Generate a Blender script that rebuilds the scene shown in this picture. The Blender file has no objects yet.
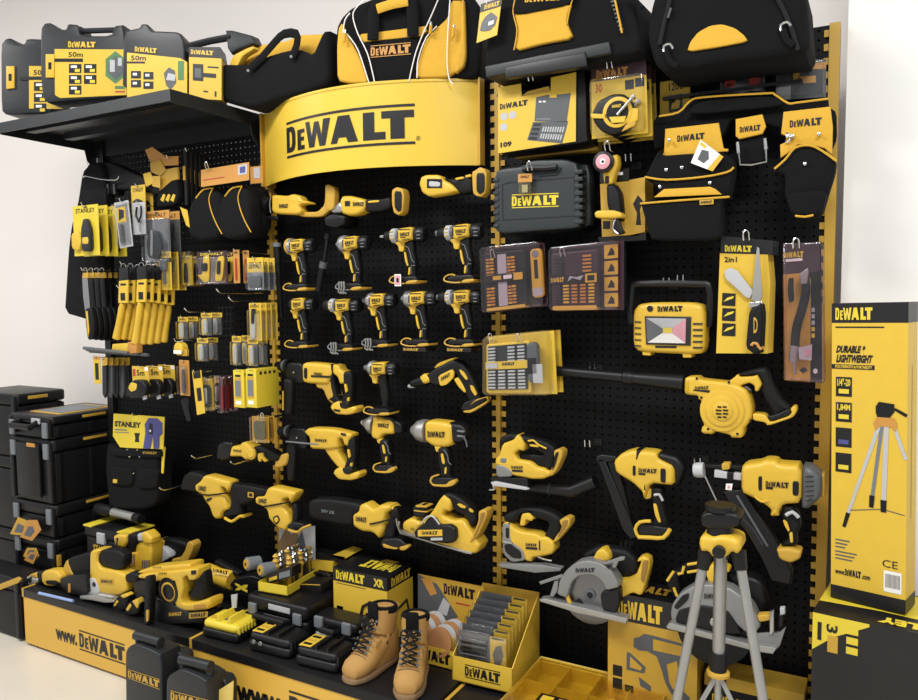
import bpy, bmesh, math, random
from mathutils import Vector, Matrix
from mathutils.geometry import tessellate_polygon
random.seed(7)
SC = bpy.context.scene
COL = SC.collection
PI = math.pi
# ---------------------------------------------------------------- camera model
F, PITCH, ROLL, YAW = 763.68, .07184, -.008705, .50597
CAM = Vector((2.1323, -2.3263, 1.485))
_d = Vector((-math.sin(YAW)*math.cos(PITCH), math.cos(YAW)*math.cos(PITCH), -math.sin(PITCH)))
_r0 = Vector((math.cos(YAW), math.sin(YAW), 0)); _u0 = _r0.cross(_d)
_r = math.cos(ROLL)*_r0 + math.sin(ROLL)*_u0
_u = -math.sin(ROLL)*_r0 + math.cos(ROLL)*_u0
def ray(x, y): return _d + _r*((x-459)/F) - _u*((y-350)/F)
def W(x, y, off=0.0):
    v = ray(x, y); t = (-off-CAM.y)/v.y
    return CAM + v*t
def G(x, y, z=0.0):
    v = ray(x, y); t = (z-CAM.z)/v.z
    return CAM + v*t
# ---------------------------------------------------------------- materials
def lin(c):
    if isinstance(c, str):
        c = [int(c[i:i+2], 16)/255 for i in (0, 2, 4)]
    return [x/12.92 if x <= .04045 else ((x+.055)/1.055)**2.4 for x in c]
MATS = {}
def mat(name, col, rough=.5, metal=0, var=.06, scale=30, bump=0, bscale=200, spec=.5, coat=0):
    m = bpy.data.materials.new(name); m.use_nodes = True; nt = m.node_tree; N = nt.nodes; L = nt.links
    b = N['Principled BSDF']; c = lin(col)
    tc = N.new('ShaderNodeTexCoord'); nz = N.new('ShaderNodeTexNoise')
    nz.inputs['Scale'].default_value = scale; nz.inputs['Detail'].default_value = 3
    L.new(tc.outputs['Object'], nz.inputs['Vector'])
    mx = N.new('ShaderNodeMix'); mx.data_type = 'RGBA'
    mx.inputs['A'].default_value = [x*(1-var) for x in c]+[1]
    mx.inputs['B'].default_value = [min(1, x*(1+var)) for x in c]+[1]
    L.new(nz.outputs['Fac'], mx.inputs['Factor']); L.new(mx.outputs['Result'], b.inputs['Base Color'])
    b.inputs['Roughness'].default_value = rough; b.inputs['Metallic'].default_value = metal
    b.inputs['Specular IOR Level'].default_value = spec
    if coat: b.inputs['Coat Weight'].default_value = coat
    if bump:
        n2 = N.new('ShaderNodeTexNoise'); n2.inputs['Scale'].default_value = bscale
        L.new(tc.outputs['Object'], n2.inputs['Vector'])
        bp = N.new('ShaderNodeBump'); bp.inputs['Strength'].default_value = bump; bp.inputs['Distance'].default_value = .002
        L.new(n2.outputs['Fac'], bp.inputs['Height']); L.new(bp.outputs['Normal'], b.inputs['Normal'])
    MATS[name] = m
    return m
def clearmat(name, tint=(1, 1, 1), k=.12):
    m = bpy.data.materials.new(name); m.use_nodes = True; nt = m.node_tree; N = nt.nodes; L = nt.links
    N.remove(N['Principled BSDF']); o = N['Material Output']
    t = N.new('ShaderNodeBsdfTransparent'); t.inputs[0].default_value = (*tint, 1)
    g = N.new('ShaderNodeBsdfGlossy'); g.inputs['Roughness'].default_value = .12; g.inputs[0].default_value = (.9, .9, .9, 1)
    lw = N.new('ShaderNodeLayerWeight'); lw.inputs['Blend'].default_value = .35
    nz = N.new('ShaderNodeTexNoise'); nz.inputs['Scale'].default_value = 18
    tc = N.new('ShaderNodeTexCoord'); L.new(tc.outputs['Object'], nz.inputs['Vector'])
    ma = N.new('ShaderNodeMath'); ma.operation = 'MULTIPLY_ADD'; ma.inputs[1].default_value = .3; ma.inputs[2].default_value = k-.12
    L.new(lw.outputs['Fresnel'], ma.inputs[0])
    m2 = N.new('ShaderNodeMath'); m2.operation = 'MULTIPLY_ADD'; m2.inputs[1].default_value = .08; L.new(nz.outputs['Fac'], m2.inputs[0]); L.new(ma.outputs[0], m2.inputs[2])
    bp = N.new('ShaderNodeBump'); bp.inputs['Strength'].default_value = .3; bp.inputs['Distance'].default_value = .004
    L.new(nz.outputs['Fac'], bp.inputs['Height']); L.new(bp.outputs['Normal'], g.inputs['Normal'])
    mx = N.new('ShaderNodeMixShader'); L.new(m2.outputs[0], mx.inputs[0]); L.new(t.outputs[0], mx.inputs[1]); L.new(g.outputs[0], mx.inputs[2])
    L.new(mx.outputs[0], o.inputs[0]); return m
Y = mat('tool_yellow', 'd6af36', .42, coat=.1)
YC = mat('card_yellow', 'd8b43a', .45)
YS = mat('bright_yellow', 'dcc438', .45)
YB = mat('banner_yellow', 'dcb93c', .4, scale=4, var=.04)
YP = mat('plinth_yellow', 'deb046', .4, scale=4, var=.04)
YF = mat('fabric_yellow', 'd3a430', .8, bump=.5)
YW = mat('warm_yellow', 'c29a36', .5)
OR = mat('card_orange', 'c0893e', .5)
K = mat('black_plastic', '121214', .42, scale=12, var=.2, spec=.35)
KR = mat('black_rubber', '0d0d0e', .6, bump=.2, spec=.3)
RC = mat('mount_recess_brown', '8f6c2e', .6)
KF = mat('black_fabric', '0d0d0f', .92, bump=.8, bscale=350, var=.25, scale=9, spec=.25)
KC = mat('black_card', '131315', .4)
DG = mat('dark_grey_plastic', '1f2225', .45)
CG = mat('charcoal_case', '2b3133', .42)
MG = mat('mid_grey', '70757a', .5)
GD = mat('guard_grey', '858685', .45, .3)
BD = mat('saw_blade_steel', '77777a', .3, 1)
LG = mat('light_grey', 'b4b6b8', .45)
SV = mat('silver_metal', 'b9babb', .28, 1)
SB = mat('satin_aluminium', 'a9a9a6', .42, .7)
CR = mat('chrome_wire', 'd5d5d5', .18, 1)
WH = mat('white_print', 'eceae6', .5)
BL = mat('blue_print', '4a4a86', .5)
PK = mat('pink_label', 'd998a4', .5)
PU = mat('plum_card', '3b2630', .4)
RD = mat('red_print', 'b0382c', .5)
GN = mat('green_print', '4e7a4c', .5)
TN = mat('tan_leather', 'b38a4c', .75, bump=.5, bscale=500, var=.12, scale=14)
SL = mat('boot_sole', '84694a', .7)
SD = mat('sanding_disc', 'a8774a', .8)
OT = mat('organizer_yellow', 'dcc268', .35)
SM = mat('smoke_grey', '55585c', .4)
CL = clearmat('clear_plastic')
CP = clearmat('plum_tinted_plastic', (.86, .74, .8), .14)
CY = clearmat('yellow_tinted_plastic', (1, .93, .62), .16)
# ---------------------------------------------------------------- mesh helpers
def chaikin(p, n=1):
    for _ in range(n):
        q = []
        for i in range(len(p)):
            a, b = Vector(p[i]), Vector(p[(i+1) % len(p)])
            q += [a.lerp(b, .16), a.lerp(b, .84)]
        p = q
    return [Vector(x) for x in p]
def rrect(x0, z0, x1, z1, r, n=3):
    r = max(1e-5, min(r, abs(x1-x0)/2.01, abs(z1-z0)/2.01)); o = []
    for cx, cz, a0 in ((x1-r, z1-r, 0), (x0+r, z1-r, 90), (x0+r, z0+r, 180), (x1-r, z0+r, 270)):
        for k in range(n+1):
            a = math.radians(a0+90*k/n); o.append(Vector((cx+r*math.cos(a), cz+r*math.sin(a))))
    return o
def circ(cx, cz, r, n=20, rz=None):
    return [Vector((cx+r*math.cos(2*PI*k/n), cz+(rz or r)*math.sin(2*PI*k/n))) for k in range(n)]
def area(p): return sum(p[i].x*p[(i+1) % len(p)].y-p[(i+1) % len(p)].x*p[i].y for i in range(len(p)))/2
def inset(p, d):
    n = len(p); e = []
    for i in range(n):
        t = p[(i+1) % n]-p[i]; l = t.length or 1e-9; e.append(t/l)
    q = []
    for i in range(n):
        a, b = e[i-1], e[i]
        na, nb = Vector((-a.y, a.x)), Vector((-b.y, b.x))
        m = na+nb; l = m.length
        if l < 1e-4: q.append(p[i]+na*d); continue
        m /= l; c = max(.5, m.dot(na)); q.append(p[i]+m*(d/c))
    for _ in range(4):
        ch = False
        for i in range(n):
            j = (i+1) % n
            if (q[j]-q[i]).dot(e[i]) < 0:
                mid = (q[i]+q[j])/2; q[i] = mid.copy(); q[j] = mid.copy(); ch = True
        if not ch: break
    return q
_tc = {}
def text_uv(s, off=.012):
    k = (s, off)
    if k in _tc: return _tc[k]
    c = bpy.data.curves.new('t', 'FONT'); c.body = s; c.offset = off; c.resolution_u = 2; c.fill_mode = 'FRONT'
    o = bpy.data.objects.new('t', c); COL.objects.link(o)
    dg = bpy.context.evaluated_depsgraph_get(); me = o.evaluated_get(dg).to_mesh()
    v = [w.co.copy() for w in me.vertices]; f = [list(p.vertices) for p in me.polygons]
    bpy.data.objects.remove(o); bpy.data.curves.remove(c)
    if not v: _tc[k] = ([], []); return _tc[k]
    x0 = min(w.x for w in v); x1 = max(w.x for w in v); y0 = min(w.y for w in v); y1 = max(w.y for w in v)
    uv = [((w.x-x0)/(x1-x0), (w.y-y0)/(y1-y0)) for w in v]
    _tc[k] = (uv, f); return _tc[k]
_LT = {  # heavy letters, each polygon in 0..1 of the lettering box between the bars
 'D': [[(0, 0), (.065, 0), (.095, .08), (.107, .3), (.107, .7), (.095, .92), (.065, 1), (0, 1), (0, .5), (.037, .5), (.037, .82), (.058, .8), (.067, .65), (.067, .35), (.058, .2), (.037, .18), (.037, .5), (0, .5)]],
 'E': [[(.13, 0), (.205, 0), (.205, .17), (.168, .17), (.168, .34), (.2, .34), (.2, .49), (.168, .49), (.168, .64), (.205, .64), (.205, .79), (.13, .79)]],
 'W': [[(.215, 1), (.255, 1), (.275, .42), (.3, .95), (.34, .95), (.365, .42), (.38, 1), (.44, 1), (.395, 0), (.345, 0), (.322, .55), (.298, 0), (.25, 0)]],
 'A': [[(.44, 0), (.49, 0), (.503, .2), (.56, .2), (.573, 0), (.645, 0), (.585, 1), (.5, 1)]],
 'L': [[(.68, 0), (.825, 0), (.825, .27), (.755, .27), (.755, 1), (.68, 1)]],
 'T': [[(.855, 0), (.94, 0), (.94, .74), (.995, .74), (.995, 1), (.8, 1), (.8, .74), (.855, .74)]],
}
def _tri(poly):
    p = [Vector((a, b, 0)) for a, b in poly]; return [list(t) for t in tessellate_polygon([p])]
def logo_uv(bars=True):
    v, f = [], []
    z0, z1 = (.15, .85) if bars else (0, 1)
    for ch, ps in _LT.items():
        for p in ps:
            n = len(v); v += [(a, z0+(z1-z0)*b) for a, b in p]; f += [[n+i for i in t] for t in _tri(p)]
    if bars:
        for a, b in ((0, .065), (.935, 1)):
            n = len(v)
            for k in range(13): v += [(k/12, a), (k/12, b)]
            f += [[n+2*k, n+2*k+2, n+2*k+3, n+2*k+1] for k in range(12)]
    return v, f
LOGO = logo_uv(True); LOGOP = logo_uv(False)
def Q(off, tl, tr, br, bl):
    a, b, c, d = [W(*p, off) for p in (tl, tr, br, bl)]
    def fn(u, v, dep=0.0):
        p = (d.lerp(c, u)).lerp(a.lerp(b, u), v); return Vector((p.x, p.y-dep, p.z))
    return fn
def QR(off, x0, y0, x1, y1, sk=0):      # pixel rectangle; sk shifts the right side down
    return Q(off, (x0, y0), (x1, y0+sk), (x1, y1+sk), (x0, y1))
class B:
    def __init__(s, M=None): s.v = []; s.f = []; s.mi = []; s.mats = []; s.M = M; s.cur = 0
    def m(s, mt):
        if mt not in s.mats: s.mats.append(mt)
        s.cur = s.mats.index(mt); return s
    def add(s, vs, fs):
        n = len(s.v)
        s.v += [(s.M @ Vector(v)) if s.M else Vector(v) for v in vs]
        for f in fs: s.f.append([n+i for i in f]); s.mi.append(s.cur)
    def prism(s, pts, a0, a1, r=0, seg=3, pl='xz'):
        pts = [Vector(p) for p in pts]
        if area(pts) < 0: pts = pts[::-1]
        if a1 < a0: a0, a1 = a1, a0
        r = min(r, (a1-a0)/2.001)
        L = [(r, a1)] if r > 0 else [(0, a1)]
        if r > 0:
            L = [(r*(1-math.sin(PI/2*k/seg)), a1-r*(1-math.cos(PI/2*k/seg))) for k in range(seg+1)]
            L += [(i, a0+(a1-a)) for i, a in L[::-1]]
        else: L = [(0, a1), (0, a0)]
        mp = {'xz': lambda p, a: (p.x, a, p.y), 'xy': lambda p, a: (p.x, p.y, a), 'yz': lambda p, a: (a, p.x, p.y)}[pl]
        n = len(pts); vs = []; fs = []
        for i, a in L: vs += [mp(q, a) for q in (inset(pts, i) if i > 0 else pts)]
        for k in range(len(L)-1):
            for j in range(n):
                j2 = (j+1) % n; fs.append([k*n+j, k*n+j2, (k+1)*n+j2, (k+1)*n+j])
        for k in (0, len(L)-1):
            c = [Vector((q[0], q[1], q[2])) for q in vs[k*n:(k+1)*n]]
            for t in tessellate_polygon([c]): fs.append([k*n+i for i in t])
        s.add(vs, fs)
    def px(s, poly, off, th, r=.008, sm=1, mid=.5, seg=3):
        """outline seen in the photo, standing at distance off from the wall, th thick"""
        p = [W(a, b, off-th*mid) for a, b in poly]
        p = [Vector((q.x, q.z)) for q in p]
        if sm: p = chaikin(p, sm)
        s.prism(p, -off, -off+th, r*.7, seg)
    def box(s, x0, x1, y0, y1, z0, z1, r=0, rc=None):
        s.prism(rrect(min(x0, x1), min(z0, z1), max(x0, x1), max(z0, z1), r if rc is None else rc) if (r or rc) else
                [(x0, z0), (x1, z0), (x1, z1), (x0, z1)], min(y0, y1), max(y0, y1), r, 2)
    def qbox(s, q, u0, v0, u1, v1, d0, d1, r=0, rc=0):
        c = [q(u0, v0), q(u1, v0), q(u1, v1), q(u0, v1)]; y = c[0].y
        p = [Vector((w.x, w.z)) for w in c]
        if rc:
            o = []
            for i in range(4):
                a, b, e = p[i-1], p[i], p[(i+1) % 4]
                for t in (0, .5, 1):
                    k1 = b+(a-b).normalized()*rc; k2 = b+(e-b).normalized()*rc
                    o.append(k1.lerp(b, t*.6+.0).lerp(k2.lerp(b, (1-t)*.6), t))
            p = o
        s.prism(p, y-d1, y-d0, r, 2)
    def lathe(s, o, ax, prof, n=20, sq=1):
        o = Vector(o); ax = Vector(ax).normalized()
        u = ax.orthogonal().normalized() if abs(ax.z) > .99 else ax.cross(Vector((0, 0, 1))).normalized()
        w = ax.cross(u); vs = []; fs = []
        for t, r in prof:
            for k in range(n):
                a = 2*PI*k/n; vs.append(o+ax*t+(u*math.cos(a)*sq+w*math.sin(a))*r)
        for i in range(len(prof)-1):
            for k in range(n): fs.append([i*n+k, i*n+(k+1) % n, (i+1)*n+(k+1) % n, (i+1)*n+k])
        fs.append(list(range(n))); fs.append([(len(prof)-1)*n+k for k in range(n)])
        s.add(vs, fs)
    def cyl(s, a, b, r, r2=None, n=16):
        a = Vector(a); b = Vector(b); s.lathe(a, b-a, [(0, r), ((b-a).length, r if r2 is None else r2)], n)
    def tube(s, pts, r, n=6, closed=False, flat=1):
        pts = [Vector(p) for p in pts]; vs = []; fs = []; m = len(pts)
        up = None
        for i, p in enumerate(pts):
            a = pts[i-1] if (i or closed) else p; b = pts[(i+1) % m] if (i < m-1 or closed) else p
            t = (b-a).normalized()
            if up is None: up = t.orthogonal().normalized() if abs(t.y) > .8 else (Vector((0, 1, 0))-t*t.y).normalized()
            up = (up-t*up.dot(t)).normalized(); w = t.cross(up)
            rr = r[i] if isinstance(r, (list, tuple)) else r
            for k in range(n):
                c = 2*PI*k/n; vs.append(p+(up*math.cos(c)*flat+w*math.sin(c))*rr)
        for i in range(m if closed else m-1):
            for k in range(n): j = (i+1) % m; fs.append([i*n+k, i*n+(k+1) % n, j*n+(k+1) % n, j*n+k])
        if not closed: fs.append(list(range(n))); fs.append([(m-1)*n+k for k in range(n)])
        s.add(vs, fs)
    def ptube(s, poly, off, r, sm=1, n=6, closed=False, flat=1):
        p = [W(a, b, off) for a, b in poly]
        if sm: p = spline(p, sm+1, closed)
        s.tube(p, r, n, closed, flat)
    def loft(s, rings, cap=True):
        n = len(rings[0]); vs = [v for r in rings for v in r]; fs = []
        for i in range(len(rings)-1):
            for k in range(n): fs.append([i*n+k, i*n+(k+1) % n, (i+1)*n+(k+1) % n, (i+1)*n+k])
        if cap: fs.append(list(range(n))); fs.append([(len(rings)-1)*n+k for k in range(n)])
        s.add(vs, fs)
    def uv(s, fn, uvm, dep=.0008):
        vs, fs = uvm
        if vs: s.add([fn(a, b, dep) for a, b in vs], fs)
    def text(s, fn, t, mt, dep=.0008, bold=.012): s.m(mt).uv(fn, text_uv(t, bold*1.6), dep)
    def logo(s, fn, mt, bars=False, dep=.0008): s.m(mt).uv(fn, LOGO if bars else LOGOP, dep)
    def patch(s, fn, u0, v0, u1, v1, mt, dep=.0005):
        s.m(mt); s.add([fn(u0, v0, dep), fn(u1, v0, dep), fn(u1, v1, dep), fn(u0, v1, dep)], [[0, 1, 2, 3]])
    def poly(s, fn, pts, mt, dep=.0005):
        s.m(mt); p = [Vector((a, b, 0)) for a, b in pts]
        s.add([fn(a, b, dep) for a, b in pts], [list(t) for t in tessellate_polygon([p])])
    def build(s, name, parent=None, label=None):
        me = bpy.data.meshes.new(name)
        o0 = Vector(parent['_o']) if parent is not None and '_o' in parent.keys() else Vector((0, 0, 0))
        me.from_pydata([v-o0 for v in s.v], [], s.f)
        for m_ in s.mats: me.materials.append(m_)
        me.polygons.foreach_set('material_index', s.mi)
        bm = bmesh.new(); bm.from_mesh(me); bmesh.ops.recalc_face_normals(bm, faces=bm.faces); bm.to_mesh(me); bm.free()
        me.polygons.foreach_set('use_smooth', [True]*len(me.polygons))
        me.set_sharp_from_angle(angle=math.radians(38))
        me.update()
        o = bpy.data.objects.new(name, me); COL.objects.link(o)
        if parent is not None:
            o.parent = parent; o['_o'] = list(o0)
        if label: o['label'] = label
        return o
def spline(p, k=2, closed=False):
    o = []; n = len(p)
    for i in range(n if closed else n-1):
        a = p[(i-1) % n] if (closed or i) else p[i]; b = p[i]; c = p[(i+1) % n]; d = p[(i+2) % n] if (closed or i+2 < n) else c
        for j in range(k):
            t = j/k
            o.append(.5*((2*b)+(c-a)*t+(2*a-5*b+4*c-d)*t*t+(-a+3*b-3*c+d)*t**3))
    if not closed: o.append(p[-1])
    return o
def sub(fn, u0, v0, u1, v1):
    return lambda u, v, d=0.0: fn(u0+(u1-u0)*u, v0+(v1-v0)*v, d)
def T(name, label, cat, loc, group=None):
    o = bpy.data.objects.new(name, None); COL.objects.link(o); o.empty_display_size = .02
    o.location = loc; o['_o'] = list(loc); o['label'] = label; o['category'] = cat
    if group: o['group'] = group
    return o
def one(b, name, label, cat, loc=None, group=None):
    """a thing that is one mesh"""
    if loc is None: loc = sum(b.v, Vector())/len(b.v)
    class _P(dict): pass
    me_o = Vector(loc); b.v = [v-me_o for v in b.v]
    o = b.build(name); o.location = me_o; o['_o'] = list(me_o)
    o['label'] = label; o['category'] = cat
    if group: o['group'] = group
    return o
def P(t, part, mt, poly, off, th, r=.008, sm=1, mid=.5, ex=None, label=None, seg=3):
    b = B(); b.m(mt); b.px(poly, off, th, r, sm, mid, seg)
    if ex: ex(b)
    return b.build(part, t, label)
def dup(o, d, label=None, group=None, parent=None):
    """copy of a thing with copies of its parts, moved by d"""
    c = o.copy(); COL.objects.link(c)
    if parent is None: c.location = Vector(o.location)+Vector(d)
    else: c.parent = parent
    if label: c['label'] = label
    if group: c['group'] = group
    for ch in list(o.children): dup(ch, (0, 0, 0), parent=c)
    return c
ORD = ['front', 'second', 'third', 'fourth', 'fifth', 'sixth', 'seventh', 'eighth']
def stackpacks(o, n, step, label, dx=0):
    """label has {} for the place of each pack on its hook"""
    o['label'] = label.format(ORD[0])
    for k in range(1, n): dup(o, (dx*k, step*k, 0), label.format(ORD[k]))
def struct(b, name):
    o = b.build(name); o['kind'] = 'structure'; return o
class Plane:
    """a vertical plane through p0 turned by yaw; local x along it, z up"""
    def __init__(s, p0, yaw): s.M = Matrix.Translation(Vector(p0)) @ Matrix.Rotation(yaw, 4, 'Z'); s.I = s.M.inverted()
    def W(s, x, y, off=0.0):
        c = s.I @ CAM; v = s.I.to_3x3() @ ray(x, y); t = (-off-c.y)/v.y
        return c + v*t
    def Q(s, off, tl, tr, br, bl):
        a, b, c, d = [s.W(*p, off) for p in (tl, tr, br, bl)]
        def fn(u, v, dep=0.0):
            p = (d.lerp(c, u)).lerp(a.lerp(b, u), v); return Vector((p.x, p.y-dep, p.z))
        return fn
    def B(s):
        b = B(s.M)
        def px(poly, off, th, r=.008, sm=1, mid=.5, seg=3):
            p = [s.W(a, c, off-th*mid) for a, c in poly]; p = [Vector((q.x, q.z)) for q in p]
            if sm: p = chaikin(p, sm)
            b.prism(p, -off, -off+th, r*.7, seg)
        def ptube(poly, off, r, sm=1, n=6, closed=False, flat=1):
            p = [s.W(a, c, off) for a, c in poly]
            if sm: p = spline(p, sm+1, closed)
            b.tube(p, r, n, closed, flat)
        b.px = px; b.ptube = ptube
        return b
def PP(pl, t, part, mt, poly, off, th, r=.008, sm=1, mid=.5, ex=None, seg=3):
    b = pl.B(); b.m(mt); b.px(poly, off, th, r, sm, mid, seg)
    if ex: ex(b)
    return b.build(part, t)
def boxfn(M, w, d, h):
    """face maps of a w x d x h carton whose front-left-bottom corner is the origin of M"""
    return {'front': lambda u, v, e=0: Vector((w*u, -e, h*v)), 'right': lambda u, v, e=0: Vector((w+e, d*u, h*v)),
            'left': lambda u, v, e=0: Vector((-e, d*(1-u), h*v)), 'top': lambda u, v, e=0: Vector((w*u, d*v, h+e))}
def FR(o, yaw=0): return Matrix.Translation(Vector(o)) @ Matrix.Rotation(yaw, 4, 'Z')
# ---------------------------------------------------------------- camera, light, room
cam = bpy.data.cameras.new('camera'); co = bpy.data.objects.new('camera', cam); COL.objects.link(co)
cam.sensor_width = 36; cam.lens = F/918*36; cam.clip_start = .05
mw = Matrix(((_r.x, _u.x, -_d.x, CAM.x), (_r.y, _u.y, -_d.y, CAM.y), (_r.z, _u.z, -_d.z, CAM.z), (0, 0, 0, 1)))
co.matrix_world = mw; SC.camera = co
SC.view_settings.view_transform = 'Standard'; SC.view_settings.look = 'None'
SC.view_settings.exposure = 0.06; SC.view_settings.gamma = 1
SC.view_settings.use_curve_mapping = False
w = bpy.data.worlds.new('w'); SC.world = w; w.use_nodes = True
w.node_tree.nodes['Background'].inputs[0].default_value = (.98, .985, 1, 1)
w.node_tree.nodes['Background'].inputs[1].default_value = .55
def lamp(x, y, z, sx, sy, e, rx=0, rz=0, col=(1, .985, .965)):
    l = bpy.data.lights.new('ceiling_lamp', 'AREA'); l.shape = 'RECTANGLE'; l.size = sx; l.size_y = sy; l.energy = e; l.color = col
    o = bpy.data.objects.new('ceiling_lamp', l); COL.objects.link(o); o.location = (x, y, z); o.rotation_euler = (rx, 0, rz)
lamp(.2, -1.7, 3.3, 1.2, .5, 60)
lamp(2.6, -2.2, 3.3, 1.2, .5, 72)
lamp(-2.4, -1.9, 3.3, 1.2, .5, 50)
wall = mat('painted_wall', 'efe9e4', .85, var=.015, scale=2, bump=.05, bscale=80)
wall2 = mat('painted_column', 'f1f1ee', .85, var=.01, scale=2)
flo = mat('cream_floor_tile', 'd6cfc0', .3, var=.05, scale=6)
b = B(); b.m(wall); b.box(-4.5, 4.5, .3, .42, 0, 3.4); struct(b, 'wall_back')
b = B(); b.m(wall2); b.box(2.032, 4.4, .02, .3, 0, 3.4); struct(b, 'wall_right')
b = B(); b.m(flo); b.box(-4.5, 4.5, -4.5, .3, -.1, 0); struct(b, 'floor')
# ---------------------------------------------------------------- display stand
def pegmat(see):
    m = mat('pegboard_black', '09090b', .6, scale=3, var=.1, bump=.15, bscale=300, spec=.2)
    nt = m.node_tree; N = nt.nodes; L = nt.links; pb = N['Principled BSDF']
    tc = N.new('ShaderNodeTexCoord'); sp = N.new('ShaderNodeSeparateXYZ'); L.new(tc.outputs['Object'], sp.inputs[0])
    def M(op, a, bb=None, cc=None):
        n = N.new('ShaderNodeMath'); n.operation = op
        for i, x in enumerate((a, bb, cc)):
            if x is None: continue
            if isinstance(x, (int, float)): n.inputs[i].default_value = x
            else: L.new(x, n.inputs[i])
        return n.outputs[0]
    def cell(s): return M('SUBTRACT', M('FRACT', M('MULTIPLY', s, 40.)), .5)
    cx, cz = cell(sp.outputs[0]), cell(sp.outputs[2])
    dist = M('SQRT', M('ADD', M('MULTIPLY', cx, cx), M('MULTIPLY', cz, cz)))
    hole = M('LESS_THAN', dist, .13)
    t = N.new('ShaderNodeBsdfTransparent') if see else N.new('ShaderNodeBsdfDiffuse')
    if not see: t.inputs[0].default_value = (.0008, .0008, .0008, 1)  # hole dots painted near black for the shadow behind the board
    mx = N.new('ShaderNodeMixShader')
    L.new(hole, mx.inputs[0]); L.new(pb.outputs[0], mx.inputs[1]); L.new(t.outputs[0], mx.inputs[2])
    L.new(mx.outputs[0], N['Material Output'].inputs[0]); return m
PEG = pegmat(True); PEGD = pegmat(False)
stand = T('display_stand', 'tall black pegboard display wall with yellow slotted uprights', 'display stand', (.5, 0, 0))
for bx in (-1, 0, 1):
    for z0, z1 in ((.2, .727), (.727, 1.222), (1.222, 1.716), (1.716, 2.2)):
        b = B(); b.m(PEG if (bx == -1 and z1 > 2) else PEGD); b.box(bx+.012, bx+.988, 0, .004, z0+.0015, z1-.0015); b.build('pegboard_panel', stand)
def upright(X, lt, rt, wd=.011, z1=2.2, mt=YW):
    b = B(); b.m(mt); b.box(X-wd, X+wd, -.012, .03, .02, z1)
    z = .05
    while z < z1-.02:
        if lt: b.box(X-.026, X-wd, -.006, -.002, z, z+.018)
        if rt: b.box(X+wd, X+.026, -.006, -.002, z, z+.018)
        z += .0365
    b.build('upright', stand)
upright(0, 1, 1, .008); upright(1, 1, 1, .008); upright(2.002, 1, 0, .013)
b = B(); b.m(K); b.box(-1.03, -.99, -.02, .03, .02, 2.2); b.build('end_post', stand)
b = B(); b.m(K); b.box(-1.0, 2.0, .005, .09, .0, .2); b.build('base_rail', stand)
for zz in (.727, 1.222, 1.716): b = B(); b.m(K).box(-.995, 1.98, .0055, .012, zz-.012, zz+.012); b.build('backing_bar', stand)  # dark strips added behind the seams to block the bright wall
b = B(); b.m(K)
b.box(-.98, 1.98, .03, .05, 2.14, 2.18); b.build('backing_bar', stand)
def tess(uvm, k):
    v, f = list(uvm[0]), [list(q) for q in uvm[1]]
    f = [t for q in f for t in ([q] if len(q) == 3 else [[q[0], q[1], q[2]], [q[0], q[2], q[3]]])]
    for _ in range(k):
        g = []
        for a, b_, c in f:
            n = len(v)
            for i, j in ((a, b_), (b_, c), (c, a)): v.append(((v[i][0]+v[j][0])/2, (v[i][1]+v[j][1])/2))
            g += [[a, n, n+2], [n, b_, n+1], [n+2, n+1, c], [n, n+1, n+2]]
        f = g
    return v, f
# curved header banner
hb = T('header_sign', 'large curved yellow brand sign above the middle bay', 'sign', (.47, -.03, 1.915))
x0, x1, zb, zt = -.003, .953, 1.915, 2.197; BULGE = .17
def arc(u): return Vector((x0+(x1-x0)*u, -.03-BULGE*4*u*(1-u)))
b = B(); b.m(YB); n = 32
o_ = [arc(k/n) for k in range(n+1)]; i_ = [p+Vector((0, .006)) for p in o_[::-1]]
b.prism(o_+i_, zb, zt, 0, pl='xy'); b.build('curved_panel', hb)
b = B(); b.m(YB); b.prism(o_+[Vector((x1, -.015)), Vector((x0, -.015))], zt-.012, zt-.008, 0, pl='xy'); b.build('top_cover', hb)
for xx in (x1+.001, x0-.001): b = B(); b.m(YW); b.box(xx-.003, xx+.003, -.05, -.015, zb, zt); b.build('side_flange', hb)
def onarc(u, v, d=0):
    p = arc(u); return Vector((p.x, p.y-d, zb+(zt-zb)*v))
def arcu(x, y):       # photo point on the curved face -> (u, v)
    lo, hi = -.1, 1.1
    f = lambda u: (W(x, y, -arc(u).y).x-arc(u).x)
    for _ in range(40):
        m_ = (lo+hi)/2
        if f(m_) > 0: lo = m_
        else: hi = m_
    p = W(x, y, -arc(lo).y); return lo, (p.z-zb)/(zt-zb)
a_, c_ = arcu(286.5, 123), arcu(415, 103.5); a2, c2 = arcu(287, 159), arcu(415, 144)
def bil(u, v, d=0):
    uu = a_[0]+(c_[0]-a_[0])*u
    lo_ = a2[1]+(c2[1]-a2[1])*u; hi_ = a_[1]+(c_[1]-a_[1])*u
    return onarc(uu, lo_+(hi_-lo_)*v, d)
b = B(); b.m(KC).uv(bil, tess(LOGO, 3), .0015); b.text(sub(bil, 1.005, .08, 1.03, .2), '®', KC, .0015, 0); b.build('brand_lettering', hb)
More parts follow.
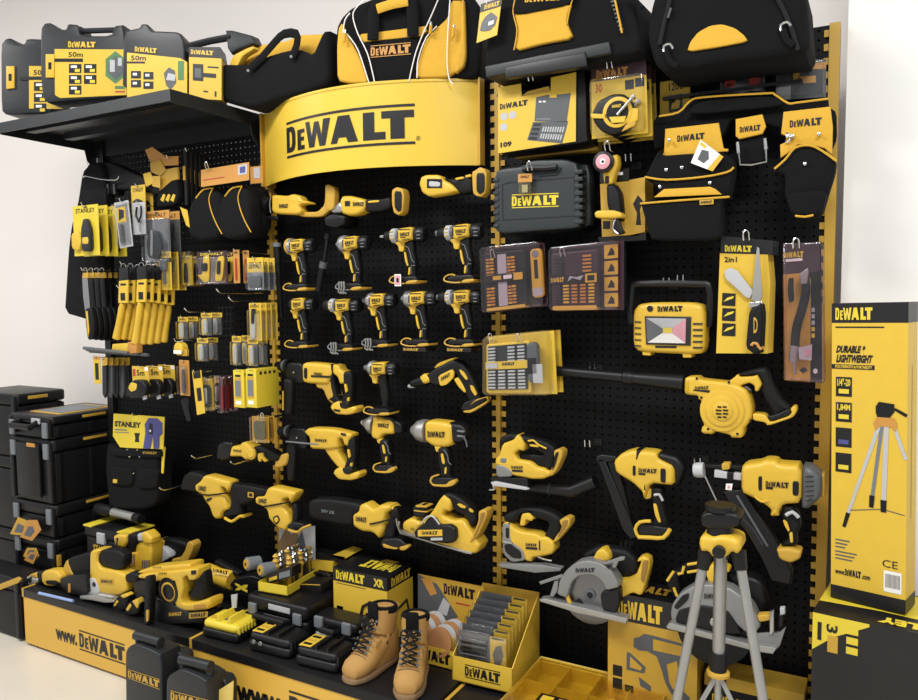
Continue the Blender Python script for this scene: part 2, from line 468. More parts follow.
# shelf at the top left
sh = T('display_shelf', 'black metal shelf high on the left carrying the instrument cases', 'shelf', (-.56, 0, 2.16))
b = B(); b.m(DG); b.box(-1.062, -.045, -.44, -.002, 2.2, 2.206); b.box(-1.062, -.045, -.444, -.438, 2.165, 2.206); b.box(-1.062, -.045, -.008, -.0005, 2.13, 2.206); b.build('shelf_board', sh)
b = B(); b.m(DG); b.box(-1.0, -.1, -.37, -.33, 2.175, 2.2); b.box(-1.0, -.1, -.2, -.16, 2.175, 2.2); b.build('stiffening_rib', sh)
for X in (-1.062, -.049):
    b = B(); b.m(DG); b.prism([Vector((-.44, 2.2)), Vector((-.44, 2.16)), Vector((-.06, 2.155)), Vector((-.05, 2.11)), Vector((-.001, 2.06)), Vector((-.001, 2.2))], X, X+.004, 0, pl='yz')
    b.m(CR).cyl((X-.001, -.425, 2.18), (X+.005, -.425, 2.18), .004); b.build('shelf_bracket', sh)
# plinths
def plinth(x0, x1, y0, z1, lab, logo_x=None):
    t = T('display_plinth', lab, 'plinth', ((x0+x1)/2, y0, 0))
    b = B(); b.m(YP); b.box(x0+.002, x1-.002, y0+.004, -.03, .012, z1-.036)
    if logo_x:
        fn = lambda u, v, d=0: Vector((logo_x[0]+(logo_x[1]-logo_x[0])*u, y0+.004-d, logo_x[2]+(logo_x[3]-logo_x[2])*v))
        b.text(sub(fn, 0, .12, .27, .66), 'www.', KC, .001, .03); b.logo(sub(fn, .3, 0, .84, 1), KC, True, .001)
        b.text(sub(fn, .87, .12, 1.12, .75), '.com', KC, .001, .03)
    b.build('yellow_body', t)
    b = B(); b.m(K); b.box(x0, x1, y0, -.03, z1-.036, z1, .004); b.build('black_top', t)
    b = B(); b.m(YW); b.box(x0, x0+.012, y0-.001, -.03, z1-.036, z1+.0015); b.build('yellow_edge_trim', t)
    b = B(); b.m(K); b.box(x0+.01, x1-.01, y0+.02, -.03, 0, .012); b.build('kick_base', t)
    return t
plinth(-1.055, -.004, -.45, .25, 'long yellow plinth with black top at the left, web address on its front', (-.838, -.321, .062, .145))
plinth(.003, .997, -.485, .272, 'yellow plinth with black top in the middle, below the boots and chargers', (.22, 1.02, .075, .195))
plinth(1.003, 1.99, -.44, .26, 'yellow plinth with black top at the right under the tool cartons')
# ================================================================ things on top of the stand
def laser_case(name, label, poly, off, th, handle, labpoly, deco, clasp, grp, pl=None, mt=DG):
    pl = pl or Plane((0, 0, 0), 0)
    xs = [p[0] for p in poly]; ys = [p[1] for p in poly]
    t = T(name, label, 'tool case', pl.M @ pl.W(sum(xs)/len(xs), max(ys), off-th/2), grp)
    PP(pl, t, 'shell', mt, poly, off, th, .012, 1, .3)
    if handle:
        b = pl.B(); b.m(mt); b.ptube(handle, off-.03, .011, 0, 8); b.build('handle', t)
    b = pl.B(); b.m(YC); b.px(labpoly, off+.003, .006, .0, 0, 0); deco(b, pl, off+.003); b.build('printed_label', t)
    if clasp:
        b = pl.B(); b.m(Y); b.px(clasp, off+.006, .014, .002, 0, 0)
        cx = sum(p[0] for p in clasp)/4; cy = sum(p[1] for p in clasp)/4
        b.m(K); b.px([(cx-1.5, cy-3.5), (cx+1.5, cy-3.5), (cx+1.5, cy+3.5), (cx-1.5, cy+3.5)], off+.007, .002, 0, 0, 0); b.build('clasp', t)
    return t
def deco50(dx, dy, full=True):
    def f(b, pl, off):
        q = lambda x0, y0, x1, y1: pl.Q(off, (x0, y0), (x1, y0), (x1, y1), (x0, y1))
        b.patch(q(54+dx, 48.5+dy, 126+dx, 20+dy), 0, 0, 0, 0, KC)
        b.text(q(68.5+dx, 52+dy, 83+dx, 57+dy), '50m', KC)
        b.patch(q(54.5+dx, 58.5+dy, 83+dx, 62+dy), 0, 0, 1, 1, KC)
        for i, (x, y) in enumerate(((69, 64), (84, 64), (69, 75), (84, 75), (69, 85.5))):
            b.patch(q(x+dx, y+dy, x+12.5+dx, y+9+dy), 0, 0, 1, 1, KC); b.patch(q(x+2+dx, y+1.5+dy, x+8+dx, y+4+dy), 0, 0, 1, 1, WH, .001)
            b.patch(q(x+6+dx, y+5+dy, x+11+dx, y+8+dy), 0, 0, 1, 1, YS, .001)
        if full:
            b.poly(q(105, 51, 126, 84), [(.5, 0), (.98, .25), (.98, .75), (.5, 1), (.03, .75), (.03, .25)], GN)
            b.poly(q(108, 56, 124, 80), [(.5, 0), (.98, .3), (.98, .7), (.5, 1), (.03, .7), (.03, .3)], SM, .001)
            b.patch(q(110, 60, 115, 72), 0, 0, 1, 1, LG, .0015); b.patch(q(118, 58, 122, 66), 0, 0, 1, 1, LG, .0015)
            b.patch(q(115, 86, 125, 89), 0, 0, 1, 1, GN); b.patch(q(115, 91, 125, 92.5), 0, 0, 1, 1, RD)
    return f
pl1 = Plane((-1.0, -.36, 2.206), math.radians(22)); pl2 = Plane((-.84, -.43, 2.206), math.radians(24))
grp = 'laser instrument cases on the shelf'
laser_case('laser_level_case', 'dark grey laser case with yellow label, rearmost at the far left of the shelf',
    [(6, 112), (5.5, 47), (10, 41), (15, 40), (22, 46), (29, 46), (31, 40.5), (60, 42), (62, 114), (20, 116.5), (10, 116)], 0, .1, None,
    [(29, 66), (62, 66), (62, 109), (29, 108.5)], deco50(-35, 18, False), [(6, 66), (14, 66), (14, 88), (6, 89)], grp, pl1)
t = laser_case('laser_level_case', 'dark grey laser case with folded handle and cube laser printed on its yellow label',
    [(46, 90), (45, 78), (45, 31), (49, 25.5), (55, 25), (61, 31), (70, 32), (72, 26), (82, 27), (84, 38), (115, 38), (118, 28), (128, 27), (129, 99), (72, 103), (52, 105), (47, 99)], 0, .1,
    [(80, 29), (84, 31), (116, 30), (124, 30)],
    [(54.5, 49), (126.5, 49.5), (126.5, 95), (60, 98), (55, 95)], deco50(0, 0), [(45.5, 54), (54, 54), (54, 77.5), (45.5, 77.5)], grp, pl2)
b = pl2.B(); b.logo(pl2.Q(.0, (68.5, 41.5), (96, 42), (96, 47.5), (68.5, 47.5)), YC, False, .002); b.build('logo', t)
pl3 = Plane((-.40, -.42, 2.206), math.radians(30))
def d3(b, pl, off):
    q = lambda x0, y0, x1, y1, s=0: pl.Q(off, (x0, y0), (x1, y0+s), (x1, y1+s), (x0, y1))
    b.text(q(131, 55.5, 146, 60.5), '50m', KC); b.patch(q(126.5, 61.5, 145, 63.5), 0, 0, 1, 1, KC)
    for x, y in ((131, 71), (143.5, 72), (131, 80), (143.5, 81.5)):
        b.patch(q(x, y, x+10, y+7.5), 0, 0, 1, 1, KC); b.patch(q(x+2, y+2, x+6, y+4.5), 0, 0, 1, 1, WH, .001)
    b.poly(q(163, 66, 178, 90), [(.2, .2), (.5, 0), (.9, .3), (.8, .8), (.4, .95), (.05, .7)], SM); b.patch(q(178, 61, 184, 80), 0, 0, 1, 1, GN, .001)
    b.poly(q(165, 72, 176, 82), [(.1, .2), (.9, .1), (1, .7), (.3, .9)], LG, .0015)
t = laser_case('laser_level_case', 'dark grey angular laser case with 50m label, between handled case and small yellow box',
    [(126, 97), (127, 34), (143, 31), (145, 27), (151, 27), (155, 34), (161, 34), (183, 35), (188, 45), (188.5, 98)], 0, .12, None,
    [(127, 52.5), (180, 58), (187, 62), (187, 97), (127, 97)], d3, None, grp, pl3)
b = pl3.B(); b.logo(pl3.Q(.002, (135, 46.5), (157, 48.5), (157, 53.5), (135, 51.5)), YC, False, .001); b.build('logo', t)
pl4 = Plane((-.15, -.27, 2.206), math.radians(33))
t = T('laser_detector_box', 'small yellow and black laser detector box at the right end of the shelf', 'box', pl4.M @ pl4.W(205, 100, .0))
b = pl4.B(); b.m(YC).px([(189, 57), (221.5, 58.5), (221.5, 100), (189, 98.5)], 0, .09, 0, 0, 0)
b.m(KC).px([(189, 47), (220, 47), (222, 58.5), (189, 57)], .0, .09, 0, 0, 0)
q = pl4.Q(.0, (189, 47), (221, 47.5), (221, 103), (189, 98.5))
b.logo(pl4.Q(0, (191, 49.5), (213.5, 51), (213.5, 55.5), (191, 54)), YC); b.patch(q, .12, .36, .45, .68, KC); b.patch(q, .18, .42, .38, .6, SM, .001)
b.patch(q, .45, .44, .85, .52, KC); b.patch(q, .58, .62, .93, .65, KC); b.patch(q, .8, .1, .86, .2, KC); b.patch(q, .45, .16, .6, .19, KC)
b.build('carton', t)
# ---- open tote bag
t = T('tool_tote', 'black fabric open tool tote with yellow trim and rigid grey handle', 'tool bag', W(270, 100, .12))
P(t, 'body', KF, [(219, 100), (223.5, 67), (236, 66), (258, 67), (272, 58.5), (289, 53.5), (303.5, 50.7), (318, 58), (329, 33.5), (335, 33), (337, 86), (315, 95), (295, 98.5), (262, 110), (243, 107.5)], .18, .2, .03, 1, .2)
P(t, 'yellow_lining', YF, [(232, 66), (243, 54), (262, 45), (289, 41), (299, 35), (328, 34), (318, 60), (300, 54), (260, 68)], .12, .06, .02, 1, .2)
b = B(); b.m(KF); b.ptube([(250, 68), (262, 57), (275, 42), (284, 34), (296, 34), (297, 44), (292, 57)], .19, .016, 1, 8, flat=.35); b.build('strap', t)
for x, y in ((248, 70.5), (291, 56.5)): b = B(); b.m(CR).cyl(W(x, y, .205), W(x, y, .195), .005); b.build('rivet', t)
P(t, 'handle_bracket', DG, [(230, 32), (236, 32), (255, 37), (259, 45), (242, 52), (236, 56), (232, 50)], .15, .05, .01, 0)
b = B(); b.m(DG); b.ptube([(190, 46), (210, 41), (232, 37)], .14, .014, 0, 8); b.build('handle_bar', t)
P(t, 'lid_edge', Y, [(232, 66), (236, 56), (250, 49), (256, 47), (257, 50), (245, 57), (240, 68)], .17, .03, .006, 1)
# ---- large duffel bag
pb = Plane((.48, -.2, 0), math.radians(16))
t = T('duffel_bag', 'large yellow and black duffel bag with white piping on top of the brand sign', 'duffel bag', pb.M @ pb.W(405, 86, -.1))
def pp(part, m_, poly, off, th, r=.006, sm=1, ex=None): return PP(pb, t, part, m_, poly, off, th, r, sm, 0, ex)
pp('body', KF, [(336, 83), (335.5, 45), (336, 27), (341, 17), (350, 8), (360, 3), (372, -2), (400, -10), (440, -14), (470, -8), (480, 6), (482, 40), (480, 70), (476, 78), (445, 78), (400, 82), (368, 85), (350, 84)], .0, .19, .02)
pp('front_pocket', YF, [(337, 80), (336.5, 48), (338, 28), (342, 22), (346, 34), (353, 45), (361, 60), (369, 83), (350, 83)], .014, .03, .01)
pp('zip_pocket', YF, [(415, 78), (418, 62), (425, 40), (434, 30), (448, 17), (451, 0), (463, 0), (461, 60), (465, 66), (452, 74), (447, 77)], .014, .03, .01)
pp('gusset', YF, [(461, -2), (464, 0), (465, 20), (466, 56), (464, 66), (455, 74), (452, 60), (460, 40)], .018, .03, .01)
pp('yellow_band', YF, [(359, 37), (361, 34), (425, 26), (427, 31), (420, 36), (364, 42)], .006, .012, .003, 0)
pp('black_panel', KF, [(365, 42), (419, 36), (408, 80), (376, 84)], .01, .012, .004, 0, lambda b: b.logo(pb.Q(.01, (371, 46), (411, 42.5), (411, 54.5), (371, 58)), OR, True, .003))
for ln in ([(367, -2), (356, 8), (353, 17), (358, 34), (368, 55), (375, 84)], [(440, -5), (432, 14), (422, 36), (415, 55), (409, 81)], [(343, 33), (345, 20), (350, 13)], [(450, 0), (448, 30), (447, 60), (449, 78), (453, 84)], [(417, 78), (418, 60), (426, 38), (437, 26)], [(347, 34), (358, 50), (369, 83)]):
    b = pb.B(); b.m(WH); b.ptube(ln, .022, .0022, 3, 5); b.build('piping', t)
b = pb.B(); b.m(KF); b.ptube([(373, 40), (374, 12), (382, 2), (400, -4), (408, -2), (412, 8), (413, 36)], .02, .02, 2, 8, flat=.3)
b.m(YF).ptube([(377, 9), (392, 4), (408, 1)], .028, .016, 1, 8, flat=.3); b.build('carry_handle', t)
for x, y in ((345, 33), (431, 25), (454, 28)):
    b = pb.B(); b.m(YF); b.ptube([(x, y), (x-1, y+9)], .03, .005, 0, 6); b.m(CR).ptube([(x, y-3), (x, y)], .03, .004, 0, 6); b.build('zip_pull', t)
# ---- black tool bag with rigid base
ps = .28
for xa, xb, zz, lb in ((1.03, 1.5, 2.128, 'slim black shelf at the top of the right bay under the grey based tool bag'), (1.56, 1.93, 2.05, 'short black shelf carrying the backpack at the top right')):
    b = B(); b.m(KC); b.box(xa, xb, -.07, -.002, zz-.008, zz)
    sh2 = T('display_shelf', lb, 'shelf', ((xa+xb)/2, 0, zz)); b.build('shelf_board', sh2)
pc = Plane((1.06, -.22, 0), math.radians(-2))
t = T('tool_bag', 'black tool bag with yellow front pocket and hard grey base', 'tool bag', pc.M @ pc.W(560, 62, 0))
PP(pc, t, 'body', KF, [(485, 70), (484, 50), (487, 28), (500, -10), (560, -16), (608, -14), (634, -8), (636, 14), (641, 40), (640, 52), (612, 58), (560, 66), (500, 76)], 0, .2, .02, 1, 0)
PP(pc, t, 'hard_base', DG, [(484.5, 66), (609, 41), (611, 53), (486, 77.5)], .012, .2, .006, 0, 0)
PP(pc, t, 'base_tray', KC, [(505, 67), (585, 52), (587, 66), (505, 78)], .018, .03, .004, 0, 0)
PP(pc, t, 'yellow_pocket', YF, [(514, 14), (518, 12), (571, 3), (568, 12), (566, 22), (573, 38), (540, 44), (514.5, 51), (518, 30)], .012, .02, .006, 1, 0)
PP(pc, t, 'pocket_flap', KF, [(512, 8), (524, -6), (575, -8), (571, 4), (516, 15)], .018, .02, .004, 1, 0, lambda b: b.logo(pc.Q(.018, (525, -4), (562, -8), (562, 0), (525, 2.5)), YF, False, .001))
b = pc.B(); b.m(YF); b.ptube([(514, 50), (517, 30), (513, 12), (516, -5)], .016, .002, 2, 5); b.ptube([(567, 24), (570, 8), (574, -6)], .016, .002, 2, 5); b.ptube([(614, -4), (618, 14), (622, 33)], .016, .003, 2, 5)
b.build('piping', t)
b = pc.B(); b.m(SM)
for k in range(8): b.ptube([(611+k*1.2, 2+k*4), (615+k*1.2, 1+k*4)], .012, .003, 0, 5)
b.build('zip', t)
b = pc.B(); b.m(KF); b.ptube([(628, -4), (637, 3), (642, 8)], .02, .006, 1, 6); b.build('strap', t)
# swing tag
t = T('product_tag', 'small yellow hang tag hanging at the left end of the black tool bag', 'tag', W(489, 2, .25))
q = Q(.25, (481, 4), (502, -2), (497, 35), (476.5, 43))
b = B(); b.m(YC).qbox(q, 0, 0, 1, 1, -.001, 0); b.patch(q, 0, .78, 1, 1, KC, .001); b.logo(sub(q, .2, .82, .92, .94), YC, False, .0015)
b.poly(q, [(.1, .3), (.25, .25), (.6, .2), (.85, .3), (.9, .5), (.75, .6), (.55, .7), (.3, .62), (.15, .5)], SM, .001); b.patch(q, .5, .35, .75, .45, WH, .0015); b.build('card', t)
b = B(); b.m(WH); b.ptube([(487, 4), (486, -3), (492, -8)], .25, .0015, 1, 5); b.build('string', t)
# ---- backpack
pk = Plane((1.58, -.24, 0), math.radians(0))
t = T('backpack', 'black tool backpack with a yellow half-moon patch, leaning on top of the right bay', 'backpack', W(730, 72, .15))
PP(pk, t, 'body', KF, [(657, 66), (650, 40), (653, 15), (661, -14), (720, -24), (790, -20), (808, -5), (810, 25), (812, 48), (806, 58), (770, 62), (720, 68), (690, 74), (668, 76)], 0, .2, .035, 1, .2)
PP(pk, t, 'half_moon_patch', YF, [(687, 51.5), (690, 42), (698, 32), (710, 25.5), (722, 24), (735, 28), (744, 35), (748, 41), (720, 46.5)], .008, .012, .003, 1, 0)
for pts in ([(664, 52), (664, 46), (670, 44), (673, 49)], [(781, 31), (781, 25), (787, 22), (791, 26)]):
    b = pk.B(); b.m(CR); b.ptube(pts, .012, .003, 1, 6); b.build('buckle', t)
    x, y = pts[0]; b = pk.B(); b.m(KF); b.ptube([(x+2, y-2), (x+5, y+8), (x+13, y+14)], .01, .008, 1, 6, flat=.4); b.build('strap', t)
b = pk.B(); b.m(KR); b.ptube([(672, -10), (668, 10), (664, 25), (660, 45)], .004, .006, 2, 6); b.build('seam', t)
b = pk.B(); b.m(KR); b.ptube([(762, -20), (778, 0), (790, 25), (798, 50)], .004, .006, 2, 6); b.build('seam', t)
b = pk.B(); b.m(SM); b.ptube([(671, 8), (668, 18)], .01, .003, 0, 6); b.build('zip_pull', t)
# ================================================================ middle bay: hanging power tools
def hook(px, py, off, label, tips=True):
    p = W(px, py, off); t = T('pegboard_hook', label, 'hook', (p.x, -.002, p.z), 'chrome double pegboard hooks')
    for s in (-.008, .008):
        b = B(); b.m(CR); b.tube([(p.x+s, -.002, p.z-.012), (p.x+s, -off+.012, p.z-.012), (p.x+s, -off+.003, p.z-.008), (p.x+s, -off, p.z+.012)], .0022, 6); b.build('prong', t)
    b = B(); b.m(K); b.box(p.x-.016, p.x+.016, -.005, -.0005, p.z-.022, p.z+.0, .001); b.build('back_plate', t)
    return t
def loophook(px, py, off, label):
    p = W(px, py, off); o = B(); o.m(CR); r = .007
    o.tube([(p.x-r, -.003, p.z-.02), (p.x-r, -off+.006, p.z-.02), (p.x-r, -off, p.z-.006), (p.x-r*.7, -off, p.z+.002), (p.x, -off, p.z+.005), (p.x+r*.7, -off, p.z+.002), (p.x+r, -off, p.z-.006), (p.x+r, -off+.006, p.z-.02), (p.x+r, -.003, p.z-.02)], .002, 6)
    return one(o, 'pegboard_hook', label, 'hook', (p.x, -.003, p.z-.02), 'looped chrome pegboard hooks')
def drill(px, py, off, label, nose, foot='plain', big=1.0, cat='drill', name='cordless_drill', tag=None, gap=0, smooth=False):
    o = W(px, py, off); t = T(name, label, cat, o, 'hanging cordless drills and drivers')
    M = Matrix.Translation(o) @ Matrix.Scale(big, 4)
    mk = lambda: B(M)
    V = lambda L: [Vector(a) for a in L]
    # housing
    b = mk(); b.m(Y); b.prism(chaikin(V([(-.034, .018), (-.026, .026), (.018, .029), (.028, .025), (.028, -.012), (.004, -.017), (-.008, -.023), (-.028, -.02), (-.034, -.012)]), 1), -.032, .028, .012, 4)
    hf = lambda u, v, d=0: Vector((-.03+.056*u, -.032-d, -.02+.046*v)); b.patch(hf, .1, .86, .95, .92, K, .0012); b.patch(hf, .0, .2, .07, .8, K, .0012); b.patch(hf, .35, .1, .9, .16, K, .0012)
    fn = lambda u, v, d=0: Vector((-.018+.038*u, -.032-d, -.002+.013*v)); b.logo(fn, KC, False, .001)
    b.patch(fn, .05, -.4, .6, -.15, KC, .001); b.build('housing', t)
    # motor housing behind, black with vents
    b = mk(); b.m(K); b.lathe((.028, 0, .004), (1, 0, 0), [(-.006, .023), (.01, .027), (.028, .026), (.035, .021), (.038, .01)], 20)
    b.m(MG)
    for k in range(3): b.box(.044, .058, -.0275, -.024, -.012+.011*k, -.009+.011*k)
    b.build('motor_housing', t)
    # nose
    L = (-1, 0, 0); o1 = (-.03, 0, .004)
    if nose in ('chuck', 'chuck_bit', 'chuck_fat'):
        b = mk(); b.m(SM if nose != 'chuck_bit' else MG); b.lathe(o1, L, [(0, .022), (.012, .024), (.018, .022)], 20); b.build('gearcase', t)
        b = mk(); b.m(LG); b.lathe((-.047, 0, .004), L, [(0, .022), (.003, .025), (.018, .025), (.022, .02)], 24)
        b.m(YW)
        for k in range(-1, 2): b.box(-.064, -.052, -.0262, -.02, .003+k*.012, .006+k*.012)
        b.build('clutch_ring', t)
        c = .021 if nose == 'chuck_fat' else .018
        b = mk(); b.m(KR); b.lathe((-.068, 0, .004), L, [(0, .017), (.006, c), (.022, c), (.03, c*.8), (.034, .009), (.036, .007)], 20); b.build('chuck', t)
        if nose == 'chuck_bit': b = mk(); b.m(SV); b.cyl((-.1, 0, .004), (-.118, 0, .004), .006); b.build('bit', t)
        elif nose == 'chuck': b = mk(); b.m(SM); b.cyl((-.1, 0, .004), (-.108, 0, .004), .0105); b.build('chuck_collar', t)
    elif nose == 'silver':
        b = mk(); b.m(SB); b.lathe(o1, L, [(0, .029), (.012, .031), (.026, .028), (.034, .02), (.036, .012)], 24); b.build('gearcase', t)
        b = mk(); b.m(MG); b.lathe((-.06, 0, .004), L, [(0, .012), (.012, .011), (.018, .008)], 14); b.build('collet', t)
    elif nose == 'yellow':
        b = mk(); b.m(SB); b.lathe(o1, L, [(0, .028), (.014, .03), (.02, .028)], 24); b.build('gearcase', t)
        b = mk(); b.m(YW); b.lathe((-.048, 0, .004), L, [(0, .028), (.004, .031), (.01, .03), (.013, .024)], 24); b.build('lamp_ring', t)
    elif nose == 'black':
        b = mk(); b.m(K); b.lathe(o1, L, [(0, .026), (.01, .027), (.02, .02), (.024, .012), (.034, .01)], 24); b.build('nose_cone', t)
    elif nose == 'cone':
        b = mk(); b.m(SB); b.lathe(o1, L, [(0, .026), (.008, .028), (.022, .024), (.032, .014), (.036, .01)], 24); b.build('gearcase', t)
        b = mk(); b.m(SM); b.lathe((-.064, 0, .004), L, [(0, .01), (.012, .01)], 14); b.build('collet', t)
    # grip
    b = mk(); b.m(KR); b.prism(chaikin(V([(-.016, -.014), (.02, -.012), (.022, -.03), (.022, -.05), (.028, -.075), (.031, -.1), (.026, -.118), (.03, -.142), (.0, -.142), (.003, -.12), (-.002, -.1), (-.006, -.07), (-.01, -.045)]), 1), -.017, .017, .012, 4)
    b.build('grip', t)
    if not smooth:
        b = mk(); b.m(Y); b.prism(chaikin(V([(-.01, -.055), (-.004, -.053), (.004, -.09), (.007, -.1), (.002, -.101), (-.005, -.085)]), 1), -.022, -.016, .001, 2); b.build('grip_inlay', t)
        b = mk(); b.m(Y); b.prism(chaikin(V([(.008, -.106), (.014, -.104), (.012, -.13), (.005, -.13)]), 1), -.022, -.016, .001, 2); b.build('grip_inlay', t)
        b = mk(); b.m(MG); b.tube([(-.004, -.02, -.034), (.008, -.021, -.04), (.016, -.021, -.06), (.02, -.021, -.08), (.03, -.019, -.09)], .0014, 5)
        b.tube([(.03, -.017, -.1), (.02, -.02, -.099), (.016, -.02, -.106), (.016, -.019, -.128)], .0014, 5); b.build('grip_seam', t)
    # trigger
    b = mk(); b.m(Y); b.prism(chaikin(V([(-.05, -.016), (-.052, -.023), (-.044, -.029), (-.04, -.034), (-.037, -.05), (-.02, -.052), (-.016, -.036), (-.012, -.024), (-.016, -.016)]), 1), -.012, .012, .004, 2); b.build('trigger', t)
    # foot: open rail foot without battery
    b = mk(); b.m(K); b.prism(chaikin(V([(-.05, -.142), (-.03, -.134), (.0, -.136), (.034, -.134), (.048, -.14), (.048, -.154), (-.052, -.156)]), 1), -.034, .034, .006, 2); b.build('foot', t)
    b = mk(); b.m(YW); b.prism(chaikin(V([(-.0, -.157), (.014, -.149), (.044, -.147), (.05, -.151), (.048, -.157), (.02, -.161), (-.0, -.161)]), 1), -.036, .034, .004, 2); b.build('foot_heel', t)
    b = mk(); b.m(YW if foot != 'wire' else MG); b.tube(spline([Vector(a) for a in ((.0, -.036, -.159), (-.03, -.038, -.159), (-.058, -.036, -.153), (-.062, -.03, -.143), (-.05, -.03, -.135), (-.03, -.036, -.133), (-.018, -.036, -.137))], 3), .0026, 6); b.build('foot_rim', t)
    if foot == 'wire':
        b = mk(); b.m(SB)
        for k in range(3): b.tube([(-.04+.011*k, -.042, -.13), (-.036+.011*k, -.046, -.15), (-.042+.011*k, -.044, -.166), (-.03+.011*k, -.042, -.172)], .0028, 5)
        b.build('tool_clip', t)
    if foot == 'sticker':
        b = mk(); b.m(KC); b.box(-.056, .04, -.036, .034, -.178, -.164, .003); f2 = lambda u, v, d=0: Vector((-.05+.06*u, -.036-d, -.175+.008*v)); b.logo(f2, YW, False, .001); b.build('battery_rail', t)
    if tag:
        b = mk(); b.m(WH); b.box(-.034, -.008, -.045, -.043, -.168, -.128, .001); b.patch(lambda u, v, d=0: Vector((-.034+.026*u, -.045-d, -.168+.04*v)), .12, .1, .88, .9, PK, .0006); b.patch(lambda u, v, d=0: Vector((-.034+.026*u, -.045-d, -.168+.04*v)), .32, .32, .68, .68, K, .001); b.build('swing_tag', t)
    return t
R2, R3 = 'in the upper drill row', 'in the lower drill row'
drill(301.3, 247.1, .13, 'cordless impact driver with yellow nose ring, leftmost in the upper drill row', 'yellow')
drill(354.7, 244.6, .13, 'impact wrench with wide silver nose and clip at its foot, upper drill row', 'silver', 'wire')
drill(409.6, 236.3, .13, 'cordless drill with a white and pink tag on its foot, upper drill row', 'chuck_bit', tag=1)
drill(465.2, 233.3, .13, 'cordless hammer drill with black chuck, rightmost in the upper drill row', 'chuck')
drill(302.3, 305.2, .12, 'compact yellow driver with short black nose, leftmost in the lower drill row', 'black', big=.98)
drill(346.3, 306.5, .12, 'cordless drill with fat black chuck and silver ring, second in the lower drill row', 'chuck_fat', 'wire', big=.98)
drill(381, 301.5, .12, 'cordless driver with silver nose and metal clip, middle of the lower drill row', 'cone', 'wire', big=.98)
drill(420.8, 299.6, .12, 'driver with rounded silver nose and label under its foot, lower drill row', 'silver', 'sticker', big=.98)
drill(465.2, 298.3, .12, 'cordless drill with label under its foot, rightmost in the lower drill row', 'chuck', 'sticker', big=.98)
drill(382.5, 369.5, .12, 'compact impact wrench with plain black grip above the pointed impact wrench', 'cone', 'plain', big=.98, cat='impact wrench', name='impact_wrench', smooth=True)
# side handle between the two left drills
t = T('side_handle', 'detached black auxiliary handle hanging between the two left upper drills', 'handle', W(322, 250, .1))
b = B(); b.m(KR); b.ptube([(318, 291), (323, 264)], .1, [.014, .012], 0, 14); b.build('handle_grip', t)
b = B(); b.m(SM); b.ptube([(322.5, 268), (324, 262)], .1, .0145, 0, 14); b.build('collar', t)
b = B(); b.m(K); b.ptube([(324, 263), (327.5, 237)], .1, .007, 0, 10); b.m(KR).ptube([(327, 239), (328, 234)], .1, .011, 0, 10); b.build('clamp_rod', t)
# long black tube hanging on the left upright
t = T('extension_tube', 'long black vacuum tube hanging in front of the left yellow upright', 'tube', W(281, 240, .08))
b = B(); b.m(KR); b.ptube([(277, 246), (278, 264)], .08, .014, 0, 14); b.ptube([(278, 264), (281, 318)], .08, .011, 0, 14); b.build('tube', t)
b = B(); b.m(MG); b.ptube([(276.8, 243), (277, 247)], .08, .016, 0, 14); b.build('end_cap', t)
# --- generic traced tool
def tool(name, label, cat, anchor, off, parts, grp='power tools hanging on the pegboard', pl=None):
    pl = pl or PL0
    t = T(name, label, cat, pl.M @ pl.W(*anchor, off), grp)
    for p in parts:
        kind = p[0]
        if kind == 'p':      # part, material, outline, extra offset to the front, thickness, radius [, decals]
            _, part, m_, poly, do, th, r = p[:7]
            if th > .05: th *= .78; r = min(r, th*.3)
            b = pl.B(); b.m(m_); b.px(poly, off+do, th, r, p[8] if len(p) > 8 else 1, .22 if r > .2*th else .08)
            if len(p) > 7 and p[7]: p[7](b)
            b.build(part, t)
        elif kind == 't':    # part, material, path, offset, radius
            _, part, m_, path, do, r = p[:6]
            b = pl.B(); b.m(m_); b.ptube(path, off+do, r, p[6] if len(p) > 6 else 1, 8, False, p[7] if len(p) > 7 else 1); b.build(part, t)
        elif kind == 'c':    # short cylinder facing the viewer: centre, radius px -> m
            _, part, m_, c, do, r, h = p
            b = pl.B(); b.m(m_); q = pl.W(*c, off+do); b.lathe(q, (0, 1, 0), [(0, r*.85), (.002, r), (h, r)], 28); b.build(part, t)
        elif kind == 'l':    # lathe along a photo line: part, material, a, b, do, [(t, r)]
            _, part, m_, a, c, do, prof = p
            b = pl.B(); b.m(m_); A = pl.W(*a, off+do); C_ = pl.W(*c, off+do); Ln = (C_-A).length; b.lathe(A, C_-A, [(x*Ln, y) for x, y in prof], 24); b.build(part, t)
    return t
PL0 = Plane((0, 0, 0), 0)
def lg(off, tl, tr, br, bl, m_=None, bars=False): return lambda b: b.logo(Q(off, tl, tr, br, bl), m_ or KC, bars, .0012)
def tx(off, tl, tr, br, bl, s, m_=None): return lambda b: b.text(Q(off, tl, tr, br, bl), s, m_ or KC, .0012)
def both(*fs):
    def f(b):
        for g in fs: g(b)
    return f
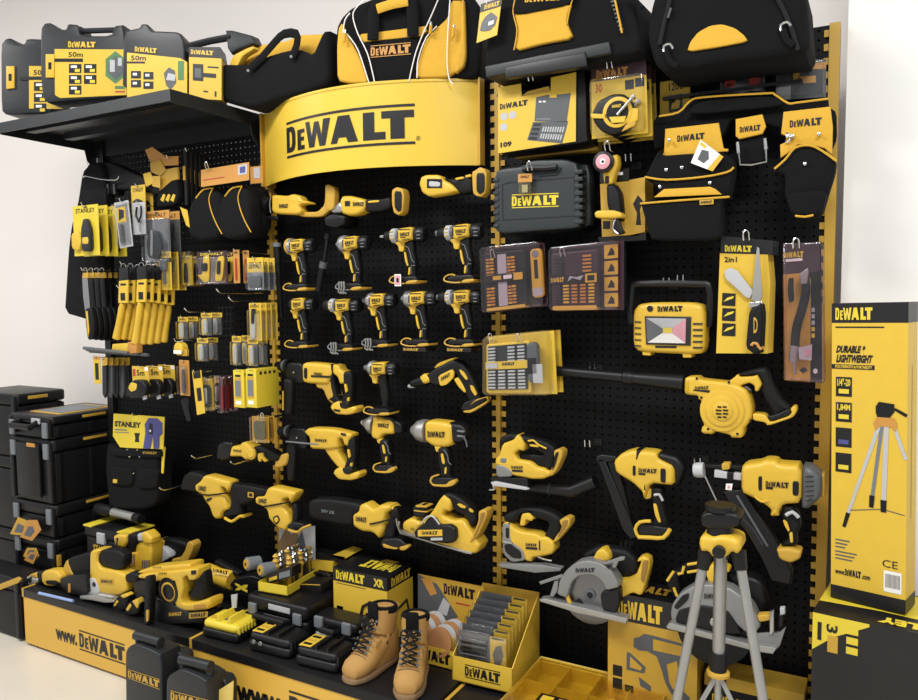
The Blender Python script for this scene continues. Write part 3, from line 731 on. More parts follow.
# row of three at the top
o = .13
tool('rotary_tool', 'yellow bodied tool with black angled head, leftmost directly under the brand sign', 'power tool', (300, 200), o, [
 ('p', 'body', Y, [(273, 196), (276, 195), (288, 196), (294, 194), (301, 196), (303, 200), (310, 202), (311, 204), (304, 204), (300, 206), (303, 211), (300, 215), (276, 214), (273, 211)], 0, .06, .024, lg(o+.001, (279, 204), (288, 204), (288, 208), (279, 208))),
 ('p', 'handle_frame', YW, [(300, 211), (303, 212), (318, 212), (325, 205), (326, 186), (334, 188), (334, 200), (331, 210), (322, 217), (303, 217), (298, 215)], -.02, .02, .006),
 ('p', 'battery_mount', YW, [(325, 186), (328, 184), (334, 187), (335, 193), (334, 208), (330, 211), (326, 209)], .0, .03, .006),
 ('l', 'head', K, (270, 207), (254, 201), -.03, [(0, .03), (.4, .034), (.8, .034), (1, .028)]),
 ('t', 'guard_ring', SV, [(271, 197), (270, 205), (271, 213)], -.02, .004),
 ('p', 'side_cap', K, [(258, 216), (262, 219), (278, 220), (278, 216)], -.02, .03, .005)])
tool('angle_grinder', 'cordless angle grinder with silver head and black guard below, middle one under the brand sign', 'angle grinder', (360, 205), o, [
 ('p', 'housing', Y, [(341, 201), (344, 196), (352, 196), (360, 198), (366, 200), (368, 206), (364, 212), (358, 215), (350, 216), (343, 214)], 0, .07, .024, both(lg(o+.001, (353, 202), (364, 202), (364, 206), (353, 206)), lambda b: b.patch(Q(o+.001, (345, 201), (350, 201), (350, 206), (345, 206)), 0, 0, 1, 1, KC, .0012))),
 ('p', 'gear_head', SB, [(332, 211), (341, 201), (344, 206), (344, 213), (334, 214)], 0, .05, .015),
 ('p', 'guard', K, [(325, 218), (332, 214), (346, 216), (345, 224), (337, 228), (326, 226)], .01, .12, .01),
 ('p', 'barrel_grip', KR, [(366, 199), (382, 199), (391, 197), (392, 208), (380, 212), (366, 212)], 0, .055, .022),
 ('p', 'grip_stripe', Y, [(368, 201), (379, 200), (379, 202), (368, 203)], .002, .01, .001),
 ('p', 'battery_mount', YW, [(392, 190), (397, 187), (403, 189), (404.5, 196), (403, 212), (399, 215.5), (394, 213), (392, 203)], .01, .04, .006),
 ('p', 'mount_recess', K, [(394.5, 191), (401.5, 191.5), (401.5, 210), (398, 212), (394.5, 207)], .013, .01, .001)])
tool('right_angle_tool', 'cordless yellow tool with boxed nose lying sideways, rightmost under the brand sign', 'power tool', (450, 184), o, [
 ('p', 'housing', Y, [(420, 184), (422, 177), (427, 175), (440, 175), (444, 180), (452, 184), (459, 191.5), (450, 194), (438, 196), (430, 197), (423, 193)], 0, .06, .018, lambda b: b.patch(Q(o+.001, (427, 179), (442, 179), (442, 188), (427, 188)), 0, 0, 1, 1, K, .001)),
 ('p', 'window', LG, [(429, 181), (440, 182), (440, 186.5), (429, 186.5)], .004, .006, .001),
 ('p', 'grip', KR, [(443, 178), (452, 179), (468, 175), (474, 178), (474, 192), (462, 195), (455, 189)], -.01, .05, .02),
 ('p', 'grip_stripe', Y, [(455, 178), (463, 176.5), (464, 178.5), (456, 180)], -.004, .01, .001),
 ('p', 'grip_stripe', Y, [(465, 175.5), (471, 174), (471, 176.5), (466, 177.5)], -.004, .01, .001),
 ('p', 'battery_mount', YW, [(472, 172), (476, 170), (480, 167), (485, 169), (487, 173), (486, 192), (482, 197), (476, 196), (473, 193)], .01, .04, .006),
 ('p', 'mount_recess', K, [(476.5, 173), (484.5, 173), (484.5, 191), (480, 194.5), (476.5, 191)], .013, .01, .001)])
# drywall screwgun
tool('drywall_screwgun', 'slim drywall screwgun with silver tip pointing down left', 'screwdriver', (450, 385), .12, [
 ('p', 'nose', KR, [(409, 384), (411, 380), (425, 375), (430, 378), (428, 384), (420, 387), (411, 387)], 0, .05, .022),
 ('l', 'bit_tip', LG, (414, 384.5), (408.5, 386.5), -.02, [(0, .012), (.6, .009), (1, .005)]),
 ('p', 'clutch_ring', Y, [(420, 377), (425, 373), (431, 377), (431, 382), (424, 384)], .002, .052, .02),
 ('p', 'body', K, [(426, 376), (436, 368), (455, 359), (459, 364), (456, 374), (450, 383), (440, 386), (430, 383)], 0, .055, .022),
 ('p', 'top_cover', Y, [(434, 368), (438, 363), (452, 358), (458, 358), (450, 363), (438, 369)], -.012, .03, .01),
 ('p', 'side_plate', Y, [(438, 376), (452, 369), (454, 372), (453, 378), (446, 385), (440, 386)], .004, .01, .002, lg(.125, (441, 377), (450, 372.5), (450, 376), (441, 381))),
 ('p', 'trigger_guard', Y, [(454, 379), (459, 377), (463, 383), (467, 391), (465, 393), (459, 387)], 0, .025, .006),
 ('p', 'grip', KR, [(453, 359), (462, 362), (470, 372), (478, 388), (482, 400), (478, 405), (470, 402), (464, 388), (457, 376)], 0, .045, .018),
 ('p', 'grip_inlay', Y, [(459, 369), (464, 372), (468, 379), (466, 380), (461, 374)], .003, .01, .001),
 ('p', 'grip_inlay', Y, [(470, 385), (473, 386), (477, 394), (475, 396), (471, 390)], .003, .01, .001),
 ('p', 'foot', K, [(461, 408), (464, 402), (480, 397), (488, 399), (470, 411), (462, 411)], .004, .065, .01),
 ('p', 'foot_rim', YW, [(463, 411), (471, 410), (487, 401), (488, 398), (484, 398), (474, 402), (470, 406), (473, 402), (477, 399), (487, 396.5), (488.5, 400), (487, 403), (471, 413), (464, 412.5)], .006, .02, .003)])
# rotary hammers with D handle
def rotary_hammer(dx, dy, label, kind):
    S = lambda L: [(x+dx, y+dy) for x, y in L]
    parts = [('l', 'chuck', KR, (276+dx, 366+dy), (290+dx, 366+dy), -.03, [(0, .012), (.1, .017), (.5, .019), (.9, .026), (1, .026)]),
     ('l', 'chuck_ring', SM, (284+dx, 366+dy), (288+dx, 365.5+dy), -.03, [(0, .021), (.5, .024), (1, .022)]),
     ('p', 'gearbox', K, S([(288, 362), (304, 363), (305, 383), (296, 384), (286, 376)]), -.004, .055, .02),
     ('p', 'side_handle', KR, S([(284, 378), (292, 380), (292, 396), (291, 415), (285, 415), (284, 398)]), .02, .035, .016),
     ('t', 'depth_rod', MG if kind else YW, S([(283, 391), (283, 410)]) if not kind else S([(283, 376), (315, 379)]), .03, .003),
     ('c', 'screw', CR, (293.5+dx, 372.5+dy), .004, .004, .004)]
    if not kind:
        parts += [('p', 'housing', Y, S([(303.5, 364), (308, 362), (333, 364.5), (334, 374), (331, 380), (329, 384), (312, 383.5), (304, 382)]), 0, .075, .022,
                both(lg(.142, (314+dx, 372+dy), (322+dx, 373+dy), (322+dx, 375.5+dy), (314+dx, 374.5+dy)), lambda b: b.patch(Q(.142, (311+dx, 375+dy), (332+dx, 376+dy), (332+dx, 378+dy), (311+dx, 377+dy)), 0, 0, 1, 1, KC, .001))),
            ('p', 'vent', K, S([(304, 368), (307, 368), (307, 379), (304, 378)]), .003, .02, .002),
            ('p', 'lower_body', YW, S([(316, 383), (318, 388), (324, 389), (328, 399), (333, 404), (340, 399), (333, 380), (322, 380)]), -.01, .055, .018),
            ('p', 'upper_handle', Y, S([(334, 364), (340, 365), (341, 369), (346, 372), (345.5, 383), (341, 384), (339, 377), (334, 373)]), -.005, .05, .012),
            ('p', 'foot_slot', K, S([(334, 409), (340, 410), (340, 412), (334, 411)]), .012, .01, 0, None, 0), ('p', 'bellows', KR, S([(331, 364), (334.5, 364), (334, 380), (338, 398), (345, 404), (345, 408), (332, 401), (329, 399), (334, 396), (331, 384)]), -.004, .052, .012)]
    else:
        parts += [('p', 'housing', Y, S([(302, 366), (307, 362), (330, 363), (350, 368), (350, 371), (347, 375), (346, 380), (343, 380), (340, 372), (336, 373), (337, 382), (328, 384), (308, 383), (308, 372)]), 0, .07, .016,
                both(lg(.142, (312+dx, 373+dy), (324+dx, 374+dy), (324+dx, 376.5+dy), (312+dx, 376+dy)), lambda b: b.patch(Q(.142, (338+dx, 367+dy), (343+dx, 368+dy), (343+dx, 370.5+dy), (338+dx, 369.5+dy)), 0, 0, 1, 1, KC, .001))),
            ('p', 'lower_body', Y, S([(320, 380), (336, 378), (337, 388), (345, 400), (343, 405), (336, 402), (328, 392)]), -.01, .05, .016)]
    parts += [('p', 'grip', KR, S([(343, 372), (352, 371), (353, 384), (352, 404), (344, 408), (341, 404), (345, 392), (344, 380)]), -.006, .042, .015),
     ('p', 'grip_inlay', Y, S([(344, 384), (346, 384), (347.5, 391), (345.5, 393)]), .0, .01, .001),
     ('p', 'grip_inlay', Y, S([(347, 398), (349, 397), (348.5, 405), (347, 405)]), .0, .01, .001),
     ('p', 'battery_foot', Y, S([(330.5, 408), (332, 404), (338, 401), (342, 406), (348, 408), (355, 406), (357, 409), (355, 413), (348, 415), (336, 414)]), .01, .07, .01),
     ('p', 'foot_terminal', K, S([(339, 403), (346, 401), (350, 404), (346, 409), (341, 408)]), .014, .04, .006)]
    return tool('rotary_hammer', label, 'rotary hammer', (315+dx, 375+dy), .14, parts)
rotary_hammer(0, 0, 'cordless rotary hammer with vented body and gap behind its grip, left of the compact wrench', 0)
rotary_hammer(3, 65.5, 'cordless rotary hammer with long smooth yellow top, lowest left in the middle bay', 1)
# impact wrenches
def wrench(name, label, parts, anchor, off): return tool(name, label, 'impact wrench', anchor, off, parts)
def gripset(x, y, s, do=0):
    S = lambda L: [(x+a*s, y+c*s) for a, c in L]
    return [('p', 'grip', KR, S([(-4, -2), (6, -2), (8, 8), (10, 18), (9, 27), (11, 32), (-3, 33), (-1, 24), (-4, 12)]), do, .042, .017),
     ('p', 'grip_inlay', Y, S([(-1.5, 5), (1, 5), (3, 14), (2.5, 17), (0, 15)]), do+.003, .008, .001),
     ('p', 'grip_inlay', Y, S([(3, 20), (5, 20), (4.5, 27), (2.5, 27)]), do+.003, .008, .001),
     ('t', 'grip_seam', MG, S([(2, 1), (6, 7), (7, 14), (10, 17)]), do+.003, .0015),
     ('p', 'trigger', Y, S([(-8, -4), (-3, -4), (0, -1), (-3, 3), (-6, 3)]), do-.006, .022, .005),
     ('p', 'foot', K, S([(-13, 33), (-10, 29), (-4, 31), (10, 31), (14, 33), (13, 39), (-11, 39)]), do+.012, .065, .008),
     ('p', 'foot_rim', YW, S([(-14, 35), (-12, 30), (-7, 28), (-4, 29), (-10, 31), (-12, 35), (-10, 38.5), (4, 39), (8, 35), (14, 33), (15.5, 36), (12, 40), (5, 41.5), (-10, 40.5)]), do+.016, .02, .003, None, 1)]
wrench('impact_wrench', 'silver pointed impact wrench between the lower rotary hammer and the large impact wrench', [
 ('l', 'nose_cone', SB, (375, 425), (364, 422.5), -.03, [(0, .034), (.3, .034), (.7, .02), (1, .012)]),
 ('l', 'anvil', LG, (365.5, 423), (361.5, 422), -.03, [(0, .009), (.8, .009), (1, .006)]),
 ('p', 'housing', Y, [(374, 416), (378, 416), (393, 420), (395, 430), (394, 434), (384, 434), (380, 440), (374, 438), (372, 434)], 0, .07, .024, lg(.13, (378, 423), (389, 424), (389, 428), (378, 427))),
 ('p', 'motor_cap', K, [(378, 415), (390, 417), (402, 423), (403, 433), (395, 434), (394, 421)], -.006, .06, .02)] + gripset(383, 441, .78), (385, 428), .13)
wrench('impact_wrench', 'large high torque impact wrench with big silver nose, lowest right in the middle bay', [
 ('l', 'nose_cone', SB, (428, 431), (412, 430), -.035, [(0, .04), (.3, .04), (.6, .034), (.85, .02), (1, .013)]),
 ('p', 'housing', Y, [(426, 423), (430, 420), (448, 422), (454, 425), (454, 444), (448, 447), (438, 447), (433, 445), (426, 440)], 0, .09, .024, lg(.142, (427.5, 431), (445, 432), (445, 437.5), (427.5, 437))),
 ('p', 'motor_cap', K, [(448, 422), (463, 424), (468, 430), (467, 441), (454, 444)], -.006, .08, .028),
 ('p', 'vent', MG, [(457, 430), (464, 431), (464, 432.5), (457, 431.5)], .0, .01, 0), ('p', 'vent', MG, [(457, 435), (464, 436), (464, 437.5), (457, 436.5)], .0, .01, 0),
 ('t', 'belt_hook', SM, [(463, 436), (466, 441), (467, 447)], .01, .003)] + gripset(442, 449, .92), (440, 435), .14)
# recip saws
def recip(S, label, nose, extra, off=.14):
    return tool('reciprocating_saw', label, 'saw', S([(335, 120)])[0], off, nose+[
     ('p', 'housing', Y, S([(340, 128), (345, 122), (350, 120), (356, 115), (364, 114), (400, 122), (424, 131), (423, 142), (420, 148), (413, 147), (412, 137), (400, 136), (398, 145), (405, 165), (396, 172), (384, 166), (372, 150), (358, 146), (343, 143)]), 0, .075, .02, None, 1),
     ('p', 'lower_body', Y, S([(366, 146), (398, 142), (406, 162), (410, 175), (401, 185), (390, 192), (380, 188), (374, 170)]), -.008, .06, .02),
     ('t', 'guard_strap', KR, S([(350, 146), (375, 147), (412, 142)]), .004, .003),
     ('p', 'battery_foot', K, S([(400, 180), (410, 172), (425, 175), (434, 180), (428, 186), (405, 186)]), .008, .06, .01),
     ('t', 'foot_rim', Y, S([(400, 182), (412, 190), (424, 184), (434, 178), (440, 178)]), .02, .006, 2),
     ('p', 'grip', KR, S([(423, 134), (436, 136), (438, 150), (440, 175), (426, 178), (421, 168), (420, 150)]), -.008, .04, .015)]+extra)
# traced from a close view; mapping back to photo coordinates
def recA(L): return [(180+a/6.364, 430+b_/6.364) for a, b_ in L]
tool('reciprocating_saw', 'cordless reciprocating saw with black boot, left of the left yellow upright', 'saw', (215, 490), .16, [
 ('p', 'blade_boot', KR, recA([(10, 370), (30, 290), (70, 262), (160, 285), (170, 330), (130, 400), (60, 385), (22, 385)]), -.004, .06, .02),
 ('p', 'housing', Y, recA([(105, 345), (140, 320), (160, 290), (185, 285), (330, 325), (332, 360), (310, 400), (300, 370), (270, 360), (275, 400), (290, 430), (320, 500), (280, 520), (270, 560), (235, 565), (215, 540), (200, 490), (165, 440), (150, 410), (108, 385)]), 0, .075, .018, lg(.162, *recA([(118, 352), (165, 360), (165, 392), (118, 384)]))),
 ('t', 'guard_strap', KR, recA([(120, 405), (180, 415), (300, 400)]), .004, .003),
 ('p', 'vent', K, recA([(165, 440), (200, 430), (202, 440), (172, 458)]), .003, .01, .001),
 ('p', 'grip', KR, recA([(332, 335), (390, 345), (395, 380), (390, 470), (400, 540), (310, 560), (280, 545), (285, 515), (320, 500), (330, 460), (325, 400)]), -.008, .045, .016),
 ('t', 'foot_rim', Y, recA([(285, 560), (330, 582), (380, 550), (410, 550)]), .01, .006, 2),
 ('p', 'foot_pad', YW, recA([(372, 545), (410, 540), (412, 560), (380, 562)]), -.006, .05, .006)])
tool('reciprocating_saw', 'cordless reciprocating saw with square yellow badge on its black boot, over the left upright', 'saw', (270, 505), .18, [
 ('p', 'blade_boot', KR, recA([(380, 350), (410, 345), (560, 375), (545, 420), (490, 425), (480, 450), (385, 480), (372, 400)]), -.004, .06, .02, lambda b: (b.patch(Q(.177, *recA([(432, 393), (470, 398), (470, 432), (432, 427)])), 0, 0, 1, 1, YW, .001), b.patch(Q(.177, *recA([(440, 401), (462, 404), (462, 425), (440, 421)])), 0, 0, 1, 1, K, .0016))),
 ('p', 'housing', Y, recA([(487, 430), (500, 420), (545, 418), (565, 370), (590, 358), (745, 392), (745, 410), (710, 470), (700, 430), (660, 440), (665, 490), (690, 520), (715, 590), (680, 640), (640, 625), (600, 590), (575, 560), (565, 510), (545, 490), (490, 465)]), 0, .075, .018, lg(.182, *recA([(500, 432), (550, 438), (550, 468), (500, 462)]))),
 ('t', 'guard_strap', KR, recA([(530, 487), (580, 480), (700, 458)]), .004, .003),
 ('p', 'badge', K, recA([(590, 555), (620, 540), (636, 575), (612, 605), (597, 585)]), .003, .01, .001),
 ('p', 'badge_face', Y, recA([(600, 560), (617, 553), (627, 575), (612, 592), (602, 580)]), .005, .01, .001),
 ('p', 'grip', KR, recA([(715, 470), (740, 465), (750, 500), (755, 570), (730, 640), (695, 630), (690, 600), (715, 585), (722, 530)]), -.008, .045, .016),
 ('p', 'foot', K, recA([(690, 600), (730, 580), (800, 595), (790, 625), (740, 645), (695, 640)]), .004, .06, .01),
 ('t', 'foot_rim', YW, recA([(690, 635), (745, 650), (780, 625), (830, 605)]), .02, .005, 2)])
def recB(L): return [(300+a/4.59, 485+b_/4.59) for a, b_ in L]
tool('reciprocating_saw', 'cordless reciprocating saw with long black sleeve printed in grey, lower middle bay', 'saw', (380, 522), .16, [
 ('p', 'sleeve', KR, recB([(45, 75), (70, 62), (150, 62), (290, 85), (285, 125), (250, 130), (250, 185), (190, 180), (70, 155), (48, 140)]), -.004, .075, .03, tx(.158, *recB([(98, 110), (160, 120), (160, 135), (98, 124)]), '20V XR', MG)),
 ('p', 'housing', Y, recB([(248, 135), (275, 118), (280, 90), (305, 80), (330, 100), (345, 108), (375, 88), (420, 90), (425, 110), (400, 130), (395, 160), (392, 200), (372, 245), (340, 215), (290, 210), (250, 185)]), 0, .08, .02, lg(.162, *recB([(256, 142), (305, 150), (305, 172), (256, 165)]))),
 ('t', 'guard_strap', KR, recB([(320, 180), (390, 165), (430, 150)]), .004, .003),
 ('p', 'rear_frame', Y, recB([(412, 88), (437, 110), (440, 150), (420, 155), (425, 125)]), -.01, .05, .01),
 ('p', 'grip', KR, recB([(425, 100), (450, 105), (458, 160), (440, 190), (440, 250), (385, 245), (395, 190), (415, 155)]), -.008, .045, .016),
 ('p', 'foot', K, recB([(372, 265), (385, 245), (460, 240), (500, 275), (480, 298), (385, 288)]), .01, .065, .012),
 ('p', 'foot_inlay', YW, recB([(455, 285), (495, 275), (500, 287), (480, 300), (460, 300)]), .014, .02, .003),
 ('p', 'foot_inlay', YW, recB([(378, 268), (420, 285), (450, 290), (440, 296), (385, 287)]), .014, .008, .001),
 ('t', 'blade_guard', SV, recB([(455, 165), (460, 215), (540, 240)]), .012, .004, 1)])
def recC(L): return [(390+a/7.78, 480+b_/7.78) for a, b_ in L]
tool('planer', 'cordless planer with black belt cover and brand badge, bottom of the middle bay', 'planer', (450, 540), .17, [
 ('p', 'front_body', Y, recC([(105, 350), (115, 320), (170, 290), (240, 320), (260, 340), (230, 390), (200, 430), (110, 385)]), -.01, .075, .02, lambda b: b.text(Q(.165, *recC([(155, 368), (195, 375), (195, 395), (155, 388)])), 'XR', KC)),
 ('p', 'body', Y, recC([(340, 240), (400, 140), (430, 110), (480, 150), (490, 190), (480, 240), (440, 230), (420, 270), (500, 310), (580, 300), (640, 390), (700, 480), (715, 500), (690, 560), (635, 570), (400, 500), (350, 470), (260, 330)]), 0, .09, .015),
 ('p', 'belt_cover', K, recC([(190, 400), (230, 360), (260, 350), (300, 290), (350, 295), (385, 350), (470, 345), (515, 375), (520, 450), (500, 485), (440, 495), (210, 450)]), .02, .04, .012,
     lambda b: (b.patch(Q(.19, *recC([(218, 388), (408, 385), (408, 435), (218, 438)])), 0, 0, 1, 1, Y, .001), b.logo(Q(.19, *recC([(250, 398), (372, 397), (372, 424), (250, 425)])), KC, False, .0016), b.patch(Q(.19, *recC([(318, 450), (410, 447), (410, 468), (318, 470)])), 0, 0, 1, 1, LG, .001))),
 ('t', 'cover_edge', LG, recC([(245, 340), (285, 290), (335, 285), (385, 345)]), .022, .003, 2),
 ('p', 'sole_plate', SB, recC([(75, 395), (210, 435), (400, 500), (640, 560), (640, 575), (600, 570), (380, 505), (80, 415)]), .004, .09, .002, None, 0),
 ('p', 'depth_knob', K, recC([(180, 215), (200, 190), (280, 195), (290, 240), (285, 290), (195, 290)]), -.01, .06, .02),
 ('p', 'knob_ring', YW, recC([(200, 195), (285, 205), (288, 215), (205, 212)]), -.006, .062, .004),
 ('p', 'knob_ring', YW, recC([(185, 232), (285, 245), (290, 253), (190, 243)]), -.006, .062, .004),
 ('p', 'grip', KR, recC([(405, 130), (440, 95), (500, 110), (600, 170), (660, 250), (680, 300), (650, 370), (625, 350), (600, 280), (500, 230), (470, 150)]), -.008, .045, .016),
 ('p', 'grip_inlay', Y, recC([(520, 188), (540, 185), (585, 210), (583, 222), (550, 215)]), .0, .01, .001),
 ('p', 'grip_inlay', Y, recC([(610, 220), (640, 240), (645, 255), (620, 245)]), .0, .01, .001),
 ('p', 'battery_mount', YW, recC([(690, 245), (715, 232), (750, 235), (760, 270), (690, 430), (640, 480), (620, 480), (690, 320)]), .005, .07, .008),
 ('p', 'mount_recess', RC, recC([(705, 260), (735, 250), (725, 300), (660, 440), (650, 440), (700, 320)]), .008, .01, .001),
 ('t', 'rail', SV, recC([(50, 300), (75, 400), (200, 440)]), .01, .003, 1)])
# ================================================================ right bay
def Z(x0, y0, s): return lambda L: [(x0+a/s, y0+b_/s) for a, b_ in L]
def rq(off, x0, y0, x1, y1, s=0): return Q(off, (x0, y0), (x1, y0+s), (x1, y1+s), (x0, y1))
# 109 piece tool set carton
o = .17; t = T('tool_set_carton', 'yellow carton printed 109 with an open grey socket case on it', 'box', W(540, 150, o), 'goods on the right bay')
z = Z(480, 45, 5.833)
b = B(); b.m(YC).px(z([(105, 248), (238, 225), (243, 300), (412, 270), (414, 190), (560, 158), (558, 562), (106, 632)]), o, .003, 0, 0, 0)
fq = Q(o, *z([(105, 240), (560, 158), (558, 562), (106, 632)]))
zf = lambda L: L
def dq(L): return Q(o, *z(L))
b.logo(dq([(116, 345), (280, 318), (280, 350), (116, 377)]), KC, False); b.text(dq([(120, 570), (185, 560), (185, 590), (120, 600)]), '109', KC, .0012, .03)
for x, y in ((140, 418), (190, 410), (138, 480)): b.m(LG); c = Q(o, *z([(x-22, y-22), (x+22, y-26), (x+22, y+20), (x-22, y+24)])); b.poly(c, [(.5+.5*math.cos(k*PI/6), .5+.5*math.sin(k*PI/6)) for k in range(12)], LG)
c = dq([(320, 290), (530, 280), (510, 450), (318, 445)]); b.poly(c, [(0, 0), (.98, 0), (1, 1), (.75, .97), (.35, .97), (.04, .9)], SM); b.patch(c, .42, .86, .62, .98, Y, .001); b.patch(c, .12, .7, .2, .76, WH, .001); b.patch(c, .24, .7, .32, .76, WH, .001); b.patch(c, .05, .06, .5, .12, MG, .001)
c = dq([(310, 450), (515, 445), (480, 575), (275, 555)]); b.poly(c, [(0, 0), (1, 0), (1, 1), (0, 1)], SM)
for i in range(9):
    for j in range(2): b.patch(c, .34+.07*i, .15+.35*j, .38+.07*i, .4+.35*j, LG, .001)
for j in range(4): b.patch(c, .04, .06+.24*j, .26, .2+.24*j, DG, .001)
b.build('front_panel', t)
b = B(); b.m(YW).px(z([(240, 300), (280, 270), (400, 240), (412, 272)]), o-.004, .03, 0, 0, 0); b.build('top_flap', t)
b = B(); b.m(K).px(z([(106, 300), (558, 215), (575, 150), (610, 140), (625, 560), (558, 575), (110, 630)]), o-.006, .1, .003, 0, 0); b.build('case_inside', t)
t = T('tool_set_carton', 'second yellow carton, mostly hidden behind the one printed 109', 'box', W(560, 150, .07), 'goods on the right bay')
b = B(); b.m(YW).box(fq(0, 0).x+.005, fq(1, 0).x+.03, -.062, -.012, fq(0, 0).z-.0, fq(0, 1).z-.03, .002); b.build('carton', t)
loophook(530, 73, .19, 'looped chrome hook above the yellow 109 carton')
# long measuring tape in blister
o = .16; z = Z(570, 50, 3.5)
def tape_pack():
    t = T('tape_measure_pack', 'x', 'tape measure', W(622, 135, o), 'long tape measure packs')
    q = Q(o, (591, 68), (646, 60), (648, 133), (592, 139))
    b = B(); b.m(PU); b.qbox(q, 0, .6, 1, 1, -.003, 0); b.m(YC).qbox(q, 0, 0, 1, .8, -.003, .0004)
    b.logo(sub(q, .1, .84, .68, .95), OR, False, .001); b.patch(q, .62, .63, .78, .76, KC, .001); b.patch(q, .8, .65, .96, .77, KC, .001); b.text(sub(q, .08, .64, .2, .76), '30', RD, .001); b.build('backing_card', t)
    b = B(); b.m(K).px(z([(76, 230), (100, 180), (150, 155), (190, 155), (215, 175), (220, 230), (200, 280), (150, 300), (110, 285), (90, 260)]), o+.045, .045, .01, 1, .2); b.build('tape_case', t)
    b = B(); b.m(Y).lathe(W(617, 112, o+.05), (0, 1, 0), [(0, .036), (.001, .042), (.006, .043)], 28); b.m(Y).px(z([(72, 222), (130, 225), (140, 240), (75, 238)]), o+.05, .01, .001, 0, 0); b.m(Y).px(z([(195, 200), (238, 205), (236, 245), (200, 260)]), o+.048, .01, .001, 0, 0); b.m(YW).px(z([(200, 255), (232, 248), (225, 265), (180, 285)]), o+.047, .008, .001, 0, 0); b.build('hub_plate', t)
    b = B(); b.m(K).lathe(W(617, 112, o+.053), (0, 1, 0), [(0, .031), (.003, .032)], 24); b.patch(Q(o+.054, (609, 110), (626, 109), (626, 114), (609, 115)), 0, .1, .8, 1, K, 0); b.logo(Q(o+.054, (612, 105), (621, 104), (621, 107), (612, 108)), YC); b.patch(Q(o+.054, (609, 117), (626, 116), (624, 122), (612, 123)), 0, 0, 1, 1, YC); b.build('hub_label', t)
    b = B(); b.m(SV); b.ptube([(617, 115), (625, 106), (632, 98)], o+.058, .004, 0, 8); b.ptube([(632, 98), (635, 96)], o+.062, .007, 0, 8); b.build('winding_crank', t)
    b = B(); b.m(CL).qbox(q, .02, .02, .98, .82, 0, .03, .006, .01); b.build('blister', t)
    return t
stackpacks(tape_pack(), 3, .05, 'black and yellow long tape measure in blister, {} one on its hook', 0)
loophook(609, 60, .2, 'looped chrome hook holding the long tape measures')
# charcoal tool case
o = .14; t = T('tool_case', 'charcoal hard case with large yellow brand lettering hanging in the right bay', 'tool case', W(545, 230, o), 'goods on the right bay')
z = Z(480, 130, 3.5)
b = B(); b.m(CG).px(z([(52, 170), (60, 140), (100, 132), (140, 128), (165, 118), (180, 105), (300, 102), (345, 118), (355, 320), (345, 345), (200, 355), (80, 365), (55, 350), (50, 290)]), o, .055, .012, 1, .1)
b.logo(Q(o, *z([(112, 226), (276, 220), (276, 268), (112, 274)])), YS, True, .001); b.build('front_shell', t)
b = B(); b.m(CG).px(z([(60, 180), (90, 150), (200, 130), (340, 115), (385, 120), (390, 330), (355, 350), (200, 365), (90, 370)]), o-.058, .05, .012, 1, .1); b.build('back_shell', t)
b = B(); b.m(CG)
for k in range(8): y = 140+k*25; b.px(z([(330, y), (358, y-3), (358, y+12), (330, y+14)]), o+.003, .04, .003, 0, 0)
b.build('corner_rib', t); b = B(); b.m(CG)
for k in range(8): y = 170+k*23; b.px(z([(46, y), (64, y-2), (64, y+10), (46, y+12)]), o+.003, .04, .003, 0, 0)
b.build('corner_rib', t)
b = B(); b.m(DG); b.ptube(z([(78, 190), (100, 184), (330, 165), (332, 300), (80, 315), (78, 190)]), o+.0, .002, 0, 5); b.ptube(z([(190, 145), (205, 160), (270, 155), (285, 132)]), o+.001, .003, 0, 5); b.build('embossed_line', t)
b = B(); b.m(K); b.ptube(z([(150, 140), (175, 134), (230, 134), (270, 130)]), o+.01, .009, 1, 8); b.build('handle', t)
loophook(529, 163, .18, 'looped chrome hook carrying the charcoal hard case')
t = T('product_tag', 'small orange and clear tag hanging on the charcoal hard case', 'tag', W(525, 175, .155))
q = rq(.155, 518, 174, 532, 196, -.5); b = B(); b.m(OR).qbox(q, 0, .62, 1, 1, -.001, 0); b.text(sub(q, .2, .8, .8, .92), 'DEWALT', KC, .001); b.build('header_card', t); b = B(); b.m(CY).qbox(q, .05, 0, .95, .62, -.002, .003, .001); b.m(LG).qbox(q, .3, .15, .7, .5, 0, .002); b.build('bag', t)
# angled grinder / driver with pink disc
o = .2; z = Z(570, 50, 3.5)
tool('right_angle_driver', 'yellow right angle tool with pink ringed front, hung vertically beside the charcoal case', 'power tool', (604, 190), o, [
 ('c', 'head', K, (602.5, 161.5), 0, .029, .05), ('c', 'pink_disc', PK, (602.5, 161.5), .004, .021, .005), ('c', 'pink_disc_hub', WH, (602.5, 161.5), .006, .009, .004), ('c', 'hub_bolt', K, (602.5, 161.5), .008, .004, .003),
 ('p', 'neck', Y, z([(145, 370), (168, 365), (172, 400), (160, 430), (150, 470), (122, 472), (115, 430), (140, 420)]), -.02, .04, .012),
 ('p', 'neck_slot', K, z([(122, 442), (136, 440), (136, 466), (122, 468)]), -.017, .01, .001),
 ('p', 'barrel_grip', KR, z([(128, 470), (158, 468), (178, 500), (185, 580), (180, 600), (145, 590), (130, 540)]), -.02, .05, .02),
 ('p', 'battery_mount', Y, z([(85, 572), (95, 562), (150, 560), (178, 568), (186, 585), (150, 590), (90, 588)]), 0, .05, .008),
 ('p', 'lever', K, z([(150, 590), (170, 590), (182, 625), (192, 640), (165, 648), (155, 630)]), -.01, .02, .005),
 ('t', 'lever_wire', SV, z([(160, 590), (150, 625), (170, 645)]), -.01, .003)], 'power tools hanging on the pegboard')
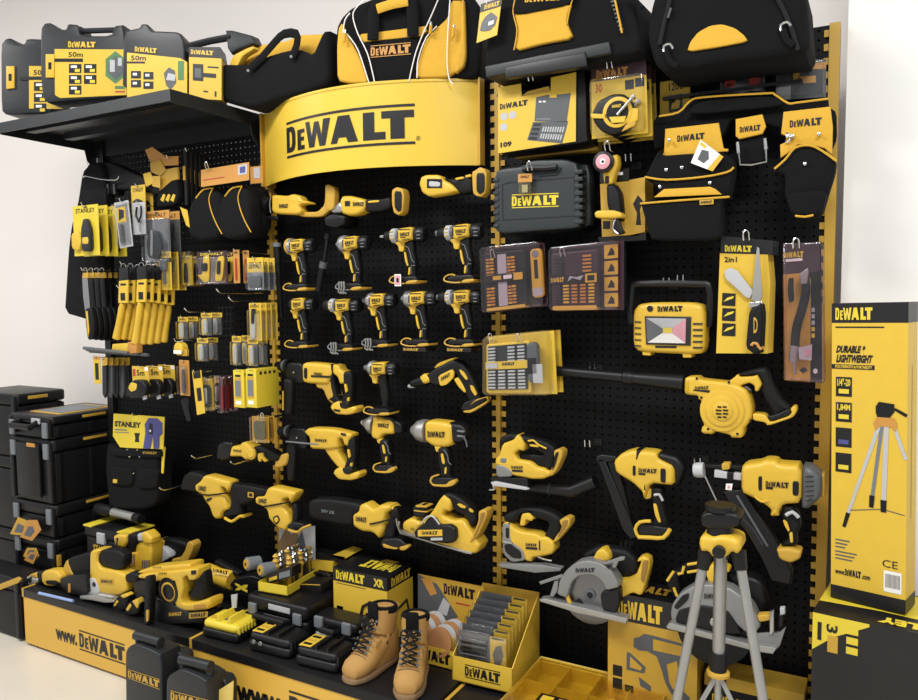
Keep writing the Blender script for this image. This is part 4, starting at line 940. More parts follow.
# yellow box behind it with black top
t = T('tool_carton', 'yellow carton with black top and two small bottles printed, behind the right angle tool', 'box', W(620, 235, .13), 'goods on the right bay')
b = B(); b.m(YW).px([(600, 183), (629, 180), (630, 235), (602, 237)], .13, .1, 0, 0, 0); b.m(YW).px([(629, 180), (645, 177), (645, 232), (630, 235)], .128, .09, 0, 0, 0)
b.m(KC).px([(600, 172), (629, 168), (629, 181), (600, 184)], .13, .1, 0, 0, 0)
b.patch(rq(.13, 603, 221, 610, 229), 0, 0, 1, 1, KC); b.patch(rq(.13, 618, 172, 623, 175), 0, 0, 1, 1, WH); b.poly(rq(.128, 633, 195, 643, 225), [(.3, 0), (.8, 0), (.7, .5), (1, .8), (.5, 1), (0, .7), (.4, .4)], KC)
b.m(KC).px([(598, 237), (636, 236), (646, 232), (646, 240), (600, 243)], .128, .1, 0, 0, 0)
b.build('carton', t)
loophook(607, 143, .2, 'looped chrome hook above the pink ringed tool'); hook(628, 158, .09, 'chrome double hook beside the pink ringed tool')
# ---- tool belt
o = .14; z = Z(630, 90, 4.118)
zz = lambda *L: Q(o, *z(list(L)))
t = T('tool_belt', 'black tool belt with yellow panels and hanging pouches across the right bay', 'tool belt', W(740, 110, o))
def bp(part, m_, L, do, th, r, ex=None, sm=1): b = B(); b.m(m_).px(z(L), o+do, th, r, sm, .1); ex and ex(b); return b.build(part, t)
bp('waistband', KF, [(95, 240), (95, 130), (112, 105), (190, 90), (240, 42), (300, 22), (560, 8), (600, 10), (650, 48), (690, 45), (815, 30), (820, 70), (850, 90), (852, 200), (830, 250), (700, 200), (600, 150), (420, 110), (380, 200), (120, 240)], -.03, .02, .008)
bp('padding', KF, [(240, 95), (270, 55), (330, 40), (560, 25), (600, 30), (640, 60), (560, 72), (300, 98)], -.005, .015, .006)
b = B(); b.m(YF).ptube(z([(120, 108), (200, 92), (245, 48), (300, 30), (560, 14), (595, 18), (650, 54), (690, 52), (815, 36)]), o-.004, .0028, 2, 6); b.build('piping', t)
bp('yellow_panel', YF, [(145, 160), (365, 135), (385, 240), (405, 243), (403, 253), (250, 265), (240, 285), (118, 296), (120, 285), (140, 255)], .008, .01, .003, lambda b: b.logo(Q(o+.008, *z([(195, 188), (308, 175), (308, 200), (195, 214)])), KC, False, .001), 0)
bp('left_pouch', KF, [(60, 360), (110, 260), (130, 240), (130, 270), (240, 262), (380, 258), (400, 270), (430, 290), (428, 340), (410, 430), (412, 445), (380, 450), (378, 600), (350, 618), (100, 620), (60, 520), (42, 465), (110, 440), (120, 400), (75, 375)], .025, .06, .015)
bp('pouch_front', KF, [(42, 462), (375, 442), (380, 600), (340, 618), (90, 620), (75, 580)], .045, .03, .012)
bp('pouch_trim', YF, [(98, 442), (140, 408), (330, 398), (352, 408), (378, 430)], .036, .012, .002, None, 0)
b = B(); b.m(YF).ptube(z([(62, 358), (150, 370), (300, 358), (400, 338), (428, 318)]), o+.03, .003, 2, 6); b.build('piping', t)
b = B(); b.m(YF).ptube(z([(42, 468), (200, 455), (410, 440)]), o+.048, .003, 2, 6); b.build('piping', t)
bp('brand_tab', YW, [(286, 454), (344, 450), (344, 470), (287, 474)], .05, .003, .001, lambda b: b.logo(Q(o+.05, *z([(292, 458), (338, 455), (338, 465), (292, 468)])), KC, False, .001), 0)
bp('middle_panel', YF, [(435, 120), (545, 100), (560, 150), (545, 180), (450, 202), (435, 190)], .0, .01, .003, lambda b: b.logo(Q(o+.0, *z([(452, 152), (538, 142), (538, 165), (452, 176)])), KC, False, .001), 0)
bp('hammer_loop_strap', KF, [(438, 200), (560, 180), (565, 290), (450, 305)], -.012, .01, .002)
b = B(); b.m(SV); b.ptube(z([(443, 215), (447, 260)]), o+.008, .005, 0, 8); b.ptube(z([(556, 200), (560, 245)]), o+.008, .005, 0, 8); b.ptube(z([(447, 260), (453, 307), (500, 308), (562, 295), (560, 245)]), o+.01, .0025, 0, 6); b.build('hammer_loop', t)
bp('holster_panel', YF, [(632, 90), (825, 68), (835, 150), (832, 265), (800, 240), (740, 225), (690, 225), (650, 260), (620, 280), (618, 225), (640, 215), (645, 190), (622, 180)], .012, .012, .003, lambda b: b.logo(Q(o+.012, *z([(658, 126), (790, 112), (790, 143), (658, 155)])), KC, False, .001), 0)
bp('holster', KF, [(590, 325), (650, 275), (690, 235), (760, 235), (850, 290), (845, 340), (820, 420), (790, 520), (720, 530), (670, 520), (635, 430), (640, 350), (600, 345)], .02, .05, .015)
bp('holster_pocket', KF, [(638, 425), (815, 412), (790, 515), (665, 515)], .035, .03, .01)
b = B(); b.m(YF).ptube(z([(595, 325), (640, 285), (680, 238), (740, 228), (790, 250), (850, 292)]), o+.024, .003, 2, 6); b.build('piping', t)
b = B(); b.m(YF).ptube(z([(680, 518), (720, 522), (755, 515)]), o+.036, .003, 1, 6); b.build('piping', t)
for x, y in ((160, 205), (148, 328), (212, 318), (122, 398), (328, 382), (720, 303), (648, 190), (670, 188), (778, 180)):
    b = B(); b.m(CR); p = W(*z([(x, y)])[0], o+.028); b.lathe(p, (0, 1, 0), [(0, .003), (.001, .0045), (.012, .0045)], 12); b.build('rivet', t)
b = B(); b.m(CR); b.ptube(z([(640, 180), (655, 180), (660, 195), (655, 212), (640, 215)]), o+.018, .0025, 1, 6); b.build('ring', t)
t = T('product_tag', 'white and yellow printed tag stuck diagonally on the belt pouch', 'tag', W(710, 155, .18))
q = Q(.182, *z([(290, 205), (385, 275), (340, 335), (250, 300)])); b = B(); b.m(WH).qbox(q, 0, 0, 1, 1, -.001, 0); b.poly(q, [(.75, 0), (1, 0), (1, 1), (.85, 1)], Y); b.poly(q, [(.2, .25), (.5, .2), (.6, .5), (.45, .8), (.2, .7)], SM); b.patch(q, .05, .82, .3, .95, YC); b.build('card', t)
# clear packs above the belt
t = T('kneepad_card', 'yellow card printed 1200 partly hidden behind the backpack', 'card', W(670, 115, .05), 'goods on the right bay')
q = Q(.05, (660, 82), (690, 78), (690, 110), (660, 116)); b = B(); b.m(YC).qbox(q, 0, -.6, 1, 1, -.003, 0); b.patch(q, .3, .05, .75, .55, KC); b.text(sub(q, .3, .68, .78, .92), '1200', KC, .001); b.poly(sub(q, .33, .08, .72, .52), [(.1, .1), (.8, .1), (.9, .6), (.5, .9), (.5, .6), (.2, .5)], YC, .001); b.build('card', t)
def clearpack(x0, y0, x1, y1, off, label, items):
    t = T('clear_pack', label, 'pack', W((x0+x1)/2, y1, off), 'goods on the right bay'); q = Q(off, (x0, y0), (x1, y0-3), (x1, y1-3), (x0, y1))
    b = B(); b.m(SM).qbox(q, 0, 0, 1, 1, -.003, 0)
    for u0, v0, u1, v1, m_ in items: b.patch(q, u0, v0, u1, v1, m_)
    b.build('backing_card', t)
    b = B(); b.m(CL).qbox(q, .03, .03, .97, .97, 0, .02, .005, .005); b.build('bag', t)
clearpack(720, 72, 765, 97, .04, 'clear pack of small red labelled parts behind the belt, under the backpack', [(.1, .35, .35, .85, RD), (.15, .4, .3, .5, K), (.65, .3, .9, .8, RD), (.4, .1, .55, .3, LG)])
clearpack(776, 62, 826, 100, .04, 'grey clear pack with tan shapes at the top right of the display', [(.5, .75, 1, .92, OR), (.45, .4, .8, .58, OR), (.35, .4, .48, .75, YW), (0, 0, .3, .4, LG)])
# ---- bit sets
def bitset(name, label, cat, quad, off, body, rim, bits, label_m, hasrul=None, th=.035):
    t = T(name, label, cat, W((quad[2][0]+quad[3][0])/2, quad[2][1], off), 'goods on the right bay'); q = Q(off, *quad)
    return t, q
o = .15
t, q = bitset('screwdriver_bit_set', 'purple and clear bit set with a yellow ring gauge card at its right', 'bit set', [(486, 249), (544, 243), (548, 306), (488, 313)], o, 0, 0, 0, 0)
b = B(); b.m(PU).qbox(q, 0, 0, 1.0, 1, -.003, 0); b.build('backing_card', t)
b = B(); b.m(K).qbox(q, .02, .04, .72, .92, 0, .03, .004, .006); b.m(YC).qbox(q, .06, .02, .7, .07, 0, .034, .002); b.build('bit_case', t)
for j in range(2):
    for i in range(2):
        b = B()
        for k in range(6):
            for l in range(2): b.m(OR if (k+l) % 3 else YC); b.qbox(q, .08+i*.36+l*.07, .1+j*.45+k*.05, .14+i*.36+l*.07, .13+j*.45+k*.05, .028, .036)
        b.build('bit_row', t)
b = B(); b.m(LG).qbox(q, .27, .08, .42, .45, .028, .032); b.m(LG).qbox(q, .27, .58, .42, .88, .028, .032); b.build('tray_window', t)
b = B(); b.m(KC).qbox(q, .03, .46, .7, .57, .03, .038); b.patch(lambda u, v, d=0: q(u, v, d+.038), .55, .46, .7, .57, YC, .001); b.patch(lambda u, v, d=0: q(u, v, d+.038), .2, .49, .34, .55, YC, .001); b.patch(lambda u, v, d=0: q(u, v, d+.038), .38, .49, .52, .55, WH, .001); b.build('label_band', t)
b = B(); b.m(YC).qbox(q, .78, .15, .98, .92, 0, .012, .003, .01); b.patch(lambda u, v, d=0: q(u, v, d+.012), .84, .45, .9, .75, KC, .001); b.patch(lambda u, v, d=0: q(u, v, d+.012), .8, .18, .96, .3, LG, .001); b.build('gauge_card', t)
b = B(); b.m(SV).lathe(q(.87, .84, .014), (0, 1, 0), [(0, .011), (.003, .012)], 20); b.build('ring', t)
b = B(); b.m(CP).qbox(q, -.02, 0, 1.02, 1.02, 0, .045, .008, .012); b.build('blister', t)
t, q = bitset('screwdriver_bit_set', 'purple bit set with four picture squares on its right side', 'bit set', [(553, 248), (624, 240), (624, 310), (554, 311)], o, 0, 0, 0, 0)
b = B(); b.m(PU).qbox(q, 0, 0, 1, 1.0, -.003, 0)
for k in range(4):
    b.patch(q, .73, .05+.235*k, .92, .25+.235*k, YC); b.poly(sub(q, .76, .08+.235*k, .89, .22+.235*k), [(.1, .1), (.9, .1), (.8, .6), (.5, .95), (.3, .5)], KC, .001)
b.build('backing_card', t)
b = B(); b.m(PU).qbox(q, .02, .03, .68, .9, 0, .028, .004, .006); b.m(YC).qbox(q, .03, .01, .67, .08, 0, .031, .003, .005); b.build('bit_case', t)
for i in range(5):
    b = B()
    for k in range(6): b.m(YC if i in (1, 4) else PU if i == 0 else OR); b.qbox(q, .08+i*.12, .12+k*.05, .16+i*.12, .15+k*.05, .028, .034)
    b.build('bit_row', t)
for i in (0, 1):
    b = B()
    for k in range(5): b.m(OR if i else DG); b.qbox(q, .08+i*.4, .58+k*.055, .2+i*.4, .61+k*.055, .028, .034)
    b.build('bit_row', t)
fq = lambda u, v, d=0: q(u, v, d+.036)
b = B(); b.m(KC).qbox(q, .0, .42, .68, .55, .028, .036); b.logo(sub(fq, .03, .45, .22, .52), YC, False, .001); b.patch(fq, .52, .42, .68, .55, YC, .001); b.patch(fq, .55, .445, .65, .525, KC, .0015); b.poly(fq, [(.27, .45), (.34, .5), (.45, .46), (.5, .53), (.4, .51), (.3, .53)], LG, .001); b.build('label_band', t)
b = B(); b.m(CP).qbox(q, -.01, 0, .98, 1, 0, .042, .008, .012); b.build('blister', t)
for k in range(2):
    t2 = T('screwdriver_bit_set', ['second', 'third'][k]+' bit set pack from the front, behind the set with four picture squares', 'bit set', W(630, 308, .1-.04*k), 'goods on the right bay')
    b = B(); b.m(K); q2 = Q(.1-.045*k, (557, 247), (626, 240), (627, 307), (558, 312)); b.qbox(q2, 0, 0, 1.0, 1, -.003, 0); b.m(DG).qbox(q2, .05, .05, .95, .9, 0, .02, .004, .006); b.build('pack', t2)
o = .16
t, q = bitset('socket_set', 'clear and yellow socket and bit set with wrist strap, lower left of the right bay', 'bit set', [(489, 337), (549, 331), (552, 394), (489, 394)], o, 0, 0, 0, 0)
b = B(); b.m(YC).qbox(q, 0, 0, 1.08, 1, -.003, 0); b.build('backing_card', t)
b = B(); b.m(YC).qbox(q, .0, .03, .72, .88, 0, .02, .003, .006); b.m(DG).qbox(q, .04, .09, .68, .84, .018, .023); b.build('bit_case', t)
for j in range(2):
    for i in range(4):
        if j and i == 1: continue
        b = B(); b.m(LG)
        for k in range(6 if not j else 5): b.qbox(q, .06+i*.16, .11+j*.45+k*.055, .17+i*.16, .14+j*.45+k*.055, .023, .03)
        b.build('socket_row', t)
fq = lambda u, v, d=0: q(u, v, d+.033)
b = B(); b.m(YC).qbox(q, .02, .44, .72, .57, .022, .033); b.logo(sub(fq, .3, .5, .5, .55), KC, False, .001); b.m(LG).qbox(q, .04, .46, .22, .55, .033, .036); b.build('label_band', t)
b = B(); b.m(SM).qbox(q, .7, .2, .88, .85, .01, .04, .01, .012); b.patch(lambda u, v, d=0: q(u, v, d+.04), .72, .35, .86, .6, K, .001); b.patch(lambda u, v, d=0: q(u, v, d+.04), .8, .2, .95, .5, LG, .001); b.build('wrist_strap', t)
b = B(); b.m(CL).qbox(q, -.02, 0, 1.05, 1.02, 0, .045, .008, .012); b.build('blister', t)
stackpacks(t, 2, .05, 'clear and yellow socket set with wrist strap, {} pack of its pair', 0)
for x, y, l in ((490, 335, 'left loop hook of the yellow socket set'), (518, 335, 'right loop hook of the yellow socket set'), (492, 251, 'left loop hook of the purple bit set'), (562, 249, 'left loop hook of the picture square bit set')):
    loophook(x, y, .19, l)
# ---- work light
o = .13; z = Z(620, 220, 3.182)
t = T('work_light', 'yellow LED work light with black swivel handle hanging in the right bay', 'work light', W(670, 355, o), 'goods on the right bay')
b = B(); b.m(Y).px(z([(42, 290), (60, 268), (100, 262), (230, 262), (262, 270), (272, 300), (272, 400), (262, 425), (225, 428), (60, 420), (42, 400)]), o, .075, .02, 1, .1)
b.m(Y).px(z([(70, 418), (98, 420), (96, 432), (72, 430)]), o-.01, .05, .003, 0, 0); b.m(Y).px(z([(198, 424), (228, 424), (226, 438), (200, 438)]), o-.01, .05, .003, 0, 0)
b.logo(Q(o, *z([(120, 274), (200, 273), (200, 290), (120, 292)])), KC, False, .002); b.poly(Q(o, *z([(86, 272), (106, 272), (106, 292), (86, 292)])), [(.5+.5*math.cos(k*PI/6), .5+.5*math.sin(k*PI/6)) for k in range(12)], KC, .002); b.build('housing', t)
b = B(); b.m(DG)
for k in range(5):
    y = 322+k*19; b.px(z([(232, y+6), (262, y+6), (262, y+11), (232, y+11)]), o+.003, .01, 0, 0, 0)
b.build('vent_slots', t)
b = B(); b.m(DG)
for k in range(5): y = 322+k*19; b.px(z([(46, y), (66, y+1), (66, y+5), (46, y+4)]), o+.003, .01, 0, 0, 0)
b.build('vent_slots', t)
b = B(); b.m(DG).px(z([(78, 306), (226, 308), (224, 400), (82, 396)]), o+.004, .01, .003, 0, 0); b.build('lens_bezel', t)
b = B(); q = Q(o+.005, *z([(84, 312), (210, 314), (208, 392), (88, 390)])); b.m(LG).qbox(q, 0, 0, 1, 1, 0, .0005)
b.poly(q, [(0, 0), (.42, .42), (.42, .58), (0, 1)], SM, .001); b.poly(q, [(1, 0), (1, 1), (.64, .58), (.64, .42)], PK, .001); b.poly(q, [(0, 1), (.42, .58), (.64, .58), (1, 1)], LG, .001); b.poly(q, [(0, 0), (1, 0), (.64, .42), (.42, .42)], WH, .001); b.patch(q, .42, .4, .66, .62, YS, .002); b.build('reflector', t)
b = B(); b.m(CL).qbox(q, -.01, -.01, 1.01, 1.01, .003, .006, .001); b.build('lens', t)
b = B(); b.m(KC).px(z([(112, 400), (180, 401), (180, 408), (112, 407)]), o+.001, .004, 0, 0, 0); b.build('rating_strip', t)
b = B(); b.m(K); b.ptube(z([(40, 330), (34, 300), (38, 222), (62, 203), (250, 203), (284, 215), (288, 290), (282, 340)]), o-.03, .011, 2, 8); b.build('swivel_handle', t)
hook(666, 282, .1, 'chrome double hook above the work light'); hook(680, 279, .1, 'chrome double hook behind the work light handle')
# ---- 2in1 jab saw card
t = T('jab_saw_card', 'tall yellow and black 2in1 saw card with a silver double blade knife', 'carded tool', W(745, 354, .14), 'goods on the right bay')
z = Z(620, 220, 3.182); o = .14
b = B(); b.m(YC).px(z([(318, 105), (470, 100), (478, 200), (470, 425), (306, 424)]), o, .003, 0, 0, 0); b.m(KC).px(z([(322, 50), (488, 66), (486, 110), (320, 106)]), o+.0005, .004, 0, 0, 0)
q = lambda *L: Q(o+.001, *z(list(L)))
b.logo(q((334, 80), (420, 82), (420, 102), (334, 100)), YS, False); b.text(q((332, 117), (372, 117), (372, 134), (332, 134)), '2in1', KC)
for k in range(3): b.patch(q((326, 232+k*48), (368, 234+k*48), (367, 274+k*48), (324, 272+k*48)), 0, 0, 1, 1, KC); b.poly(q((326, 232+k*48), (368, 234+k*48), (367, 274+k*48), (324, 272+k*48)), [(.1, .3), (.8, .6), (.9, .8), (.4, .65)], YS, .001)
b.build('backing_card', t)
b = B(); b.m(SB).px(z([(436, 85), (443, 90), (452, 240), (445, 262), (418, 255), (424, 200)]), o+.02, .004, .001, 0, 0); b.build('saw_blade', t)
b = B(); b.m(LG).px(z([(332, 162), (350, 152), (372, 160), (424, 226), (412, 250), (400, 245), (335, 185)]), o+.014, .004, .001, 0, 0); b.build('knife_blade', t)
b = B(); b.m(KR).px(z([(420, 280), (452, 262), (458, 300), (452, 420), (430, 428), (402, 405), (408, 340), (412, 300)]), o+.03, .028, .01); b.text(Q(o+.031, *z([(425, 310), (438, 310), (438, 360), (425, 360)])), 'D', YW); b.m(CR).px(z([(412, 262), (445, 258), (448, 272), (412, 280)]), o+.028, .02, .004, 0); b.build('handle', t)
b = B(); b.m(OR); b.ptube(z([(418, 400), (424, 392), (436, 394), (440, 402), (450, 412)]), o+.032, .004, 1, 6); b.build('lock_clip', t)
stackpacks(t, 3, .022, 'tall yellow and black 2in1 saw card with silver blades, {} of three', .004)
loophook(746, 232, .19, 'looped chrome hook holding the 2in1 saw cards')
# ---- flex shaft blister
z = Z(780, 230, 4.37); o = .15; q = lambda *L: Q(o+.001, *z(list(L)))
t = T('flexible_shaft_pack', 'tall purple and yellow blister with black flexible shaft', 'carded tool', W(803, 382, o), 'goods on the right bay')
b = B(); b.m(KC).px(z([(15, 85), (180, 70), (185, 665), (20, 655)]), o, .003, 0, 0, 0); b.m(PU).px(z([(12, 60), (170, 55), (175, 180), (15, 195)]), o+.0005, .003, 0, 0, 0); b.m(YW).px(z([(15, 195), (100, 185), (135, 215), (132, 660), (25, 655)]), o+.0004, .003, 0, 0, 0)
b.logo(q((18, 98), (104, 92), (104, 118), (18, 122)), YS, False, .001); b.patch(q((25, 128), (98, 122), (98, 134), (25, 140)), 0, 0, 1, 1, WH, .001)
for k in range(5): b.patch(q((138, 340+k*28), (152, 340+k*28), (152, 358+k*28), (138, 358+k*28)), 0, 0, 1, 1, LG if k < 3 else YS, .001)
b.poly(q((145, 605), (165, 605), (165, 628), (145, 628)), [(.5+.5*math.cos(k*PI/5), .5+.5*math.sin(k*PI/5)) for k in range(10)], WH, .001); b.poly(q((84, 595), (122, 595), (122, 630), (84, 630)), [(.0, .5), (.5, .1), (1, .5), (.5, .9)], KC, .001)
b.build('backing_card', t)
b = B(); b.m(KR); b.ptube(z([(108, 205), (114, 270), (95, 350), (72, 430), (65, 510)]), o+.02, .011, 3, 10); b.build('flexible_shaft', t)
b = B(); b.m(SB).px(z([(85, 190), (120, 165), (125, 180), (118, 235), (90, 238)]), o+.032, .02, .005, 0, .1); b.build('drive_head', t)
b = B(); b.m(SB); b.ptube(z([(65, 505), (60, 545), (60, 575)]), o+.022, .012, 0, 12); b.m(SV).ptube(z([(62, 575), (66, 630)]), o+.022, .004, 0, 8); b.build('bit_holder', t)
b = B(); b.m(KR).px(z([(38, 210), (60, 208), (58, 245), (62, 310), (40, 318), (34, 265)]), o+.03, .02, .006); b.build('side_grip', t)
b = B(); b.m(LG).px(z([(80, 515), (140, 500), (138, 570), (85, 565)]), o+.03, .002, 0, 0, 0); b.patch(Q(o+.031, *z([(85, 520), (135, 508), (133, 560), (88, 560)])), .5, .2, .9, .8, PK, .001); b.build('instruction_leaf', t)
b = B(); b.m(CP).px(z([(10, 55), (175, 48), (190, 60), (195, 660), (180, 672), (20, 660), (14, 650)]), o+.045, .045, .01, 0, 0); b.build('blister', t)
loophook(796, 240, .2, 'looped chrome hook holding the flexible shaft blister')
# ---- blower
z = Z(680, 360, 7.06)
tool('blower', 'yellow compact blower with round fan housing and long black nozzle', 'blower', (730, 420), .16, [
 ('p', 'housing', Y, z([(38, 130), (55, 118), (110, 115), (130, 118), (150, 135), (340, 155), (380, 165), (430, 185), (470, 210), (500, 260), (515, 330), (512, 400), (490, 440), (455, 480), (455, 510), (440, 548), (365, 545), (355, 525), (250, 500), (235, 522), (170, 518), (152, 500), (160, 470), (175, 455), (145, 390), (148, 320), (155, 285), (135, 275), (130, 250), (50, 242), (36, 225)]), 0, .085, .014, lg(.161, *z([(106, 186), (202, 184), (202, 206), (106, 206)]))),
 ('p', 'label_line', KC, z([(94, 208), (210, 214), (208, 232), (92, 216)]), .0015, .002, 0, None, 0),
 ('c', 'fan_cover', Y, (721.5, 410.5), .006, .058, .01), ('c', 'fan_cover_ring', Y, (721.5, 411), .012, .043, .01), ('c', 'intake_grille', Y, (722, 411.5), .017, .026, .008),
 ('p', 'nozzle_collar', Y, z([(36, 128), (80, 120), (80, 246), (40, 242)]), .004, .09, .02),
 ('p', 'handle_frame', Y, z([(330, 160), (380, 125), (410, 98), (425, 120), (520, 115), (545, 105), (560, 130), (580, 170), (560, 205), (550, 222), (530, 220), (525, 180), (490, 160), (430, 180), (420, 200), (380, 180)]), -.01, .05, .008),
 ('p', 'grip', KR, z([(410, 95), (560, 55), (600, 52), (625, 80), (660, 180), (720, 280), (775, 330), (780, 350), (690, 400), (620, 415), (615, 400), (670, 380), (600, 270), (570, 200), (580, 160), (550, 105), (420, 118)]), -.015, .045, .016),
 ('p', 'trigger', SM, z([(440, 185), (470, 183), (500, 205), (500, 228), (480, 215)]), -.02, .02, .004),
 ('p', 'battery_foot', Y, z([(515, 375), (600, 385), (620, 410), (640, 440), (770, 395), (790, 370), (780, 345), (800, 325), (822, 330), (825, 360), (805, 395), (780, 412), (620, 465), (600, 440), (515, 425)]), 0, .06, .006),
 ('p', 'foot_terminal', K, z([(615, 395), (680, 385), (770, 340), (785, 370), (770, 390), (640, 432)]), .0, .05, .006)])
b = B(); b.m(K)
for k in range(4):
    for s in (0, 1):
        y = 325+k*24; x0 = 252+s*48-(4 if k in (0, 3) else 8)*(0 if s else -1); b.px(z([(252+s*50+(12 if (k in (0, 3) and not s) else 0), y), (292+s*48-(12 if (k in (0, 3) and s) else 0), y+3), (292+s*48-(12 if (k in (0, 3) and s) else 0), y+14), (252+s*50+(12 if (k in (0, 3) and not s) else 0), y+11)]), .1785, .002, 0, 0, 0)
bl = [o_ for o_ in COL.objects if o_.name == 'blower'][0]; b.build('grille_slots', bl)
for x, y in ((118, 130), (345, 158), (150, 265), (500, 428), (198, 488), (405, 522)):
    b = B(); b.m(K).lathe(W(*z([(x, y)])[0], .1615), (0, 1, 0), [(0, .0035), (.003, .0035)], 10); b.build('screw', bl)
b = B(); b.m(K); A = W(684, 383, .12); E_ = W(552, 370.5, .12); L = (E_-A).length
b.lathe(A, E_-A, [(0, .024), (L*.08, .023), (L*.36, .018), (L*.37, .021), (L*.43, .021), (L*.44, .017), (L*.9, .015), (L, .017)], 20); b.build('nozzle', bl)
hook(592, 366, .06, 'chrome double hook behind the blower nozzle')
# ---- jigsaws
z = Z(480, 425, 4.669)
def jig(dy, label, off, parts): return tool('jigsaw', label, 'jigsaw', (520, 465+dy), off, parts)
jig(0, 'cordless jigsaw with yellow inlays on its black top handle, upper of the two jigsaws', .15, [
 ('p', 'housing', Y, z([(80, 150), (95, 140), (110, 85), (160, 68), (180, 40), (200, 60), (215, 90), (210, 120), (185, 115), (165, 130), (180, 160), (240, 170), (270, 195), (300, 200), (335, 215), (335, 235), (300, 250), (240, 250), (160, 235), (95, 190), (75, 180)]), 0, .07, .012, both(lg(.151, *z([(146, 190), (200, 192), (200, 205), (146, 203)])), lambda b: b.patch(Q(.151, *z([(150, 208), (200, 210), (200, 220), (150, 218)])), 0, 0, 1, 1, KC, .001))),
 ('p', 'front_badge', MG, z([(95, 155), (122, 155), (122, 175), (95, 175)]), .002, .01, .002),
 ('p', 'grip', KR, z([(92, 100), (95, 60), (130, 40), (180, 42), (230, 55), (300, 72), (350, 100), (355, 130), (340, 200), (320, 215), (300, 180), (310, 140), (240, 100), (200, 75), (160, 65), (115, 85), (100, 130)]), -.008, .045, .014),
 ('p', 'grip_lower', KR, z([(190, 130), (290, 140), (320, 120), (345, 140), (330, 215), (270, 195), (240, 170), (185, 160)]), -.02, .03, .01),
 ('t', 'grip_inlay', Y, z([(225, 75), (250, 72), (270, 90), (310, 110)]), .0, .003),
 ('p', 'grip_inlay', Y, z([(230, 90), (275, 95), (275, 104), (235, 100)]), .0, .01, .001),
 ('p', 'battery_mount', YW, z([(345, 120), (370, 110), (388, 125), (385, 150), (360, 210), (335, 240), (325, 225), (350, 170)]), .0, .06, .006),
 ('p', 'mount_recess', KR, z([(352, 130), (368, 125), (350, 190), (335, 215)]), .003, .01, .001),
 ('p', 'blade_clamp', GD, z([(75, 185), (115, 190), (150, 215), (150, 242), (80, 245)]), .002, .05, .005),
 ('p', 'shoe', K, z([(50, 245), (220, 250), (230, 295), (60, 280)]), .01, .06, .003, None, 0),
 ('p', 'shoe_edge', LG, z([(50, 268), (70, 264), (215, 292), (228, 300), (215, 304), (60, 284)]), .02, .012, .002, None, 0),
 ('t', 'bevel_lever', CR, z([(45, 302), (70, 300), (60, 285)]), .02, .003)])
jig(75, 'cordless jigsaw with plain black bow handle, lower of the two jigsaws', .15, [
 ('p', 'housing', Y, z([(108, 460), (125, 450), (150, 465), (165, 480), (200, 495), (270, 505), (290, 520), (320, 520), (350, 545), (355, 580), (340, 600), (300, 610), (250, 615), (245, 635), (215, 630), (205, 590), (180, 565), (120, 555)]), 0, .07, .012, both(lg(.151, *z([(214, 550), (265, 554), (265, 567), (214, 564)])), lambda b: (b.patch(Q(.151, *z([(214, 568), (268, 572), (268, 583), (214, 579)])), 0, 0, 1, 1, KC, .001), b.patch(Q(.151, *z([(275, 540), (281, 540), (281, 585), (275, 585)])), 0, 0, 1, 1, KC, .001)))),
 ('p', 'handle_hook', Y, z([(195, 415), (230, 410), (252, 435), (240, 450), (215, 440), (210, 470), (185, 470)]), -.004, .04, .006),
 ('p', 'grip', KR, z([(110, 420), (150, 405), (200, 385), (280, 385), (340, 405), (390, 440), (372, 520), (340, 545), (300, 520), (325, 470), (320, 450), (260, 430), (200, 405), (170, 450), (120, 455)]), -.008, .05, .018),
 ('p', 'battery_mount', YW, z([(370, 445), (400, 430), (422, 440), (422, 470), (365, 540), (345, 548), (345, 535), (385, 480)]), .002, .06, .006),
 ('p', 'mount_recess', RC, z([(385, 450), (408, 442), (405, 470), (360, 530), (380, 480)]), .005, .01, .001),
 ('p', 'blade_clamp', GD, z([(105, 460), (140, 460), (145, 540), (200, 580), (215, 630), (150, 640), (110, 600)]), .001, .05, .004),
 ('p', 'clamp_slot', K, z([(120, 480), (135, 480), (135, 530), (120, 525)]), .003, .01, .001), ('p', 'clamp_slot', K, z([(112, 560), (140, 555), (190, 590), (195, 625), (150, 620), (118, 590)]), .003, .01, .001), ('p', 'clamp_bar', SV, z([(105, 540), (150, 548), (150, 556), (105, 550)]), .006, .01, .001),
 ('p', 'shoe', GD, z([(85, 650), (180, 650), (300, 655), (380, 670), (375, 682), (260, 690), (100, 665)]), .01, .03, .003, None, 0),
 ('t', 'lever', CR, z([(270, 615), (300, 628), (335, 635)]), .012, .003)])
t = T('vacuum_nozzle', 'black bent dust extraction tube running right from the upper jigsaw', 'tube', W(560, 488, .1))
b = B(); b.m(K); b.ptube(z([(220, 285), (430, 310), (540, 265)]), .1, .022, 0, 16); b.build('tube', t)
b = B(); b.m(DG); b.ptube(z([(328, 298), (336, 299)]), .1, .024, 0, 16); b.build('joint_ring', t)
for x, y, off, l in ((587, 444, .1, 'chrome double hook above the left nailer'), (624, 546, .06, 'chrome double hook behind the silver circular saw'), (541, 455, .08, 'chrome hook right of the upper jigsaw')): hook(x, y, off, l)
